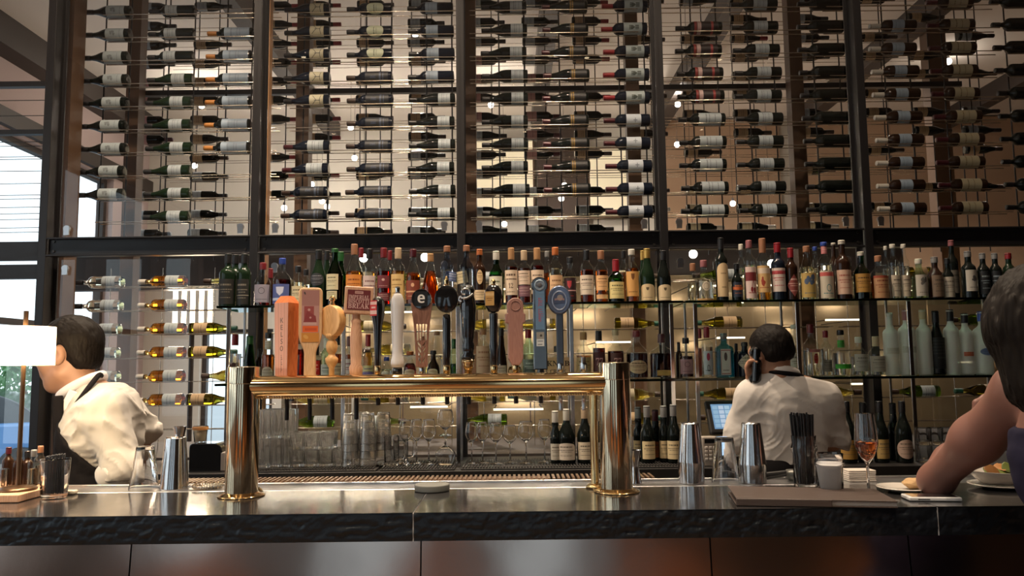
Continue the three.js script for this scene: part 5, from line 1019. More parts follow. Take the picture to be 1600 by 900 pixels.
{ // tall tapered block with engraved lettering
  const { t, y, w } = handle(447, 'tall pinkish wooden tap handle engraved with vertical lettering, nearest the window'), y0 = y(585), y1 = y(474), y2 = y(463), a = w(12.5), b = w(14.5);
  const turn = -0.42;
  const blk = new THREE.Group(); blk.name = 'block'; t.add(blk); blk.rotation.y = turn; blk.position.z = 0;
  const q = (s, yy) => [[-s, yy, s], [s, yy, s], [s, yy, -s], [-s, yy, -s]], rings = [...q(a * 0.92, 0.0), ...q(b * 0.93, y1), ...q(b * 0.5, y2)];
  const mk = (quads) => { const pos = []; for (const f of quads) for (const i of [f[0], f[1], f[2], f[0], f[2], f[3]]) pos.push(...rings[i]); const g = new THREE.BufferGeometry(); g.setAttribute('position', new THREE.Float32BufferAttribute(pos, 3)); g.computeVertexNormals(); return uvFit(g); };
  part(blk, 'front_face', mk([[0, 1, 5, 4], [3, 0, 4, 7], [2, 3, 7, 6]]), wPink);
  part(blk, 'side_face', mk([[1, 2, 6, 5], [4, 5, 9, 8], [5, 6, 10, 9], [6, 7, 11, 10], [7, 4, 8, 11], [8, 9, 10, 11]]), wOrange, null, 'orange-stained side and pyramid top');
  const gw = b * 1.84, m = decal(blk, 'lettering', gw, y1 * 0.998, (g, W, H) => {
    for (let x = 0; x < W; x++) { const n = 0.5 + 0.5 * Math.sin(x * 0.11 + noise3.noise(x * 0.05, 3, 1) * 6); g.fillStyle = `rgb(${196 - n * 18},${142 - n * 16},${126 - n * 16})`; g.fillRect(x, 0, 1, H); }
    g.fillStyle = '#6a4a40'; g.textAlign = 'center'; g.textBaseline = 'middle'; g.font = 'bold 105px sans-serif';
    [...'KELSO'].forEach((c, i) => g.fillText(c, W / 2, H * (0.24 + i * 0.095)));
    for (let i = 0; i < 10; i++) g.fillRect(W * 0.45, H * (0.71 + i * 0.024), W * (0.06 + 0.08 * ((i * 7) % 3) / 2), H * 0.012);
  }, [0, y1 / 2, b * 0.925 + 0.0006]);
  { const p = m.geometry.attributes.position, k = (a * 0.92) / (b * 0.93); for (let i = 0; i < p.count; i++) if (p.getY(i) < 0) p.setX(i, p.getX(i) * k); }
  m.rotation.x = -Math.atan((b * 0.93 - a * 0.92) / y1) * -1; m.position.z = (a * 0.92 + b * 0.93) / 2 + 0.0008;
}
{ // paddle with a printed label
  const { t, y, w } = handle(484, 'pale wooden paddle tap handle with a faded red and orange label'), W = w(32) / 2, ys = y(548), yt = y(452), n = w(7);
  const s = new THREE.Shape(); s.moveTo(-n, 0); s.lineTo(-n, ys - 0.012); s.bezierCurveTo(-n, ys + 0.015, -W, ys + 0.02, -W, ys + 0.06); s.lineTo(-W, yt - 0.012); s.quadraticCurveTo(-W, yt, -W + 0.012, yt); s.lineTo(W - 0.012, yt); s.quadraticCurveTo(W, yt, W, yt - 0.012); s.lineTo(W, ys + 0.06); s.bezierCurveTo(W, ys + 0.02, n, ys + 0.015, n, ys - 0.012); s.lineTo(n, 0); s.closePath();
  const g = new THREE.Group(); g.name = 'paddle'; t.add(g); g.rotation.y = 0.22;
  part(g, 'board', uvFit(extrude(s, 0.026, 0.004)), wLight);
  const h = yt - ys - 0.03;
  decal(g, 'print', W * 1.66, h, (c, cw, ch) => {
    c.fillStyle = '#b98f88'; c.fillRect(0, 0, cw, ch); const gr = rng(4);
    c.fillStyle = '#a87a74'; c.fillRect(0, 0, cw, ch * 0.30); c.fillStyle = '#4b3f3e'; c.beginPath(); c.ellipse(cw * 0.17, ch * 0.06, 12, 24, -0.4, 0, 7); c.fill();
    c.fillStyle = '#994c4a'; c.fillRect(cw * 0.14, ch * 0.31, cw * 0.56, ch * 0.3); c.fillStyle = '#8b3d3e'; c.beginPath(); c.moveTo(cw * 0.1, ch * 0.62); c.lineTo(cw * 0.3, ch * 0.4); c.lineTo(cw * 0.8, ch * 0.5); c.lineTo(cw * 0.85, ch * 0.62); c.fill();
    c.fillStyle = '#c79a94'; c.beginPath(); c.arc(cw * 0.42, ch * 0.38, 20, 0, 7); c.fill(); c.beginPath(); c.arc(cw * 0.5, ch * 0.53, 15, 0, 7); c.fill();
    c.fillStyle = '#c9a39c'; c.fillRect(cw * 0.1, ch * 0.62, cw * 0.75, ch * 0.05); c.fillStyle = '#e0662c'; c.fillRect(cw * 0.06, ch * 0.69, cw * 0.88, ch * 0.12); c.fillStyle = '#b9472c'; for (let i = 0; i < 9; i++) c.fillRect(cw * (0.2 + i * 0.075), ch * 0.73, cw * 0.05, ch * 0.05);
    c.fillStyle = '#c9883c'; c.fillRect(0, ch * 0.82, cw, ch * 0.18); c.fillStyle = '#d8a45a'; c.beginPath(); c.ellipse(cw * 0.25, ch * 0.9, 40, 26, 0.6, 0, 7); c.fill();
  }, [0, ys + 0.026 + h / 2, 0.0142]);
}
{ // round disc over a turned stem with a brass finial
  const { t, y, w } = handle(518, 'round blank wooden disc tap handle on a turned honey-coloured stem'), cy = y(502), r = w(25) ;
  const st = (p) => y(p);
  part(t, 'stem', uvFit(lathe([[0.0001, 0], [w(7), 0], [w(7), st(575)], [w(15), st(566)], [w(16), st(560)], [w(9), st(556)], [w(8), st(553)], [w(13), st(548)], [w(15), st(541)], [w(12), st(534)], [w(8), st(531)], [w(15), st(527)], [w(15), st(523)], [w(9), st(519)], [w(8), cy], [0.0001, cy]].map(([a, b]) => [a * 0.62, b]), { n: 32 })), wHoney);
  const d = part(t, 'disc', uvFit(lathe([[0.0001, -0.014], [r - 0.003, -0.014], [r, -0.011], [r, 0.011], [r - 0.003, 0.014], [0.0001, 0.014]], { n: 48 }).rotateX(PI / 2)), wHoney, [0, cy, 0]);
  d.rotation.y = -0.62;
  part(t, 'finial', lathe([[0.0001, 0], [w(6), 0], [w(4), st(474) - st(478)], [w(3), st(471) - st(478)], [w(5.5), st(468) - st(478)], [w(4), st(464) - st(478)], [0.0001, st(461) - st(478)]], { n: 20 }), M.brass, [0, cy + r * 0.96, 0]);
}
{ // square sign
  const { t, y, w } = handle(556, 'wooden tap handle with a square maroon sign board'), c = y(470), s = w(44), h = w(43);
  part(t, 'stem', uvFit(lathe([[0.0001, 0], [w(10), 0], [w(10.5), y(574)], [w(8), y(569)], [w(8.6), y(556)], [w(9.6), y(530)], [w(8), y(512)], [w(6.5), y(506)], [w(8.5), y(502)], [w(6), y(498)], [w(6.5), c], [0.0001, c]].map(([a, b]) => [a, b]), { n: 32 })), wTan);
  const g = new THREE.Group(); g.name = 'sign'; t.add(g); g.position.set(w(4), c, 0.004); g.rotation.set(0, 0.2, -0.05);
  part(g, 'board', uvFit(rbx(s, h, 0.03, 0.004)), wTan);
  decal(g, 'sign_print', s * 0.80, h * 0.72, (q, W, H) => {
    q.fillStyle = '#6b2a2c'; q.fillRect(0, 0, W, H); q.fillStyle = '#c8a198'; q.textAlign = 'center'; q.textBaseline = 'middle';
    q.fillRect(W * 0.32, H * 0.06, W * 0.36, H * 0.13); q.fillStyle = '#7d4a48'; q.font = 'bold 22px serif'; for (let k = 0; k < 6; k++) q.fillRect(W * (0.36 + k * 0.048), H * 0.1, W * 0.03, H * 0.05);
    q.fillStyle = '#d0b1a8'; q.font = 'bold 60px serif'; q.fillText('IMPERIAL', W / 2, H * 0.36, W * 0.92); q.fillText('BISCOTTI', W / 2, H * 0.57, W * 0.92); q.font = 'bold 76px serif'; q.fillText('BREAK', W / 2, H * 0.81, W * 0.92);
  }, [0, 0.001, 0.0162]);
}
{ // black with red label
  const { t, y, w } = handle(590, 'slim black tap handle with a small red and white label'), m = M.gloss;
  part(t, 'ferrule', ...ferrule(y(570), w(5)));
  part(t, 'stem', lathe([[0.0001, y(571)], [w(4.5), y(571)], [w(5.5), y(540)], [w(7), y(508)], [w(10), y(495)], [w(11), y(480)], [w(10), y(470)], [w(6), y(465)], [0.0001, y(463)]], { n: 28, flat: 1 }), m);
  decal(t, 'print', w(13), w(24), (q, W, H) => { q.fillStyle = '#c8332e'; q.fillRect(0, 0, W, H); q.fillStyle = '#e3bcb4'; q.fillRect(0, H * 0.08, W, H * 0.2); q.fillRect(W * 0.2, H * 0.4, W * 0.6, H * 0.12); q.fillRect(0, H * 0.65, W, H * 0.25); }, [-w(5.5), y(482), w(9.6)], -0.5);
}
{ // white ceramic
  const { t, y, w } = handle(621, 'white porcelain tap handle with a chrome tip');
  part(t, 'ferrule', ...ferrule(y(573), w(8), M.gloss));
  part(t, 'porcelain', lathe([[0.0001, y(574)], [w(9.5), y(574)], [w(10.5), y(568)], [w(10), y(562)], [w(8.5), y(557)], [w(8), y(550)], [w(8.6), y(530)], [w(10), y(500)], [w(11), y(480)], [w(10), y(468)], [w(7), y(461)], [w(5), y(459)], [0.0001, y(458)]], { n: 36 }), M.ceramic);
  part(t, 'tip', lathe([[0.0001, 0], [w(4.5), 0], [w(3.2), w(4)], [w(4), w(8)], [w(3), w(11)], [0.0001, w(12)]], { n: 20 }), M.chrome, [0, y(459), 0]);
}
{ // letter e on a flaring board with a wheat cut-out
  const { t, y, w } = handle(659, 'brown tap handle with a black disc bearing a white letter e and wheat cut-outs');
  part(t, 'ferrule', ...ferrule(y(572), w(4), M.chrome));
  const sh = new THREE.Shape(); const A = w(16.5), B = w(8.5), yb = y(573), yt = y(474), yf = y(500);
  sh.moveTo(-B, yb); sh.bezierCurveTo(-B, yb + 0.05, -w(11), yf - 0.01, -A, yt); sh.lineTo(A, yt); sh.bezierCurveTo(w(11), yf - 0.01, B, yb + 0.05, B, yb); sh.closePath();
  const hole = (pts) => { const p = new THREE.Path(); pts.forEach(([x, yy], i) => (i ? p.lineTo(x, yy) : p.moveTo(x, yy))); p.closePath(); sh.holes.push(p); };
  for (const k of [-1.5, -0.5, 0.5, 1.5]) hole([[k * w(4.2) - w(1.4), y(532)], [k * w(4.6) - w(1.4), y(506)], [k * w(4.6) + w(1.4), y(506)], [k * w(4.2) + w(1.4), y(532)]]);
  for (let j = 0; j < 4; j++) for (const s of [-1, 1]) { const p = 538 + j * 8.2; hole([[s * w(1), y(p + 6)], [s * w(6.4 - j * 0.4), y(p - 1)], [s * w(6.4 - j * 0.4), y(p - 5)], [s * w(1), y(p + 1.5)]]); }
  const b = part(t, 'board', uvFit(extrude(sh, 0.022, 0.0012)), wBrown); b.rotation.y = 0.1;
  const d = part(t, 'disc', lathe([[0.0001, -0.013], [w(15), -0.013], [w(15.5), -0.01], [w(15.5), 0.011], [w(15), 0.013], [0.0001, 0.013]], { n: 40 }).rotateX(PI / 2), M.gloss, [0, y(467.5), 0.001]);
  const e = decal(d, 'letter', w(20), w(23), (q, W, H) => { q.fillStyle = '#0e0e10'; q.fillRect(0, 0, W, H); q.fillStyle = '#e4e0da'; q.font = 'bold 300px sans-serif'; q.textAlign = 'center'; q.textBaseline = 'middle'; q.fillText('e', W / 2, H * 0.42); }, [0, 0, 0.0142]);
}
{ // black disc
  const { t, y, w } = handle(698, 'tap handle with a plain glossy black disc and brass finial');
  part(t, 'ferrule', ...ferrule(y(569), w(6)));
  part(t, 'stem', lathe([[0.0001, y(570)], [w(5.5), y(570)], [w(6.5), y(540)], [w(6), y(528)], [w(6.5), y(500)], [w(5.5), y(492)], [0.0001, y(490)]], { n: 28 }), M.gloss);
  part(t, 'disc', lathe([[0.0001, -0.014], [w(17), -0.013], [w(18.5), -0.008], [w(19), 0], [w(18.5), 0.008], [w(17), 0.013], [0.0001, 0.015]], { n: 48 }).rotateX(PI / 2), M.gloss, [0, y(467), 0]).scale.y = 1.16;
  part(t, 'finial', lathe([[0.0001, 0], [w(5), 0], [w(3), w(4)], [w(4.2), w(7)], [w(3), w(10)], [w(1.5), w(14)], [0.0001, w(15)]], { n: 20 }), M.brass, [0, y(446), 0]);
}
{ // carved black handle with a silver scroll
  const { t, y, w } = handle(732, 'thick carved black tap handle topped by a silver scroll');
  part(t, 'ferrule', lathe([[0.0001, 0], [w(5), 0], [w(6), y(578)], [w(9), y(573)], [w(8), y(569)], [w(10), y(566)], [w(10), y(562)], [0.0001, y(561)]], { n: 24 }), M.brass);
  part(t, 'stem', lathe([[0.0001, y(562)], [w(10), y(562)], [w(10.5), y(557)], [w(8), y(552)], [w(9), y(548)], [w(10), y(540)], [w(8), y(534)], [w(9.5), y(526)], [w(12), y(500)], [w(13), y(480)], [w(11), y(468)], [w(9), y(460)], [w(11), y(454)], [w(9), y(447)], [0.0001, y(445)]], { n: 32 }), M.gloss);
  const pts = []; for (let i = 0; i <= 30; i++) { const a = -0.6 + i / 30 * 5.4, r = w(8) * (1 - i / 46); pts.push(V(-w(4) + Math.cos(a) * r * 1.1, y(458) + Math.sin(a) * r, w(11))); }
  part(t, 'scroll', [tube(pts, w(1.7), 60, 8), tube([V(-w(12), y(464), w(9)), V(-w(6), y(467), w(12)), V(w(2), y(465), w(12)), V(w(8), y(460), w(10))], w(1.9), 24, 8), tube([V(-w(12), y(464), w(9)), V(-w(13), y(470), w(8)), V(-w(9), y(472), w(10))], w(1.7), 16, 8)], M.chrome);
}
{ // black and gold
  const { t, y, w } = handle(772, 'glossy black tap handle with a gold label and brass finial');
  part(t, 'ferrule', ...ferrule(y(569), w(6)));
  part(t, 'stem', lathe([[0.0001, y(570)], [w(5.5), y(570)], [w(6), y(548)], [w(7), y(540)], [w(6), y(532)], [w(6.5), y(505)], [w(7), y(491)], [w(6), y(489)], [0.0001, y(488)]], { n: 28 }), M.gloss);
  part(t, 'oval', lathe([[0.0001, y(489)], [w(8), y(487)], [w(13), y(478)], [w(14.5), y(466)], [w(13), y(454)], [w(8), y(446)], [0.0001, y(444)]], { n: 36, flat: 0.6, rp: 0 }), M.gloss);
  decal(t, 'print', w(15), w(22), (q, W, H) => { q.fillStyle = '#c0924a'; q.fillRect(0, 0, W, H); q.fillStyle = '#d8b274'; q.fillRect(0, H * 0.1, W, H * 0.2); q.fillStyle = '#8a6024'; q.fillRect(W * 0.15, H * 0.45, W * 0.7, H * 0.07); q.fillRect(W * 0.25, H * 0.6, W * 0.5, H * 0.05); }, [-w(5.5), y(467), w(8.6)], -0.38);
  part(t, 'finial', lathe([[0.0001, 0], [w(4.5), 0], [w(3), w(3)], [w(4), w(6)], [w(2.5), w(9)], [0.0001, w(11)]], { n: 20 }), M.brass, [0, y(446), 0]);
}
{ // pink wood, sword shape
  const { t, y, w } = handle(806, 'pinkish wooden tap handle shaped like a broad blade with a round head');
  part(t, 'ferrule', ...ferrule(y(567), w(5.5)));
  const s = new THREE.Shape(); const a = w(10), b = w(14), c = w(11);
  s.moveTo(-w(5), y(569)); s.lineTo(-a, y(560)); s.lineTo(-a, y(505)); s.lineTo(-b, y(503)); s.lineTo(-b, y(492)); s.lineTo(-c, y(490)); s.lineTo(-c, y(478)); s.absarc(0, y(478), c, PI, 0, true); s.lineTo(c, y(490)); s.lineTo(b, y(492)); s.lineTo(b, y(503)); s.lineTo(a, y(505)); s.lineTo(a, y(560)); s.lineTo(w(5), y(569)); s.closePath();
  const g = part(t, 'blade', uvFit(extrude(s, 0.026, 0.003)), wRose); g.rotation.y = 0.12;
  part(g, 'ring', new THREE.TorusGeometry(w(7.5), w(0.9), 10, 36).translate(0, y(478), 0.0135), wRose);
}
{ // blue strip
  const { t, y, w } = handle(845, 'slim black tap handle with a blue strip and red script');
  const s = new THREE.Shape(); const a = w(9.2), r = w(11.5), cy = y(446);
  s.moveTo(-a, y(576)); s.lineTo(-a, cy - w(8)); s.absarc(0, cy, r, PI + 0.75, -0.75, true); s.lineTo(a, y(576)); s.closePath();
  part(t, 'foot', cyl(w(5), w(6), y(574), 20, 0, y(574) / 2, 0), M.gloss);
  part(t, 'board', extrude(s, 0.022, 0.003), M.gloss);
  const h = y(453) - y(515);
  decal(t, 'strip', w(14), h, (q, W, H) => {
    q.fillStyle = '#61809f'; q.fillRect(0, 0, W, H); q.fillStyle = '#a8404c'; q.save(); q.translate(W / 2, H * 0.5); q.rotate(PI / 2); q.strokeStyle = '#a8404c'; q.lineWidth = 14; q.lineCap = 'round'; const rr = rng(12); for (let k = -5; k <= 5; k++) { if (k === -1) continue; const X = k * H * 0.055; q.beginPath(); q.moveTo(X, -W * (0.12 + rr() * 0.22)); q.quadraticCurveTo(X + 25 * rr(), 0, X - 8, W * 0.12); q.quadraticCurveTo(X + 20, W * 0.2, X + 34, W * (rr() - 0.5) * 0.4); q.stroke(); } q.restore();
  }, [0, y(515) + h / 2, 0.0122]);
  decal(t, 'plate', w(12), w(22), (q, W, H) => { q.fillStyle = '#8f8e88'; q.fillRect(0, 0, W, H * 0.5); q.fillStyle = '#3c3936'; q.beginPath(); q.arc(W * 0.6, H * 0.25, 40, 0, 7); q.fill(); q.fillStyle = '#c3c9cc'; q.fillRect(0, H * 0.5, W, H * 0.5); q.fillStyle = '#5f6a70'; q.fillRect(W * 0.15, H * 0.62, W * 0.7, H * 0.05); q.fillRect(W * 0.15, H * 0.85, W * 0.6, H * 0.06); }, [0, y(530), 0.0122]);
  const rim = part(t, 'badge', lathe([[0.0001, 0], [w(8.5), 0], [w(8.5), 0.003], [w(6.5), 0.004], [w(6.2), 0.002], [0.0001, 0.002]], { n: 36 }).rotateX(PI / 2), std({ color: rgb(0.34, 0.42, 0.50), roughness: 0.35, metalness: 0.4 }), [0, cy, 0.011]);
  part(rim, 'emblem', [lathe([[0.0001, 0], [w(3.6), 0], [w(3.4), 0.002], [0.0001, 0.0022]], { n: 24 }).rotateX(PI / 2).translate(0, 0, 0.003), bx(w(12), w(0.9), 0.001, 0, 0, 0.0035)], std({ color: rgb(0.12, 0.12, 0.13), roughness: 0.4 }));
}
{ // blue oval
  const { t, y, w } = handle(876, 'tap handle with a silvery blue oval head on a dark stem');
  const m = std({ color: rgb(0.06, 0.075, 0.10), roughness: 0.28, metalness: 0.5 });
  part(t, 'stem', rbx(w(11), y(487) - y(575), 0.016, 0.004, 0, (y(487) + y(575)) / 2, 0), m);
  const o = part(t, 'oval', lathe([[0.0001, -0.012], [w(17), -0.012], [w(18.5), -0.006], [w(18.5), 0.006], [w(17), 0.012], [w(16), 0.010], [0.0001, 0.010]], { n: 48 }).rotateX(PI / 2), std({ color: rgb(0.16, 0.20, 0.30), roughness: 0.25, metalness: 0.6 }), [0, y(469), 0]); o.scale.y = 1.24;
  const ring = part(t, 'ring', new THREE.TorusGeometry(w(11), w(0.9), 10, 40), std({ color: rgb(0.42, 0.48, 0.62), roughness: 0.3, metalness: 0.6 }), [0, y(470), 0.0105]); ring.scale.y = 1.32;
  decal(t, 'emblem', w(17), w(15), (q, W, H) => { q.fillStyle = '#3f4a66'; q.fillRect(0, 0, W, H); q.fillStyle = '#8d8784'; q.beginPath(); q.arc(W * 0.55, H * 0.4, 70, 0, 7); q.fill(); q.fillStyle = '#a3837a'; q.font = 'bold 64px serif'; q.textAlign = 'center'; q.textBaseline = 'middle'; for (let k = 0; k < 7; k++) q.fillRect(W * (0.06 + k * 0.13), H * (0.42 + 0.02 * Math.abs(k - 3)), W * 0.09, H * 0.2); }, [0, y(467), 0.0112]);
}

// ---------------------------------------------------------------- glassware on the back counter
M.crystal = phy({ color: 0xffffff, roughness: 0.0, transmission: 1, thickness: 0.003, ior: 1.5 });
M.crystalRib = phy({ color: rgb(0.95, 0.94, 0.92), roughness: 0.0, transmission: 0.95, thickness: 0.003, ior: 1.5 });
const MATY = COUNTER + 0.0145;
const ribbed = (pts, n = 72, depth = 0.045) => { const g = lathe(pts, { n }), p = g.attributes.position; for (let i = 0; i < p.count; i++) { const a = Math.atan2(p.getZ(i), p.getX(i)), k = 1 + depth * Math.cos(a * 12); p.setX(i, p.getX(i) * k); p.setZ(i, p.getZ(i) * k); } g.computeVertexNormals(); return g; };
const highballG = ribbed([[0.0001, 0.0], [0.027, 0.0], [0.029, 0.004], [0.032, 0.136], [0.0312, 0.1385], [0.0300, 0.136], [0.0268, 0.014], [0.0001, 0.012]]);
const rocksG = ribbed([[0.0001, 0.0], [0.031, 0.0], [0.033, 0.005], [0.036, 0.080], [0.035, 0.0825], [0.0338, 0.080], [0.0305, 0.016], [0.0001, 0.014]], 72, 0.05);
const pintG = lathe([[0.0001, 0.0], [0.029, 0.0], [0.031, 0.004], [0.0425, 0.146], [0.0418, 0.1485], [0.0402, 0.146], [0.0290, 0.012], [0.0001, 0.010]], { n: 32 });
function glassAt(name, geo, label, cat, pos, group, mat = M.crystal, flip = false) { const m = solo(name, geo, mat, label, cat, pos, group); if (flip) m.rotation.x = PI; return m; }
const HX = [414, 432, 449], depthWord = ['front', 'rear'], colWord = ['left', 'middle', 'right'];
for (let d = 0; d < 2; d++) for (let lv = 0; lv < 2; lv++) HX.forEach((px, c) => glassAt('highball_glass', highballG, `ribbed highball glass, ${lv ? 'top' : 'bottom'} layer, ${depthWord[d]} ${colWord[c]}, stacked behind the first brass post`, 'glass', [at(px, 700, 3.95).x, MATY + lv * 0.1392, -3.95 - d * 0.078], 'stacked highball glasses', M.crystalRib));
const RX = [464, 487, 510, 531];
for (let d = 0; d < 2; d++) for (let lv = 0; lv < 2; lv++) RX.forEach((px, c) => {
  if (lv && c === 3) return;
  glassAt('rocks_glass', rocksG, `ribbed short tumbler, ${lv ? 'top' : 'bottom'} layer, ${depthWord[d]} row, ${ORD[c]} from the highballs`, 'glass', [at(px, 700, 3.95).x, MATY + lv * 0.0832, -3.95 - d * 0.085], 'stacked short tumblers', M.crystalRib);
});
[[547, 4, 0], [574, 4, 0.01], [560, 4, 0.10], [596, 4, 0.06]].forEach(([px, n, dz], k) => { for (let i = 0; i < n; i++) glassAt('pint_glass', pintG, `upturned pint glass, ${ORD[i]} from the bottom of the ${['near the tumblers', 'front right', 'rear', 'tallest right'][k]} nested stack`, 'glass', [at(px, 700, 3.95).x, MATY + 0.1487 + i * 0.036, -3.95 - dz], 'nested pint glasses', M.crystalRib, true); });
for (const [px, dz, lab] of [[611, 0.02, 'clear glass mug beside the pint stacks'], [622, 0.10, 'clear glass mug tucked behind the first mug']]) {
  const m = thing('glass_mug', lab, 'mug', [at(px, 700, 3.95).x, MATY, -3.95 - dz]);
  part(m, 'cup', lathe([[0.0001, 0], [0.034, 0], [0.036, 0.005], [0.037, 0.14], [0.036, 0.142], [0.0335, 0.14], [0.032, 0.016], [0.0001, 0.014]], { n: 32 }), M.crystal);
  part(m, 'handle', tube([V(0.035, 0.115, 0), V(0.06, 0.11, 0), V(0.064, 0.07, 0), V(0.055, 0.035, 0), V(0.035, 0.03, 0)], 0.006, 20, 10), M.crystal);
}
// stemmed glasses: [r of bowl, bowl height, stem height]
function stemware(t, r, bowl, stem, rimK = 0.72, foot = 0.033) {
  const y0 = stem, o = [], i2 = [];
  for (let k = 0; k <= 12; k++) { const f = k / 12, y = y0 + bowl * f, rr = r * (f < 0.45 ? Math.sin((f / 0.45) * PI / 2) ** 0.75 : 1 - (1 - rimK) * ((f - 0.45) / 0.55) ** 1.6); o.push([Math.max(rr, 0.005), y]); if (f > 0.04) i2.push([Math.max(rr - 0.0014, 0.0015), y]); }
  part(t, 'bowl', lathe([...o, ...i2.reverse(), [0.0001, y0 + bowl * 0.06]], { n: 36 }), M.crystal);
  part(t, 'stem', lathe([[0.006, y0 + 0.004], [0.004, y0 - 0.012], [0.0035, y0 * 0.5], [0.005, 0.012], [foot * 0.5, 0.0055], [foot, 0.002], [foot, 0], [0.0001, 0]].reverse(), { n: 28 }), M.crystal);
}
[[634, 656, 0.034, 0.02, 'wine glass just right of the glass mugs'], [651, 655, 0.033, 0.05, 'wine glass second from the glass mugs'], [670, 655, 0.036, 0.01, 'wine glass third from the glass mugs'], [737, 659, 0.032, 0.0, 'wine glass right against the middle shelf upright'], [754, 659, 0.031, 0.03, 'tulip wine glass second right of the middle upright'], [775, 660, 0.034, 0.0, 'wine glass third right of the middle upright'], [797, 664, 0.036, 0.03, 'wide wine glass fourth right of the middle upright'], [822, 658, 0.041, 0.0, 'largest wine glass standing alone before the green bottle'], [851, 655, 0.034, 0.03, 'tall wine glass beside the dark wine bottles']].forEach(([px, top, r, dz, lab]) => {
  const D = 3.98 + dz, c = at(px, 700, D), h = at(px, top, D).y - MATY;
  stemware(thing('wine_glass', lab, 'wine glass', [c.x, MATY, -D], 'wine glasses on the back counter'), r, h * 0.50, h * 0.50);
});
{
  const c = at(696, 700, 3.97), h1 = at(696, 680, 3.97).y - MATY, t = thing('wine_glass', 'round snifter turned upside down left of the middle upright', 'wine glass', [c.x, MATY + h1, -3.97], 'wine glasses on the back counter');
  stemware(t, 0.05, h1 * 0.66, h1 * 0.34, 0.66, 0.034); t.rotation.x = PI;
  const u = thing('wine_glass', 'snifter balanced on the foot of the upturned one', 'wine glass', [c.x, MATY + h1 + 0.001, -3.97], 'wine glasses on the back counter'), h2 = at(696, 640, 3.97).y - MATY - h1;
  stemware(u, 0.042, h2 * 0.8, h2 * 0.2, 0.78, 0.03);
}
[1444, 1462, 1480].forEach((px, k) => { for (let lv = 0; lv < 2; lv++) glassAt('rocks_glass', rocksG, `ribbed tumbler at the dim end, ${lv ? 'upper' : 'lower'} layer, ${colWord[k]} of three behind the raised elbow`, 'glass', [at(px, 700, 3.98).x, COUNTER + 0.0005 + lv * 0.0832, -3.98], 'tumblers at the dim end'); });

// ---------------------------------------------------------------- steel tins, jiggers and glasses on the bar
const RAIL = BAR - 0.012 + 0.0135;
function tinPair(px, words, y0, y1, seam, wb, wt, D) {
  const c = at(px, 757, D), k = perPx(D), hs = at(px, seam, D).y - RAIL, h = at(px, y1, D).y - RAIL, t = thing('cocktail_shaker', words, 'cocktail shaker', [c.x, RAIL, -D]);
  if (seam) {
    part(t, 'lower_tin', lathe([[0.0001, 0.001], [wb * k * 0.93, 0], [wb * k * 0.95, 0.002], [wb * k, hs], [wb * k * 0.97, hs + 0.001], [0.0001, hs]], { n: 48 }), M.steelTin);
    part(t, 'upper_tin', lathe([[wb * k * 0.985, hs - 0.004], [wb * k * 1.0, hs + 0.002], [wb * k * 0.98, hs + 0.006], [wt * k * 1.02, h - 0.005], [wt * k * 0.97, h], [0.0001, h - 0.002]], { n: 48 }), M.steelTin);
  }
  return t;
}
M.steelTin = std({ color: rgb(0.66, 0.65, 0.65), roughness: 0.16, metalness: 1, roughnessMap: noiseTex(128, (u, v) => [1, 0.8 + 0.5 * tiled(u, v, 3, 61, 4), 1]) });
tinPair(1081, 'two steel shaker tins stacked, beside the second brass post', 757, 660, 723, 20.5, 14, 2.56);
tinPair(1177, 'two steel shaker tins stacked, right of the upturned mixing glass', 757, 660, 726, 21, 14, 2.55);
{
  const D = 2.56, c = at(272, 770, D), k = perPx(D), h = at(272, 683, D).y - RAIL, t = thing('cocktail_shaker', 'tall steel shaker tin turned upside down by the pint glass', 'cocktail shaker', [c.x, RAIL, -D]);
  part(t, 'tin', lathe([[21.5 * k * 0.96, 0.001], [21.5 * k, 0.0], [21.3 * k, 0.004], [15.5 * k, h - 0.004], [14.5 * k, h], [0.0001, h - 0.001]], { n: 48 }), M.steelTin);
  const j = thing('jigger', 'small steel jigger standing on the upturned shaker tin', 'jigger', [c.x + 6 * k, RAIL + h + 0.0005, -D]), hj = 16 * k;
  part(j, 'cup', lathe([[0.0001, 0], [6 * k, 0], [7 * k, 0.002], [10 * k, hj], [9.5 * k, hj], [6 * k, 0.004], [0.0001, 0.004]], { n: 32 }), M.steelTin);
}
{
  const D = 2.57, c = at(993, 757, D), k = perPx(D), h = at(993, 703, D).y - RAIL, t = thing('jigger', 'tall slim steel jigger beside the second brass post', 'jigger', [c.x, RAIL, -D]);
  part(t, 'lower_cup', lathe([[10 * k, 0.0], [10 * k, 0.001], [5.5 * k, h * 0.5], [0.0001, h * 0.5]], { n: 32 }), M.steelTin);
  part(t, 'upper_cup', lathe([[0.0001, h * 0.48], [5.5 * k, h * 0.5], [10 * k, h], [9.4 * k, h], [5 * k, h * 0.52], [0.0001, h * 0.52]], { n: 32 }), M.steelTin);
}
function upturned(px, words, D, base, topw, py) {
  const c = at(px, 757, D), k = perPx(D), h = at(px, py, D).y - RAIL;
  const g = lathe([[base * k, 0], [base * k, 0.002], [topw * k, h - 0.003], [topw * k * 0.94, h], [0.0001, h], [0.0001, h - 0.012], [topw * k * 0.86, h - 0.014], [base * k - 0.0022, 0.002], [base * k - 0.002, 0]], { n: 40 });
  return solo('pint_glass', g, M.crystal, words, 'glass', [c.x, RAIL, -D]);
}
upturned(225, 'pint glass turned upside down beside the tall shaker tin', 2.56, 22, 13, 697);
upturned(1134, 'mixing glass turned upside down between the stacked tins', 2.56, 21, 14, 683);
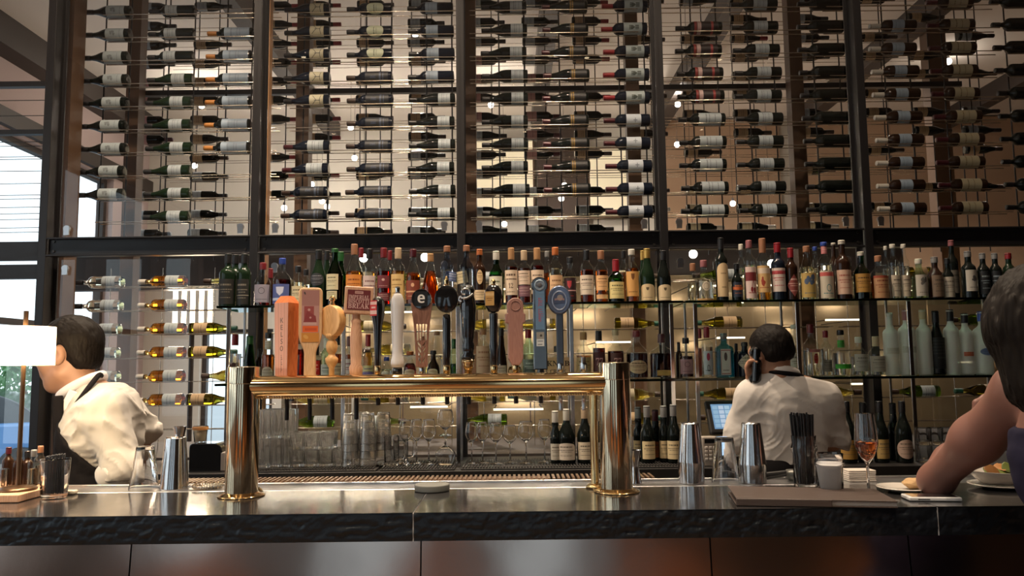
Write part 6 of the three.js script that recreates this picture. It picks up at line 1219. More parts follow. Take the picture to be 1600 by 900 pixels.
{ // spring strainer lying by the first post
  const D = 2.57, c = at(326, 764, D), t = thing('cocktail_strainer', 'coil-edged cocktail strainer lying left of the first brass post', 'strainer', [c.x, RAIL, -D]);
  part(t, 'plate', cyl(0.042, 0.042, 0.002, 32, 0, 0.007, 0), M.steelTin);
  const pts = []; for (let i = 0; i <= 260; i++) { const a = i / 260 * 2 * PI * 0.86, b = i / 260 * 2 * PI * 26, rr = 0.043 + Math.cos(b) * 0.006; pts.push(V(Math.cos(a) * rr, 0.0075 + Math.sin(b) * 0.006, Math.sin(a) * rr)); }
  part(t, 'spring', new THREE.TubeGeometry(new THREE.CatmullRomCurve3(pts), 520, 0.0011, 5), M.brassPale);
  part(t, 'handle', rbx(0.07, 0.003, 0.02, 0.001, -0.07, 0.008, 0), M.steelTin);
}
{ // grey puck on the rail
  const D = 2.47, c = at(675, 770, D), t = thing('coaster', 'round grey rubber disc lying on the slate at the centre of the bar', 'coaster', [c.x, BAR + 0.0005, -D + 0.0]);
  part(t, 'disc', lathe([[0.0001, 0], [0.051, 0], [0.053, 0.003], [0.053, 0.017], [0.051, 0.020], [0.046, 0.0205], [0.045, 0.019], [0.0001, 0.019]], { n: 48 }), std({ color: rgb(0.12, 0.125, 0.115), roughness: 0.7 }));
}
// glasses standing on the slate
const SL = BAR + 0.0008;
function nonic(D, k, h, r0, r1) { return [[0.0001, 0], [r0, 0], [r0 + 0.001, 0.004], [r1 - 0.004, h * 0.64], [r1 + 0.0015, h * 0.74], [r1 + 0.0005, h * 0.80], [r1 - 0.003, h * 0.86], [r1 - 0.001, h], [r1 - 0.0025, h], [r1 - 0.0045, h * 0.86], [r1 - 0.0015, h * 0.75], [r1 - 0.006, h * 0.64], [r0 - 0.002, 0.014], [0.0001, 0.012]]; }
{
  const D = 2.31, c = at(1298, 773, D), k = perPx(D), h = at(1298, 708, D).y - SL, t = thing('water_glass', 'frosty pint glass of iced water left of the champagne flute', 'glass', [c.x, SL, -D]);
  part(t, 'glass', lathe(nonic(D, k, h, 18.5 * k, 21.5 * k), { n: 40 }), M.crystal);
  part(t, 'iced_water', lathe([[0.0001, 0.0135], [18.5 * k - 0.0028, 0.015], [21.5 * k - 0.0068, h * 0.64], [21.5 * k - 0.003, h * 0.73], [0.0001, h * 0.735]], { n: 40 }), phy({ color: rgb(0.52, 0.52, 0.53), roughness: 0.6, transmission: 0.5, thickness: 0 }));
}
{
  const D = 2.29, c = at(1358, 775, D), k = perPx(D), h = at(1358, 646, D).y - SL, t = thing('champagne_flute', 'tulip champagne flute a third full of rose-coloured wine', 'champagne flute', [c.x, SL, -D]);
  const y = (p) => at(1358, p, D).y - SL, o = [[0.003, y(728)], [0.006, y(724)], [10 * k, y(714)], [15 * k, y(703)], [17 * k, y(694)], [17.2 * k, y(688)], [16.5 * k, y(675)], [14.5 * k, y(646)]];
  part(t, 'bowl', lathe([...o, ...o.slice(1).map(([r, yy]) => [r - 0.0012, yy + 0.0005]).reverse(), [0.0001, y(722)]], { n: 44 }), M.crystal);
  part(t, 'wine', lathe([[0.0001, y(721)], [10 * k - 0.0018, y(713.6)], [15 * k - 0.0018, y(702.6)], [17 * k - 0.0018, y(694)], [17.1 * k - 0.0018, y(690)], [0.0001, y(690) + 0.0003]], { n: 44 }), fluid(0.92, 0.42, 0.16, 0.03));
  part(t, 'stem', lathe([[0.0001, 0], [14.5 * k, 0], [14.5 * k, 0.0015], [7 * k, 0.005], [0.0045, 0.012], [0.0036, y(745)], [0.0042, y(730)], [0.0001, y(727)]], { n: 36 }), M.crystal);
}
const strawGeo = (() => { const g = new THREE.CylinderGeometry(0.0028, 0.0028, 0.205, 8, 1, true); return g.translate(0, 0.1025, 0); })();
{
  const D = 2.43, c = at(1259, 765, D), k = perPx(D), t = solo('straw_glass', lathe(nonic(D, k, 0.155, 16.5 * k, 19 * k).map(([r, y]) => [r, y]), { n: 40 }), M.crystal, 'pint glass holding a bundle of black straws', 'glass', [c.x, SL, -D]);
  const r2 = rng(9); let first = null;
  for (let i = 0; i < 44; i++) {
    const a = i * 2.399, rr = Math.sqrt((i + 0.5) / 44), s = first ? first.clone() : new THREE.Mesh(strawGeo, std({ color: rgb(0.008, 0.008, 0.009), roughness: 0.3 }));
    first = first ?? s; s.name = numbered('drinking_straw'); scene.add(s);
    tag(s, 'one of the thin black straws bundled in the pint glass', 'straw', 'black straws in the pint glass');
    s.position.set(c.x + Math.cos(a) * rr * 0.024, SL + 0.0145, -D + Math.sin(a) * rr * 0.024);
    s.rotation.set(Math.sin(a) * rr * 0.05, 0, -Math.cos(a) * rr * 0.05 + 0.02); s.scale.y = 0.96 + 0.06 * r2();
  }
}
{ // glass packed with black stirrers at the window end
  const D = 2.42, c = at(84, 780, D), k = perPx(D), t = thing('stirrer_glass', 'glass packed with black napkins beside the lamp board', 'glass', [c.x, SL, -D]), h = at(84, 716, D).y - SL;
  part(t, 'glass', lathe([[0.0001, 0], [17.5 * k, 0], [18.5 * k, 0.004], [21.5 * k, h - 0.004], [21 * k, h], [20.4 * k, h - 0.004], [17 * k, 0.012], [0.0001, 0.010]], { n: 40 }), M.crystal);
  const leaves = []; for (let i = 0; i < 12; i++) leaves.push(rbx(0.004, h - 0.006, 0.05, 0.0015, 0, (h - 0.006) / 2 + 0.0125, 0, 1).translate((i - 5.5) * 0.0044, 0, 0).rotateY(0.3).scale(1, 1 + 0.05 * Math.sin(i * 3), 0.95 - Math.abs(i - 5.5) * 0.045));
  part(t, 'folded_napkin', leaves, std({ color: rgb(0.010, 0.011, 0.016), roughness: 0.7 })).userData.kind = 'stuff';
}
{ // lamp board
  const D = 2.44, a = at(-70, 770, D), b = at(64, 768, D), w = b.x - a.x, top = 0.022, t = thing('serving_board', 'thick dark-edged wooden board carrying the lamp and bitters bottles', 'board', [(a.x + b.x) / 2, SL, -D]);
  part(t, 'board', uvFit(rbx(w, top, 0.22, 0.003, 0, top / 2, 0)), wTan);
  const y = SL + top + 0.0006, L0 = at(28, 760, 2.42);
  const l = thing('table_lamp', 'small brass table lamp with a glowing white drum shade', 'table lamp', [L0.x, y, -2.42]), k = perPx(2.42), hs = at(28, 571, 2.42).y - y, he = at(28, 511, 2.42).y - y;
  part(l, 'base', lathe([[0.0001, 0], [0.05, 0], [0.052, 0.004], [0.046, 0.010], [0.01, 0.014], [0.0001, 0.015]], { n: 36 }), M.brownMetal = std({ color: rgb(0.20, 0.12, 0.07), roughness: 0.3, metalness: 0.9 }));
  part(l, 'pole', cyl(0.0065, 0.0065, he + 0.03, 14, 0, (he + 0.03) / 2, 0), M.brownMetal);
  const hole = [[42 * k, hs], [42.6 * k, hs], [42.6 * k, he], [42 * k, he], [42 * k, hs]];
  part(l, 'lamp_shade', lathe(hole, { n: 48 }), phy({ color: rgb(0.95, 0.86, 0.70), roughness: 0.95, transmission: 0.55, thickness: 0, emissive: rgb(1, 0.82, 0.55), emissiveIntensity: 0.55 }));
  part(l, 'spider', [rod(V(-42 * k, he - 0.01, 0), V(42 * k, he - 0.01, 0), 0.0015, 6), rod(V(0, he - 0.01, -42 * k), V(0, he - 0.01, 42 * k), 0.0015, 6)], M.brownMetal);
  part(l, 'finial', lathe([[0.0001, 0], [0.007, 0], [0.007, 0.045], [0.0001, 0.046]], { n: 16 }), M.brownMetal, [0, he + 0.003, 0]);
  part(l, 'bulb', new THREE.SphereGeometry(0.022, 16, 12), std({ color: 0, emissive: rgb(1, 0.8, 0.5), emissiveIntensity: 12 }), [0, (hs + he) / 2, 0]);
  point(0, (hs + he) / 2, 0, new THREE.Color(1, 0.75, 0.45), 1.6, 1, l);
  // steel cup and dark bitters bottles
  const cup = at(8, 760, 2.47);
  solo('steel_cup', lathe([[0.0001, 0], [0.017, 0], [0.018, 0.002], [0.019, 0.055], [0.018, 0.056], [0.017, 0.004], [0.0001, 0.004]], { n: 32 }), M.steelTin, 'small steel cup on the wooden board at the lamp foot', 'cup', [cup.x - 0.012, y, -2.47]);
  [[33, 2.50, 0.108, BROWNBLACK, CAPS.black, 'dark bitters bottle just right of the lamp pole'], [46, 2.51, 0.105, BROWNBLACK, CAPS.black, 'dark bitters bottle third from the steel cup'], [56, 2.47, 0.112, CLEAR, C.grey, 'clear bitters bottle with a steel spout'], [16, 2.53, 0.115, BROWNBLACK, C.wine, 'dark bitters bottle behind the steel cup'], [66, 2.53, 0.118, CLEAR, C.tan, 'clear cork-topped bottle at the board end']].forEach(([px, Db, h, glass, cap, words]) => {
    const q = at(px, 760, Db), bt = thing('bitters_bottle', words + ' on the board', 'bottle', [q.x - 0.01, y, -Db], 'bitters bottles on the board');
    bottleParts(bt, { h, r: 0.0165, nr: 0.007, kind: 'spirit', glass, liquid: glass === CLEAR ? F.pale : undefined, fill: 0.5, cap, capH: 0.02 });
  });
}
solo('folded_cloth', rbx(0.035, 0.012, 0.03, 0.005, 0, 0.006, 0), std({ color: rgb(0.55, 0.48, 0.36), roughness: 0.9 }), 'small folded pale cloth beside the glass of black napkins', 'cloth', [at(110, 770, 2.48).x, SL, -2.48]);
{ // menu
  const D = 2.22, q = at(1268, 783, D), t = thing('menu_book', 'closed dark leather menu lying askew over the bar edge, pages showing', 'menu', [q.x - 0.01, SL, -D], undefined, -0.16);
  M.leather = std({ color: rgb(0.050, 0.034, 0.028), roughness: 0.5, bumpMap: fineNoise, bumpScale: 0.0006 });
  part(t, 'back_cover', rbx(0.40, 0.004, 0.21, 0.0015, 0, 0.002, 0), M.leather);
  part(t, 'pages', bx(0.385, 0.011, 0.20, 0.006, 0.0096, -0.001), std({ color: rgb(0.42, 0.38, 0.34), roughness: 0.8 }));
  const c = part(t, 'front_cover', rbx(0.40, 0.004, 0.21, 0.0015, 0, 0, 0), M.leather, [0, 0.0175, 0]); c.rotation.z = -0.008;
  part(t, 'spine', rbx(0.24, 0.019, 0.006, 0.002, -0.08, 0.0098, 0.105), M.leather);
}
{ // phone
  const D = 2.21, q = at(1455, 779, D), t = thing('mobile_phone', 'white mobile phone lying face up near the bar edge', 'phone', [q.x, SL, -D], undefined, -0.12);
  part(t, 'case', rbx(0.135, 0.011, 0.066, 0.004, 0, 0.0055, 0, 3), std({ color: rgb(0.62, 0.62, 0.62), roughness: 0.25 }));
  part(t, 'screen', bx(0.118, 0.001, 0.056, 0, 0.0112, 0), phy({ color: rgb(0.02, 0.022, 0.026), roughness: 0.04, clearcoat: 1, clearcoatRoughness: 0.02 }));
  part(t, 'slot', bx(0.03, 0.002, 0.001, -0.03, 0.0055, 0.0332), M.gloss);
}
M.china = phy({ color: rgb(0.62, 0.58, 0.53), roughness: 0.18, clearcoat: 0.8, clearcoatRoughness: 0.05 });
const plateG = (r, h) => lathe([[0.0001, 0], [r * 0.55, 0], [r * 0.6, h * 0.25], [r, h], [r * 0.99, h + 0.003], [r * 0.58, h * 0.3 + 0.003], [0.0001, h * 0.2 + 0.003]], { n: 48 });
{
  const q = at(1413, 768, 2.35), t = thing('side_plate', 'small white plate with a piece of bread by the elbow', 'plate', [q.x, SL, -2.35]);
  part(t, 'plate', plateG(0.075, 0.012), M.china);
  const b = solo('bread_piece', (() => { const g = new THREE.IcosahedronGeometry(0.03, 4), p = g.attributes.position; for (let i = 0; i < p.count; i++) { const n = 1 + 0.2 * noise3.noise(p.getX(i) * 60, p.getY(i) * 60, p.getZ(i) * 60 + 2); p.setXYZ(i, p.getX(i) * n * 1.2, p.getY(i) * n * 0.55, p.getZ(i) * n); } g.computeVertexNormals(); return g; })(), std({ color: rgb(0.42, 0.27, 0.13), roughness: 0.9, bumpMap: fineNoise, bumpScale: 0.002 }), 'torn golden piece of bread on the small white plate', 'bread', [q.x + 0.035, SL + 0.022, -2.35]);
  const r = at(1545, 760, 2.42), u = thing('serving_bowl', 'wide white bowl with salad standing on its under plate', 'bowl', [r.x + 0.02, SL, -2.40]);
  part(u, 'under_plate', plateG(0.085, 0.010), M.china);
  part(u, 'bowl', lathe([[0.0001, 0.013], [0.045, 0.013], [0.05, 0.016], [0.088, 0.048], [0.090, 0.052], [0.087, 0.052], [0.05, 0.021], [0.0001, 0.018]], { n: 48 }), M.china);
  const rr = rng(5); for (let i = 0; i < 7; i++) { const g = new THREE.SphereGeometry(1, 10, 6), p = g.attributes.position; for (let j = 0; j < p.count; j++) p.setY(j, p.getY(j) * 0.12 + 0.4 * p.getX(j) ** 2 * (i % 2 ? 1 : -1)); g.computeVertexNormals(); const lf = part(u, 'salad_leaf', g, i % 3 ? capMat(0.10, 0.13, 0.02, 0.5) : capMat(0.35, 0.16, 0.05, 0.5), [(rr() - 0.5) * 0.10, 0.044 + rr() * 0.012, (rr() - 0.5) * 0.09]); lf.scale.set(0.028, 0.012, 0.018); lf.rotation.set(rr(), rr() * 6, rr() - 0.5); }
}
{ // napkins stacked on the rail
  const q = at(1339, 748, 2.585), t = thing('napkin_stack', 'low stack of folded white cocktail napkins behind the flute', 'napkins', [q.x, RAIL, -2.57]);
  for (let i = 0; i < 6; i++) { const n = part(t, 'napkin', rbx(0.085, 0.0055, 0.06, 0.002, 0, 0.003, 0, 1), M.napkin ??= std({ color: rgb(0.50, 0.45, 0.40), roughness: 0.9 }), [(R() - 0.5) * 0.003, i * 0.0058, (R() - 0.5) * 0.003]); n.rotation.y = (R() - 0.5) * 0.06; }
}
{ // citrus press
  const q = at(1228, 752, 2.60), t = thing('citrus_press', 'dark metal citrus press lying behind the black straws', 'citrus press', [q.x, RAIL, -2.575]);
  part(t, 'bowl', lathe([[0.0001, 0], [0.018, 0.002], [0.026, 0.012], [0.028, 0.024], [0.024, 0.034], [0.0001, 0.036]], { n: 28 }), std({ color: rgb(0.10, 0.10, 0.09), roughness: 0.4, metalness: 0.6 }), [0.018, 0.0005, 0]);
  part(t, 'handle', [rod(V(-0.005, 0.02, 0), V(-0.10, 0.008, 0.01), 0.006, 10), rod(V(-0.005, 0.028, 0), V(-0.09, 0.022, 0.012), 0.006, 10)], std({ color: rgb(0.05, 0.05, 0.05), roughness: 0.4, metalness: 0.6 }));
}
// ---------------------------------------------------------------- machines on the back counter
{
  const a = at(297, 735, 3.92), b = at(348, 694, 3.92), w = b.x - a.x, h = b.y - COUNTER, t = thing('receipt_printer', 'black receipt printer with a grey curved side left of the first brass post', 'printer', [(a.x + b.x) / 2, COUNTER + 0.0005, -3.98]);
  const s = new THREE.Shape(); s.moveTo(-w / 2, 0); s.lineTo(w / 2, 0); s.lineTo(w / 2, h * 0.55); s.quadraticCurveTo(w / 2, h, w / 2 - 0.04, h); s.lineTo(-w / 2 + 0.015, h); s.quadraticCurveTo(-w / 2, h, -w / 2, h - 0.015); s.closePath();
  part(t, 'housing', extrude(s, 0.14, 0.004), M.gloss);
  part(t, 'side_cover', rbx(0.022, h * 0.7, 0.142, 0.006, w / 2 + 0.004, h * 0.36, 0), std({ color: rgb(0.28, 0.24, 0.21), roughness: 0.5 }));
  part(t, 'paper_slot', bx(w * 0.6, 0.004, 0.03, -0.01, h + 0.001, 0.01), M.steel);
  const p = at(309, 690, 3.95), g = thing('measuring_jug', 'clear jug of creamy mix standing on the receipt printer', 'jug', [p.x, COUNTER + h + 0.004, -3.98]);
  part(g, 'jug', lathe([[0.0001, 0], [0.026, 0], [0.028, 0.003], [0.036, 0.078], [0.035, 0.08], [0.034, 0.078], [0.026, 0.006], [0.0001, 0.005]], { n: 32 }), M.crystal);
  part(g, 'mix', lathe([[0.0001, 0.006], [0.0255, 0.007], [0.0318, 0.062], [0.0001, 0.063]], { n: 32 }), std({ color: rgb(0.62, 0.50, 0.33), roughness: 0.6 }));
  part(g, 'rim_band', lathe([[0.0362, 0.062], [0.0372, 0.0625], [0.0378, 0.076], [0.0366, 0.0765]], { n: 32 }), capMat(0.55, 0.24, 0.07, 0.5));
}
{
  const D = 3.92, q = at(1143, 727, D), t = thing('cash_register', 'touch screen cash register left of the man on the phone', 'cash register', [q.x + 0.03, COUNTER + 0.0005, -D - 0.08], undefined, 0.12);
  part(t, 'base', rbx(0.24, 0.05, 0.2, 0.008, 0.01, 0.025, 0), M.black);
  part(t, 'neck', rbx(0.08, 0.12, 0.05, 0.008, 0.01, 0.10, -0.03), M.black);
  const m = new THREE.Group(); m.name = 'monitor'; t.add(m); m.position.set(0.01, 0.225, 0.0); m.rotation.x = -0.42;
  part(m, 'bezel', rbx(0.27, 0.17, 0.03, 0.008), M.black);
  const tx = canvasTex(256, 160, (g, W, H) => { g.fillStyle = '#6f93b4'; g.fillRect(0, 0, W, H); const c = ['#8fb0c8', '#a8c4d4', '#7fa6a0', '#b7c7d8', '#88a9c9']; for (let y = 0; y < 5; y++) for (let x = 0; x < 7; x++) { g.fillStyle = c[(x * 3 + y * 5) % 5]; g.fillRect(8 + x * 35, 10 + y * 29, 30, 24); } });
  part(m, 'screen', new THREE.PlaneGeometry(0.225, 0.128), std({ color: 0x000000, roughness: 0.2, emissive: 0xffffff, emissiveMap: tx, emissiveIntensity: 1.0 }), [0, 0, 0.0156]);
  const l = new THREE.RectAreaLight(rgb(0.55, 0.75, 1), 0.6, 0.22, 0.12); l.position.z = 0.02; l.rotation.y = PI; l.castShadow = true; m.add(l);
  const k = at(1111, 727, 3.9), kp = thing('keypad', 'pale grey keypad box below the register screen', 'keypad', [k.x, COUNTER + 0.0005, -3.93]);
  part(kp, 'box', rbx(0.075, 0.14, 0.06, 0.006, 0, 0.07, 0), std({ color: rgb(0.33, 0.29, 0.25), roughness: 0.6 }));
  for (let y = 0; y < 4; y++) for (let x = 0; x < 3; x++) part(kp, 'key', rbx(0.014, 0.012, 0.006, 0.002, 0, 0, 0, 1), capMat(0.5, 0.46, 0.42, 0.5), [(x - 1) * 0.02, 0.035 + y * 0.018, 0.031]);
  part(kp, 'display', bx(0.055, 0.02, 0.002, 0, 0.12, 0.031), M.gloss);
}

// ---------------------------------------------------------------- people: one skin over tapered limbs
const cap = (a, b, ra, rb) => ({ k: 'c', a, b, ra, rb, ab: b.clone().sub(a), l2: b.distanceToSquared(a) });
const ell = (c, r, q) => ({ k: 'e', c, r, q: q?.clone().invert() });
const _p = new THREE.Vector3();
function dPrim(p, x, y, z) {
  if (p.k === 'c') {
    const ax = x - p.a.x, ay = y - p.a.y, az = z - p.a.z, t = Math.max(0, Math.min(1, (ax * p.ab.x + ay * p.ab.y + az * p.ab.z) / p.l2));
    return Math.hypot(ax - p.ab.x * t, ay - p.ab.y * t, az - p.ab.z * t) - (p.ra + (p.rb - p.ra) * t);
  }
  _p.set(x - p.c.x, y - p.c.y, z - p.c.z); if (p.q) _p.applyQuaternion(p.q);
  const k0 = Math.hypot(_p.x / p.r[0], _p.y / p.r[1], _p.z / p.r[2]), k1 = Math.hypot(_p.x / p.r[0] ** 2, _p.y / p.r[1] ** 2, _p.z / p.r[2] ** 2);
  return k1 < 1e-9 ? -Math.min(...p.r) : k0 * (k0 - 1) / k1;
}
const smin = (a, b, k) => { const h = Math.max(k - Math.abs(a - b), 0) / k; return Math.min(a, b) - h * h * k * 0.25; };
const smax = (a, b, k) => -smin(-a, -b, k);
const union = (prims, k) => (x, y, z) => { let d = 1e9; for (const p of prims) d = smin(d, dPrim(p, x, y, z), k); return d; };
// surface nets over a box
function netMesh(f, lo, hi, cell) {
  const n = [0, 1, 2].map((i) => Math.ceil((hi.getComponent(i) - lo.getComponent(i)) / cell) + 2), [nx, ny, nz] = n, val = new Float32Array(nx * ny * nz);
  const id = (i, j, k) => i + nx * (j + ny * k);
  for (let k = 0; k < nz; k++) for (let j = 0; j < ny; j++) for (let i = 0; i < nx; i++) val[id(i, j, k)] = f(lo.x + i * cell, lo.y + j * cell, lo.z + k * cell);
  const vert = new Int32Array(nx * ny * nz).fill(-1), pos = [], idx = [], E = [[0, 1], [2, 3], [4, 5], [6, 7], [0, 2], [1, 3], [4, 6], [5, 7], [0, 4], [1, 5], [2, 6], [3, 7]];
  for (let k = 0; k < nz - 1; k++) for (let j = 0; j < ny - 1; j++) for (let i = 0; i < nx - 1; i++) {
    const c = []; let m = 0; for (let q = 0; q < 8; q++) { c[q] = val[id(i + (q & 1), j + ((q >> 1) & 1), k + (q >> 2))]; if (c[q] < 0) m |= 1 << q; }
    if (m === 0 || m === 255) continue;
    let X = 0, Y = 0, Z = 0, w = 0;
    for (const [a, b] of E) if ((c[a] < 0) !== (c[b] < 0)) { const t = c[a] / (c[a] - c[b]); X += (a & 1) + t * ((b & 1) - (a & 1)); Y += ((a >> 1) & 1) + t * (((b >> 1) & 1) - ((a >> 1) & 1)); Z += (a >> 2) + t * ((b >> 2) - (a >> 2)); w++; }
    vert[id(i, j, k)] = pos.length / 3; pos.push(lo.x + (i + X / w) * cell, lo.y + (j + Y / w) * cell, lo.z + (k + Z / w) * cell);
  }
  const quad = (a, b, c, d, flip) => { if (a < 0 || b < 0 || c < 0 || d < 0) return; flip ? idx.push(a, c, b, a, d, c) : idx.push(a, b, c, a, c, d); };
  for (let k = 1; k < nz - 1; k++) for (let j = 1; j < ny - 1; j++) for (let i = 1; i < nx - 1; i++) {
    const s = val[id(i, j, k)] < 0;
    if (s !== val[id(i + 1, j, k)] < 0) quad(vert[id(i, j - 1, k - 1)], vert[id(i, j, k - 1)], vert[id(i, j, k)], vert[id(i, j - 1, k)], !s);
    if (s !== val[id(i, j + 1, k)] < 0) quad(vert[id(i - 1, j, k - 1)], vert[id(i - 1, j, k)], vert[id(i, j, k)], vert[id(i, j, k - 1)], !s);
    if (s !== val[id(i, j, k + 1)] < 0) quad(vert[id(i - 1, j - 1, k)], vert[id(i, j - 1, k)], vert[id(i, j, k)], vert[id(i - 1, j, k)], !s);
  }
  const nor = new Float32Array(pos.length), e = cell * 0.4;
  for (let i = 0; i < pos.length; i += 3) {
    const [x, y, z] = [pos[i], pos[i + 1], pos[i + 2]]; tmp.set(f(x + e, y, z) - f(x - e, y, z), f(x, y + e, z) - f(x, y - e, z), f(x, y, z + e) - f(x, y, z - e)).normalize();
    nor[i] = tmp.x; nor[i + 1] = tmp.y; nor[i + 2] = tmp.z;
  }
  const g = new THREE.BufferGeometry();
  g.setAttribute('position', new THREE.Float32BufferAttribute(pos, 3)); g.setAttribute('normal', new THREE.BufferAttribute(nor, 3));
  g.setAttribute('uv', new THREE.BufferAttribute(new Float32Array((pos.length / 3) * 2), 2)); g.setIndex(idx);
  return g;
}
function boundsOf(prims, pad) { const b = new THREE.Box3(); for (const p of prims) { if (p.k === 'c') { b.expandByPoint(p.a.clone().addScalar(p.ra)); b.expandByPoint(p.a.clone().addScalar(-p.ra)); b.expandByPoint(p.b.clone().addScalar(p.rb)); b.expandByPoint(p.b.clone().addScalar(-p.rb)); } else { const r = Math.max(...p.r); b.expandByPoint(p.c.clone().addScalar(r)); b.expandByPoint(p.c.clone().addScalar(-r)); } } return b.expandByScalar(pad); }
const meshOf = (prims, k, cell, extra) => { const b = boundsOf(prims, 0.03), f = union(prims, k); return netMesh(extra ? (x, y, z) => extra(f(x, y, z), x, y, z) : f, b.min, b.max, cell); };
// head in its own axes: face towards +z, origin at the middle of the skull, chin at -0.125
const headPrims = [ell(V(0, 0.028, -0.012), [0.075, 0.092, 0.096]), ell(V(0, -0.04, 0.026), [0.062, 0.078, 0.068]), cap(V(0, -0.103, 0.06), V(0, -0.098, 0.05), 0.022, 0.028), cap(V(-0.05, -0.07, 0.0), V(-0.02, -0.10, 0.045), 0.024, 0.022), cap(V(0.05, -0.07, 0.0), V(0.02, -0.10, 0.045), 0.024, 0.022), cap(V(-0.03, 0.022, 0.076), V(0.03, 0.022, 0.076), 0.013, 0.013), cap(V(-0.042, -0.03, 0.058), V(-0.03, -0.03, 0.07), 0.018, 0.014), cap(V(0.042, -0.03, 0.058), V(0.03, -0.03, 0.07), 0.018, 0.014)];
const nosePrims = [cap(V(0, 0.012, 0.086), V(0, -0.026, 0.106), 0.0075, 0.0115), cap(V(-0.012, -0.03, 0.094), V(0.012, -0.03, 0.094), 0.0085, 0.0085), cap(V(-0.02, -0.056, 0.082), V(0.02, -0.056, 0.082), 0.008, 0.008), cap(V(-0.017, -0.068, 0.081), V(0.017, -0.068, 0.081), 0.0085, 0.0085)];
const neckPrims = [cap(V(0, -0.05, -0.026), V(0, -0.135, -0.036), 0.054, 0.055)];
const earPrims = [-1, 1].map((s) => ell(V(s * 0.079, -0.008, -0.012), [0.010, 0.033, 0.021], new THREE.Quaternion().setFromEuler(new THREE.Euler(-0.15, s * 0.35, 0))));
function headField(x, y, z) {
  let d = union([...headPrims, ...neckPrims], 0.03)(x, y, z);
  for (const p of nosePrims) d = smin(d, dPrim(p, x, y, z), 0.012);
  for (const s of [-1, 1]) d = smax(d, -(Math.hypot(x - s * 0.031, y - 0.004, z - 0.096) - 0.016), 0.014);
  d = smax(d, -dPrim(cap(V(-0.02, -0.0622, 0.0925), V(0.02, -0.0622, 0.0925), 0.0015, 0.0015), x, y, z), 0.004);
  for (const p of earPrims) d = smin(d, dPrim(p, x, y, z), 0.008);
  for (const s of [-1, 1]) d = smax(d, -(Math.hypot((x - s * 0.090) * 1.4, y + 0.004, (z + 0.006)) - 0.013), 0.006);
  return d;
}
const headGeo = netMesh(headField, V(-0.11, -0.22, -0.14), V(0.11, 0.14, 0.14), 0.0038);
const hairLine = (z) => (z > 0.03 ? 0.040 + (z - 0.03) * 0.75 : z > 0.0 ? -0.02 + z * 2 : z > -0.05 ? -0.075 + (z + 0.05) * 0.9 : -0.062);
function shortHair(vol = 1, lift = 0) {
  const e = ell(V(0, 0.036, -0.018), [0.0815 * vol, 0.096 * vol, 0.103 * vol]);
  return netMesh((x, y, z) => {
    const n = noise3.noise(x * 35, y * 22, z * 35) * 0.003 + noise3.noise(x * 150, y * 36, z * 60) * 0.0018 + noise3.noise(x * 300, y * 60, z * 120) * 0.0009;
    let d = dPrim(e, x, y, z) + n - 0.001;
    d = smin(d, dPrim(ell(V(0, -0.025 + lift, -0.060), [0.066, 0.048, 0.050]), x, y, z) + n, 0.02);
    d = smax(d, (hairLine(z) + (z < 0 ? lift : 0) - y) * 0.75 + n, 0.006);
    for (const p of earPrims) d = smax(d, -(dPrim(p, x, y, z) - 0.004), 0.006);
    return d;
  }, V(-0.11, -0.12, -0.15), V(0.11, 0.16, 0.14), 0.0042);
}
// hand: wrist at the origin, fingers along +y, palm facing +z, thumb towards side * x; curl 0 .. 1
function handGeo(side, curl, thumbIn = 0.4) {
  const pr = [cap(V(0, -0.03, 0), V(0, 0.02, 0), 0.024, 0.028), ell(V(0, 0.045, 0), [0.040, 0.048, 0.016])], fs = [[-0.028, 0.076, 0.062, 0.0085], [-0.0095, 0.084, 0.074, 0.009], [0.0095, 0.086, 0.080, 0.0092], [0.028, 0.080, 0.070, 0.009]];
  for (const [fx, fy, len, r] of fs) {
    let a = 0.25 + curl * 0.9, p = V(-side * fx * -1, fy - 0.012, 0.001); const seg = [0.46, 0.30, 0.24];
    seg.forEach((s, i) => { const q = p.clone().add(V(0, Math.cos(a) * s * len, Math.sin(a) * s * len)); pr.push(cap(p, q, r * (1 - i * 0.1), r * (0.92 - i * 0.12))); p = q; a += 0.25 + curl * 0.85; });
  }
  const t0 = V(side * 0.026, 0.018, 0.006), t1 = V(side * 0.052, 0.045, 0.016 + thumbIn * 0.016), t2 = V(side * (0.056 - thumbIn * 0.02), 0.072, 0.022 + thumbIn * 0.03), t3 = V(side * (0.054 - thumbIn * 0.03), 0.092, 0.026 + thumbIn * 0.036);
  pr.push(cap(t0, t1, 0.014, 0.0115), cap(t1, t2, 0.011, 0.010), cap(t2, t3, 0.010, 0.008));
  return meshOf(pr, 0.007, 0.0034);
}
function place(g, pos, e, s = 1) { return g.clone().scale(s, s, s).applyQuaternion(new THREE.Quaternion().setFromEuler(e)).translate(pos.x, pos.y, pos.z); }
function aim(g, from, to, roll = 0) { const q = new THREE.Quaternion().setFromUnitVectors(V(0, 1, 0), to.clone().sub(from).normalize()).multiply(new THREE.Quaternion().setFromAxisAngle(V(0, 1, 0), roll)); return g.clone().applyQuaternion(q).translate(to.x, to.y, to.z); }
const skin = (r, g, b) => phy({ color: rgb(r, g, b), roughness: 0.5, sheen: 0.15, sheenColor: new THREE.Color(1, 0.8, 0.7), sheenRoughness: 0.5, bumpMap: fineNoise, bumpScale: 0.0002 });
M.hairBlack = phy({ color: rgb(0.008, 0.006, 0.005), roughness: 0.6, specularIntensity: 0.22, bumpMap: fineNoise, bumpScale: 0.0006 });
M.shirt = std({ color: rgb(0.56, 0.53, 0.50), roughness: 0.85 });
M.shirtLight = std({ color: rgb(0.46, 0.435, 0.40), roughness: 0.85 });
M.apron = phy({ color: rgb(0.007, 0.006, 0.007), roughness: 0.8, specularIntensity: 0.25 });
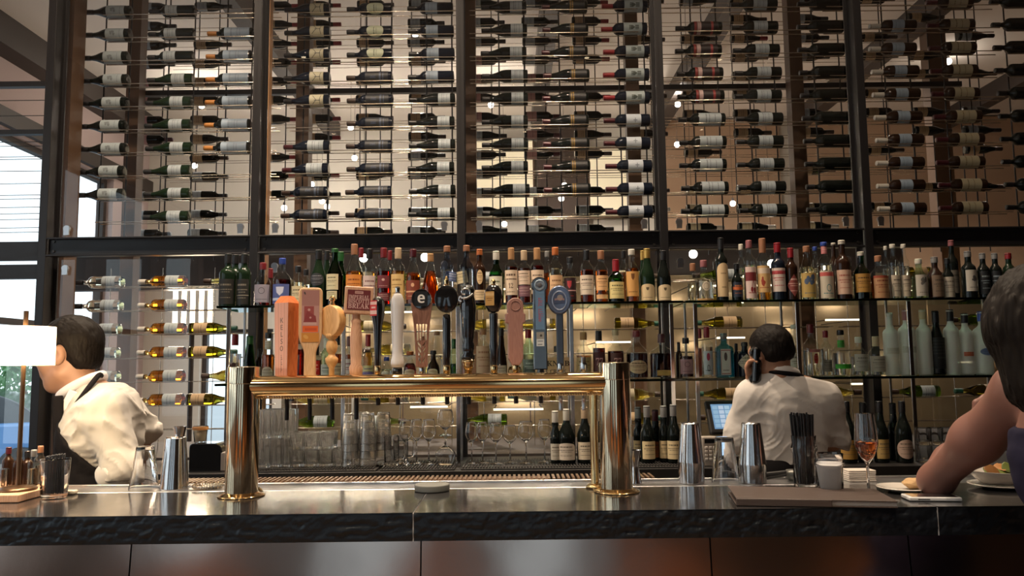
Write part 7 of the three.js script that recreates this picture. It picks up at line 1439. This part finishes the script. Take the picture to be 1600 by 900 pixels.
M.eye = std({ color: rgb(0.5, 0.48, 0.45), roughness: 0.2 });
const wrinkle = (x, y, z, s = 1) => s * (0.0055 * noise3.noise(x * 9 + y * 16, y * 13 - x * 8, z * 10) + 0.0035 * noise3.noise(x * 26 - y * 14, y * 30 + x * 20, z * 22) + 0.003 * Math.abs(noise3.noise(x * 12 + y * 26, y * 15 + z * 12, z * 14)));
const folds = (x, y, z, cx, cy) => { const dx = Math.abs(x - cx), u = (y - cy) + dx * 0.75, w = noise3.noise(x * 7, y * 7, 2.2) * 0.10, a = noise3.noise((u + w) * 9, dx * 5 + (x > cx ? 9 : 0), z * 5), b = noise3.noise((u - w) * 19 + 3, x * 9, z * 8 + 5); const m = 0.35 + 0.65 * Math.min(1, Math.max(0, (cy + 0.22 - y) / 0.2)); return (-0.008 * Math.pow(1 - Math.min(1, Math.abs(a) * 1.6), 2) - 0.003 * Math.pow(1 - Math.min(1, Math.abs(b) * 1.6), 2) + 0.004) * m; };
function eyesAndBrows(t, pos, e, s) {
  for (const sx of [-1, 1]) part(t, 'eye', place(new THREE.SphereGeometry(0.0115, 14, 10).translate(sx * 0.031, 0.004, 0.0755), pos, e, s), M.eye);
  for (const sx of [-1, 1]) part(t, 'eyebrow', place(tube([V(sx * 0.016, 0.024, 0.090), V(sx * 0.032, 0.029, 0.086), V(sx * 0.048, 0.023, 0.074)], 0.0035, 10, 6), pos, e, s), M.hairBlack);
}

// --- the man at the window end, in profile towards the lamp
{
  const t = thing('person', 'man in white shirt and black apron, in profile bending towards the lamp', 'person');
  const D = 2.95, A = (px, py, d = D) => at(px, py, d), sk = skin(0.40, 0.215, 0.135);
  const hp = A(107, 553), he = new THREE.Euler(0.10, -PI / 2 - 0.05, 0.0, 'YXZ'), hs = 1.06;
  const neck0 = A(126, 592), neck1 = A(150, 622), shL = A(164, 643, 2.82), shR = A(186, 640, 3.10), elL = A(191, 736, 2.80), wrL = A(150, 792, 2.86), haL = A(118, 812, 2.90), elR = A(226, 672, 3.18), wrR = A(206, 735, 3.18);
  const chest = A(158, 672), waist = A(146, 752), hip = A(152, 830), yf = 0.06;
  const torso = [ell(chest, [0.125, 0.175, 0.175], new THREE.Quaternion().setFromEuler(new THREE.Euler(0, 0.15, -0.12))), ell(waist, [0.118, 0.17, 0.155]), ell(hip, [0.125, 0.13, 0.165]), cap(shL, shR, 0.062, 0.058), cap(A(188, 640), A(186, 720), 0.07, 0.06)];
  const legs = [-1, 1].flatMap((s) => { const h = hip.clone().add(V(0.0, -0.05, s * 0.09)), k = V(h.x - 0.03, 0.50, h.z), f = V(h.x, 0.09, h.z), toe = V(f.x - 0.17, 0.035, f.z); return [cap(h, k, 0.085, 0.058), cap(k, f, 0.056, 0.040), cap(f, toe, 0.04, 0.03)]; });
  const arms = [cap(shL, elL, 0.055, 0.043), cap(elL, wrL, 0.041, 0.029), cap(shR, elR, 0.052, 0.042), cap(elR, wrR, 0.040, 0.028)];
  const body = meshOf([...torso.map((p) => p.k === 'e' ? ell(p.c, p.r.map((r) => r - 0.012)) : cap(p.a, p.b, p.ra - 0.012, p.rb - 0.012)), ...legs, ...arms, cap(neck0, neck1, 0.052, 0.06)], 0.04, 0.012);
  part(t, 'body', [body, place(headGeo, hp, he, hs), aim(handGeo(1, 0.5), elL, wrL, 1.2), aim(handGeo(-1, 0.5), elR, wrR, -1)].map((g) => g.index ? g : g), sk);
  part(t, 'hair', place(shortHair(1.02), hp, he, hs), M.hairBlack);
  eyesAndBrows(t, hp, he, hs);
  const sleeves = [cap(shL, A(191, 738, 2.80), 0.064, 0.052), cap(A(190, 734, 2.80), A(184, 752, 2.80), 0.052, 0.054), cap(shR, elR, 0.064, 0.056)];
  const cutY = A(180, 750, 2.80).y, bib = (x) => A(100, 688, 2.79).y - (x - A(100, 688, 2.79).x) * 1.12, armD = (x, y, z) => Math.min(...sleeves.map((p) => dPrim(p, x, y, z)));
  part(t, 'shirt', meshOf([...torso.slice(0, 2), ...torso.slice(3), ...sleeves, cap(A(140, 604), A(150, 622), 0.058, 0.075)], 0.045, 0.009, (d, x, y, z) => smax(d - 0.006 + wrinkle(x, y, z, 0.45) + 1.5 * folds(x, y, z, A(205, 700).x, A(100, 640).y), Math.max(cutY - y, y - A(140, 598).y, Math.min((bib(x) - y) * 0.6, armD(x, y, z) - 0.012)), 0.008)), M.shirtLight);
  // cuff, collar, strap, tie and apron
  const cuffDir = new THREE.Quaternion().setFromUnitVectors(V(0, 1, 0), elL.clone().sub(wrL).normalize());
  part(t, 'cuff', lathe([[0.044, -0.030], [0.062, -0.034], [0.067, -0.024], [0.066, 0.024], [0.062, 0.034], [0.044, 0.034]], { n: 28 }).applyQuaternion(cuffDir).translate(...A(184, 740, 2.80).toArray()), M.shirt);
  const collarPts = []; const c0 = A(128, 602); for (let i = 0; i <= 24; i++) { const a = i / 24 * 2 * PI; collarPts.push(V(c0.x + Math.cos(a) * 0.068, c0.y - 0.006 + Math.cos(a) * 0.040, c0.z + Math.sin(a) * 0.068)); }
  part(t, 'collar', new THREE.TubeGeometry(new THREE.CatmullRomCurve3(collarPts, true), 60, 0.018, 10, true), std({ color: rgb(0.70, 0.68, 0.70), roughness: 0.8 }));
  part(t, 'collar_point', [rbx(0.03, 0.085, 0.014, 0.005, 0, 0, 0).rotateZ(-0.42).rotateY(0.4).translate(...A(106, 628, 2.86).toArray())], std({ color: rgb(0.70, 0.68, 0.70), roughness: 0.8 }));
  part(t, 'neck_strap', tube([A(160, 592, 2.97), A(155, 586, 2.90), A(143, 600, 2.86), A(128, 620, 2.835), A(114, 640, 2.825), A(104, 665, 2.815), A(98, 700, 2.81)], 0.009, 40, 8), M.apron);
  part(t, 'tie', [rbx(0.035, 0.24, 0.016, 0.005).rotateZ(0.06).translate(...A(91, 672, 2.84).toArray()), rbx(0.04, 0.035, 0.025, 0.008).translate(...A(95, 632, 2.86).toArray())], M.apron);
  part(t, 'apron', meshOf([...torso.slice(0, 3), cap(A(188, 640), A(186, 720), 0.07, 0.06), ell(A(150, 815), [0.145, 0.20, 0.185])], 0.045, 0.010, (d, x, y, z) => Math.max(smax(d - 0.016 + wrinkle(x, y, z, 0.7), (y - bib(x) - 0.012) * 0.6, 0.010), 0.010 - armD(x, y, z))), M.apron);
  part(t, 'trousers', meshOf(legs.filter((_, i) => i % 3 < 2).map((p) => cap(p.a, p.b, p.ra + 0.016, p.rb + 0.022)), 0.03, 0.014), M.apron);
}
// --- the man on the telephone, from behind
{
  const t = thing('person', 'man in a white shirt seen from behind holding a telephone to his ear', 'person');
  const D = 3.32, A = (px, py, d = D) => at(px, py, d), sk = skin(0.34, 0.17, 0.10);
  const hp = A(1203, 554), he = new THREE.Euler(0.10, PI + 0.45, -0.10, 'YXZ'), hs = 0.95;
  const neck0 = A(1210, 575), neck1 = A(1222, 605), shL = A(1178, 622), shR = A(1284, 624), elL = A(1160, 678, 3.36), wrL = A(1180, 610, 3.44), elR = A(1302, 684, 3.36), wrR = A(1276, 703, 3.48);
  const chest = A(1232, 640), waist = A(1232, 700), hip = A(1222, 770);
  const torso = [ell(chest, [0.185, 0.16, 0.115]), ell(waist, [0.155, 0.17, 0.105]), cap(shL, shR, 0.062, 0.062), cap(A(1200, 605), A(1262, 608), 0.05, 0.05)];
  const low = [ell(hip, [0.165, 0.15, 0.115])];
  const legs = [-1, 1].flatMap((s) => { const h = hip.clone().add(V(s * 0.09, -0.06, 0)), k = V(h.x, 0.50, h.z - 0.02), f = V(h.x, 0.09, h.z + 0.02), toe = V(f.x, 0.035, f.z - 0.17); return [cap(h, k, 0.088, 0.06), cap(k, f, 0.058, 0.042), cap(f, toe, 0.042, 0.032)]; });
  const arms = [cap(shL, elL, 0.054, 0.043), cap(elL, wrL, 0.041, 0.028), cap(shR, elR, 0.054, 0.044), cap(elR, wrR, 0.042, 0.030)];
  const body = meshOf([...torso.map((p) => p.k === 'e' ? ell(p.c, p.r.map((r) => r - 0.012)) : cap(p.a, p.b, p.ra - 0.012, p.rb - 0.012)), ...low, ...legs, ...arms, cap(neck0, neck1, 0.054, 0.062)], 0.04, 0.012);
  const phone = A(1183, 571, 3.27), handBase = A(1177, 597, 3.31);
  const lh = place(handGeo(1, 0.55, 0.5), handBase, new THREE.Euler(-0.1, PI / 2 - 0.9, 0.06, 'YXZ'));
  part(t, 'body', [body, place(headGeo, hp, he, hs), lh, aim(handGeo(1, 0.4), elR, wrR, 0.5), meshOf([cap(wrL, handBase, 0.028, 0.026)], 0.01, 0.006)], sk);
  part(t, 'hair', place(shortHair(1.0, 0.026), hp, he, hs), M.hairBlack);
  eyesAndBrows(t, hp, he, hs);
  const cutR = A(1300, 696, 3.4).y, cutLow = A(1232, 735).y;
  const sleeves = [cap(shL, A(1158, 684, 3.36), 0.066, 0.062), cap(elL, elL.clone().lerp(wrL, 0.45), 0.060, 0.052), cap(shR, A(1304, 686, 3.36), 0.066, 0.060)];
  part(t, 'shirt', meshOf([...torso, ...sleeves, cap(A(1214, 584), A(1226, 612), 0.064, 0.085)], 0.045, 0.008, (d, x, y, z) => smax(d - 0.005 + wrinkle(x, y, z, 0.25) + folds(x, y, z, chest.x, waist.y), Math.max(cutLow - 0.04 + (A(1270, 720).x - x) * -0.55 - y, x > A(1285, 700).x ? cutR - y : -1, y - A(1218, 582).y - (x - A(1218, 582).x) * -0.2), 0.01)), M.shirt);
  part(t, 'cuff', lathe([[0.050, -0.02], [0.063, -0.022], [0.066, -0.014], [0.066, 0.018], [0.063, 0.024], [0.050, 0.024]], { n: 28 }).rotateZ(-0.3).translate(...A(1303, 690, 3.37).toArray()), M.shirt);
  const ring = (c, rx, rz, dy, tube0, m, nm) => { const pts = []; for (let i = 0; i < 28; i++) { const a = i / 28 * 2 * PI; pts.push(V(c.x + Math.cos(a) * rx, c.y + Math.cos(a) * -0.012 + Math.sin(a) * dy, c.z + Math.sin(a) * rz)); } part(t, nm, new THREE.TubeGeometry(new THREE.CatmullRomCurve3(pts, true), 64, tube0, 10, true), m); };
  ring(A(1217, 580), 0.066, 0.066, 0.008, 0.018, std({ color: rgb(0.78, 0.74, 0.70), roughness: 0.8 }), 'collar');
  ring(A(1220, 585), 0.081, 0.080, 0.004, 0.010, M.apron, 'neck_strap');
  part(t, 'trousers', meshOf([...low.map((p) => ell(p.c, [0.172, 0.165, 0.125])), ell(A(1226, 728), [0.155, 0.09, 0.108]), ...legs.filter((_, i) => i % 3 < 2).map((p) => cap(p.a, p.b, p.ra + 0.016, p.rb + 0.022))], 0.03, 0.012), M.apron);
  const ph = thing('telephone_handset', 'black telephone handset held to the ear of the man in white', 'telephone', phone, undefined, 0.5);
  ph.rotation.z = -0.12;
  part(ph, 'grip', rbx(0.042, 0.15, 0.026, 0.012, 0, 0, 0, 3), M.gloss); part(ph, 'earpiece', lathe([[0.0001, 0], [0.024, 0], [0.026, 0.006], [0.02, 0.02], [0.0001, 0.022]], { n: 24 }).rotateX(-PI / 2), M.gloss, [0, 0.052, -0.008]); part(ph, 'mouthpiece', lathe([[0.0001, 0], [0.022, 0], [0.024, 0.006], [0.018, 0.02], [0.0001, 0.022]], { n: 24 }).rotateX(-PI / 2), M.gloss, [0, -0.055, -0.008]);
}
// --- the guest leaning on the bar, cut by the edge of the photograph
{
  const t = thing('person', 'dark-haired guest in a navy sleeveless top leaning a bare elbow on the bar', 'person');
  const A = at, sk = skin(0.17, 0.075, 0.056);
  const sh = A(1600, 612, 1.92), el = A(1462, 746, 2.28), wr = A(1530, 668, 2.40), sh2 = V(sh.x + 0.29, sh.y - 0.01, -1.70), el2 = V(sh2.x + 0.06, sh2.y - 0.28, -1.72), wr2 = V(sh2.x + 0.02, BAR + 0.04, -2.0);
  el.y = BAR + 0.040;
  const hp = A(1622, 506, 1.78), he = new THREE.Euler(0.1, PI - 0.3, 0.05, 'YXZ');
  const cx = sh.x + 0.07, chest = V(cx, sh.y - 0.14, -1.80), waist = V(cx, sh.y - 0.40, -1.76), hip = V(cx, 0.80, -1.68);
  const torso = [ell(chest, [0.165, 0.19, 0.12]), ell(waist, [0.150, 0.19, 0.11]), ell(hip, [0.165, 0.13, 0.14])];
  const legs = [-1, 1].flatMap((s) => { const h = V(cx + s * 0.09, 0.76, -1.68), k = V(cx + s * 0.11, 0.74, -2.02), f = V(cx + s * 0.1, 0.33, -1.96), toe = V(cx + s * 0.1, 0.29, -2.1); return [cap(h, k, 0.08, 0.06), cap(k, f, 0.055, 0.04), cap(f, toe, 0.035, 0.028)]; });
  const arms = [cap(sh, sh.clone().lerp(el, 0.5), 0.060, 0.053), cap(sh.clone().lerp(el, 0.5), el, 0.053, 0.038), cap(el, el.clone().lerp(wr, 0.35), 0.038, 0.040), cap(el.clone().lerp(wr, 0.35), wr, 0.040, 0.026), cap(sh2, el2, 0.055, 0.043), cap(el2, wr2, 0.042, 0.028)];
  const all = [...torso, ...legs, ...arms, cap(sh, sh2, 0.06, 0.06), cap(V(hp.x, hp.y - 0.13, hp.z + 0.03), V(cx, sh.y + 0.0, -1.79), 0.052, 0.065)];
  part(t, 'body', [meshOf(all, 0.05, 0.010), place(headGeo, hp, he), aim(handGeo(-1, 0.6), el, wr, 0), aim(handGeo(1, 0.6), el2, wr2, 0)], sk);
  part(t, 'hair', netMesh((x, y, z) => { const n = noise3.noise(x * 30, y * 9, z * 30) * 0.008 + noise3.noise(x * 110, y * 14, z * 110) * 0.005; return smin(dPrim(ell(V(hp.x, hp.y + 0.025, hp.z + 0.012), [0.10, 0.112, 0.118]), x, y, z), dPrim(cap(V(hp.x + 0.0, hp.y - 0.02, hp.z + 0.02), V(hp.x + 0.015, hp.y - 0.115, hp.z + 0.03), 0.106, 0.104), x, y, z), 0.05) + n; }, V(hp.x - 0.15, hp.y - 0.26, hp.z - 0.16), V(hp.x + 0.16, hp.y + 0.18, hp.z + 0.2), 0.006), M.hairBlack);
  eyesAndBrows(t, hp, he, 1);
  part(t, 'top', meshOf(torso.map((p) => ell(p.c, p.r.map((r) => r + 0.004))), 0.05, 0.010, (d, x, y, z) => smax(d - 0.007 + wrinkle(x, y, z, 0.8), Math.max(y - (sh.y - 0.075), 0.70 - y), 0.01)), phy({ color: rgb(0.014, 0.013, 0.030), roughness: 0.85, specularIntensity: 0.25 }));
  part(t, 'jeans', meshOf([ell(hip, [0.172, 0.10, 0.15]), ...legs.filter((_, i) => i % 3 < 2).map((p) => cap(p.a, p.b, p.ra + 0.012, p.rb + 0.014))], 0.03, 0.012, (d, x, y) => smax(d, y - 0.86, 0.01)), std({ color: rgb(0.03, 0.035, 0.06), roughness: 0.85 }));
  const st = thing('bar_stool', 'dark bar stool under the guest at the far end', 'bar stool', [cx, 0, -1.66]);
  part(st, 'seat', rbx(0.38, 0.05, 0.36, 0.02, 0, 0.645, 0), M.brownWood);
  for (const [sx, sz] of [[1, 1], [1, -1], [-1, 1], [-1, -1]]) part(st, 'leg', rod(V(sx * 0.15, 0.62, sz * 0.14), V(sx * 0.19, 0.0, sz * 0.18), 0.014), M.steelDark);
  part(st, 'footrest', [rod(V(-0.18, 0.26, -0.165), V(0.18, 0.26, -0.165), 0.01), rod(V(-0.18, 0.26, 0.165), V(0.18, 0.26, 0.165), 0.01)], M.steelDark);
}

scene.traverse((o) => { if (o.isMesh) { o.castShadow = true; o.receiveShadow = true; } });
renderer.render(scene, camera);
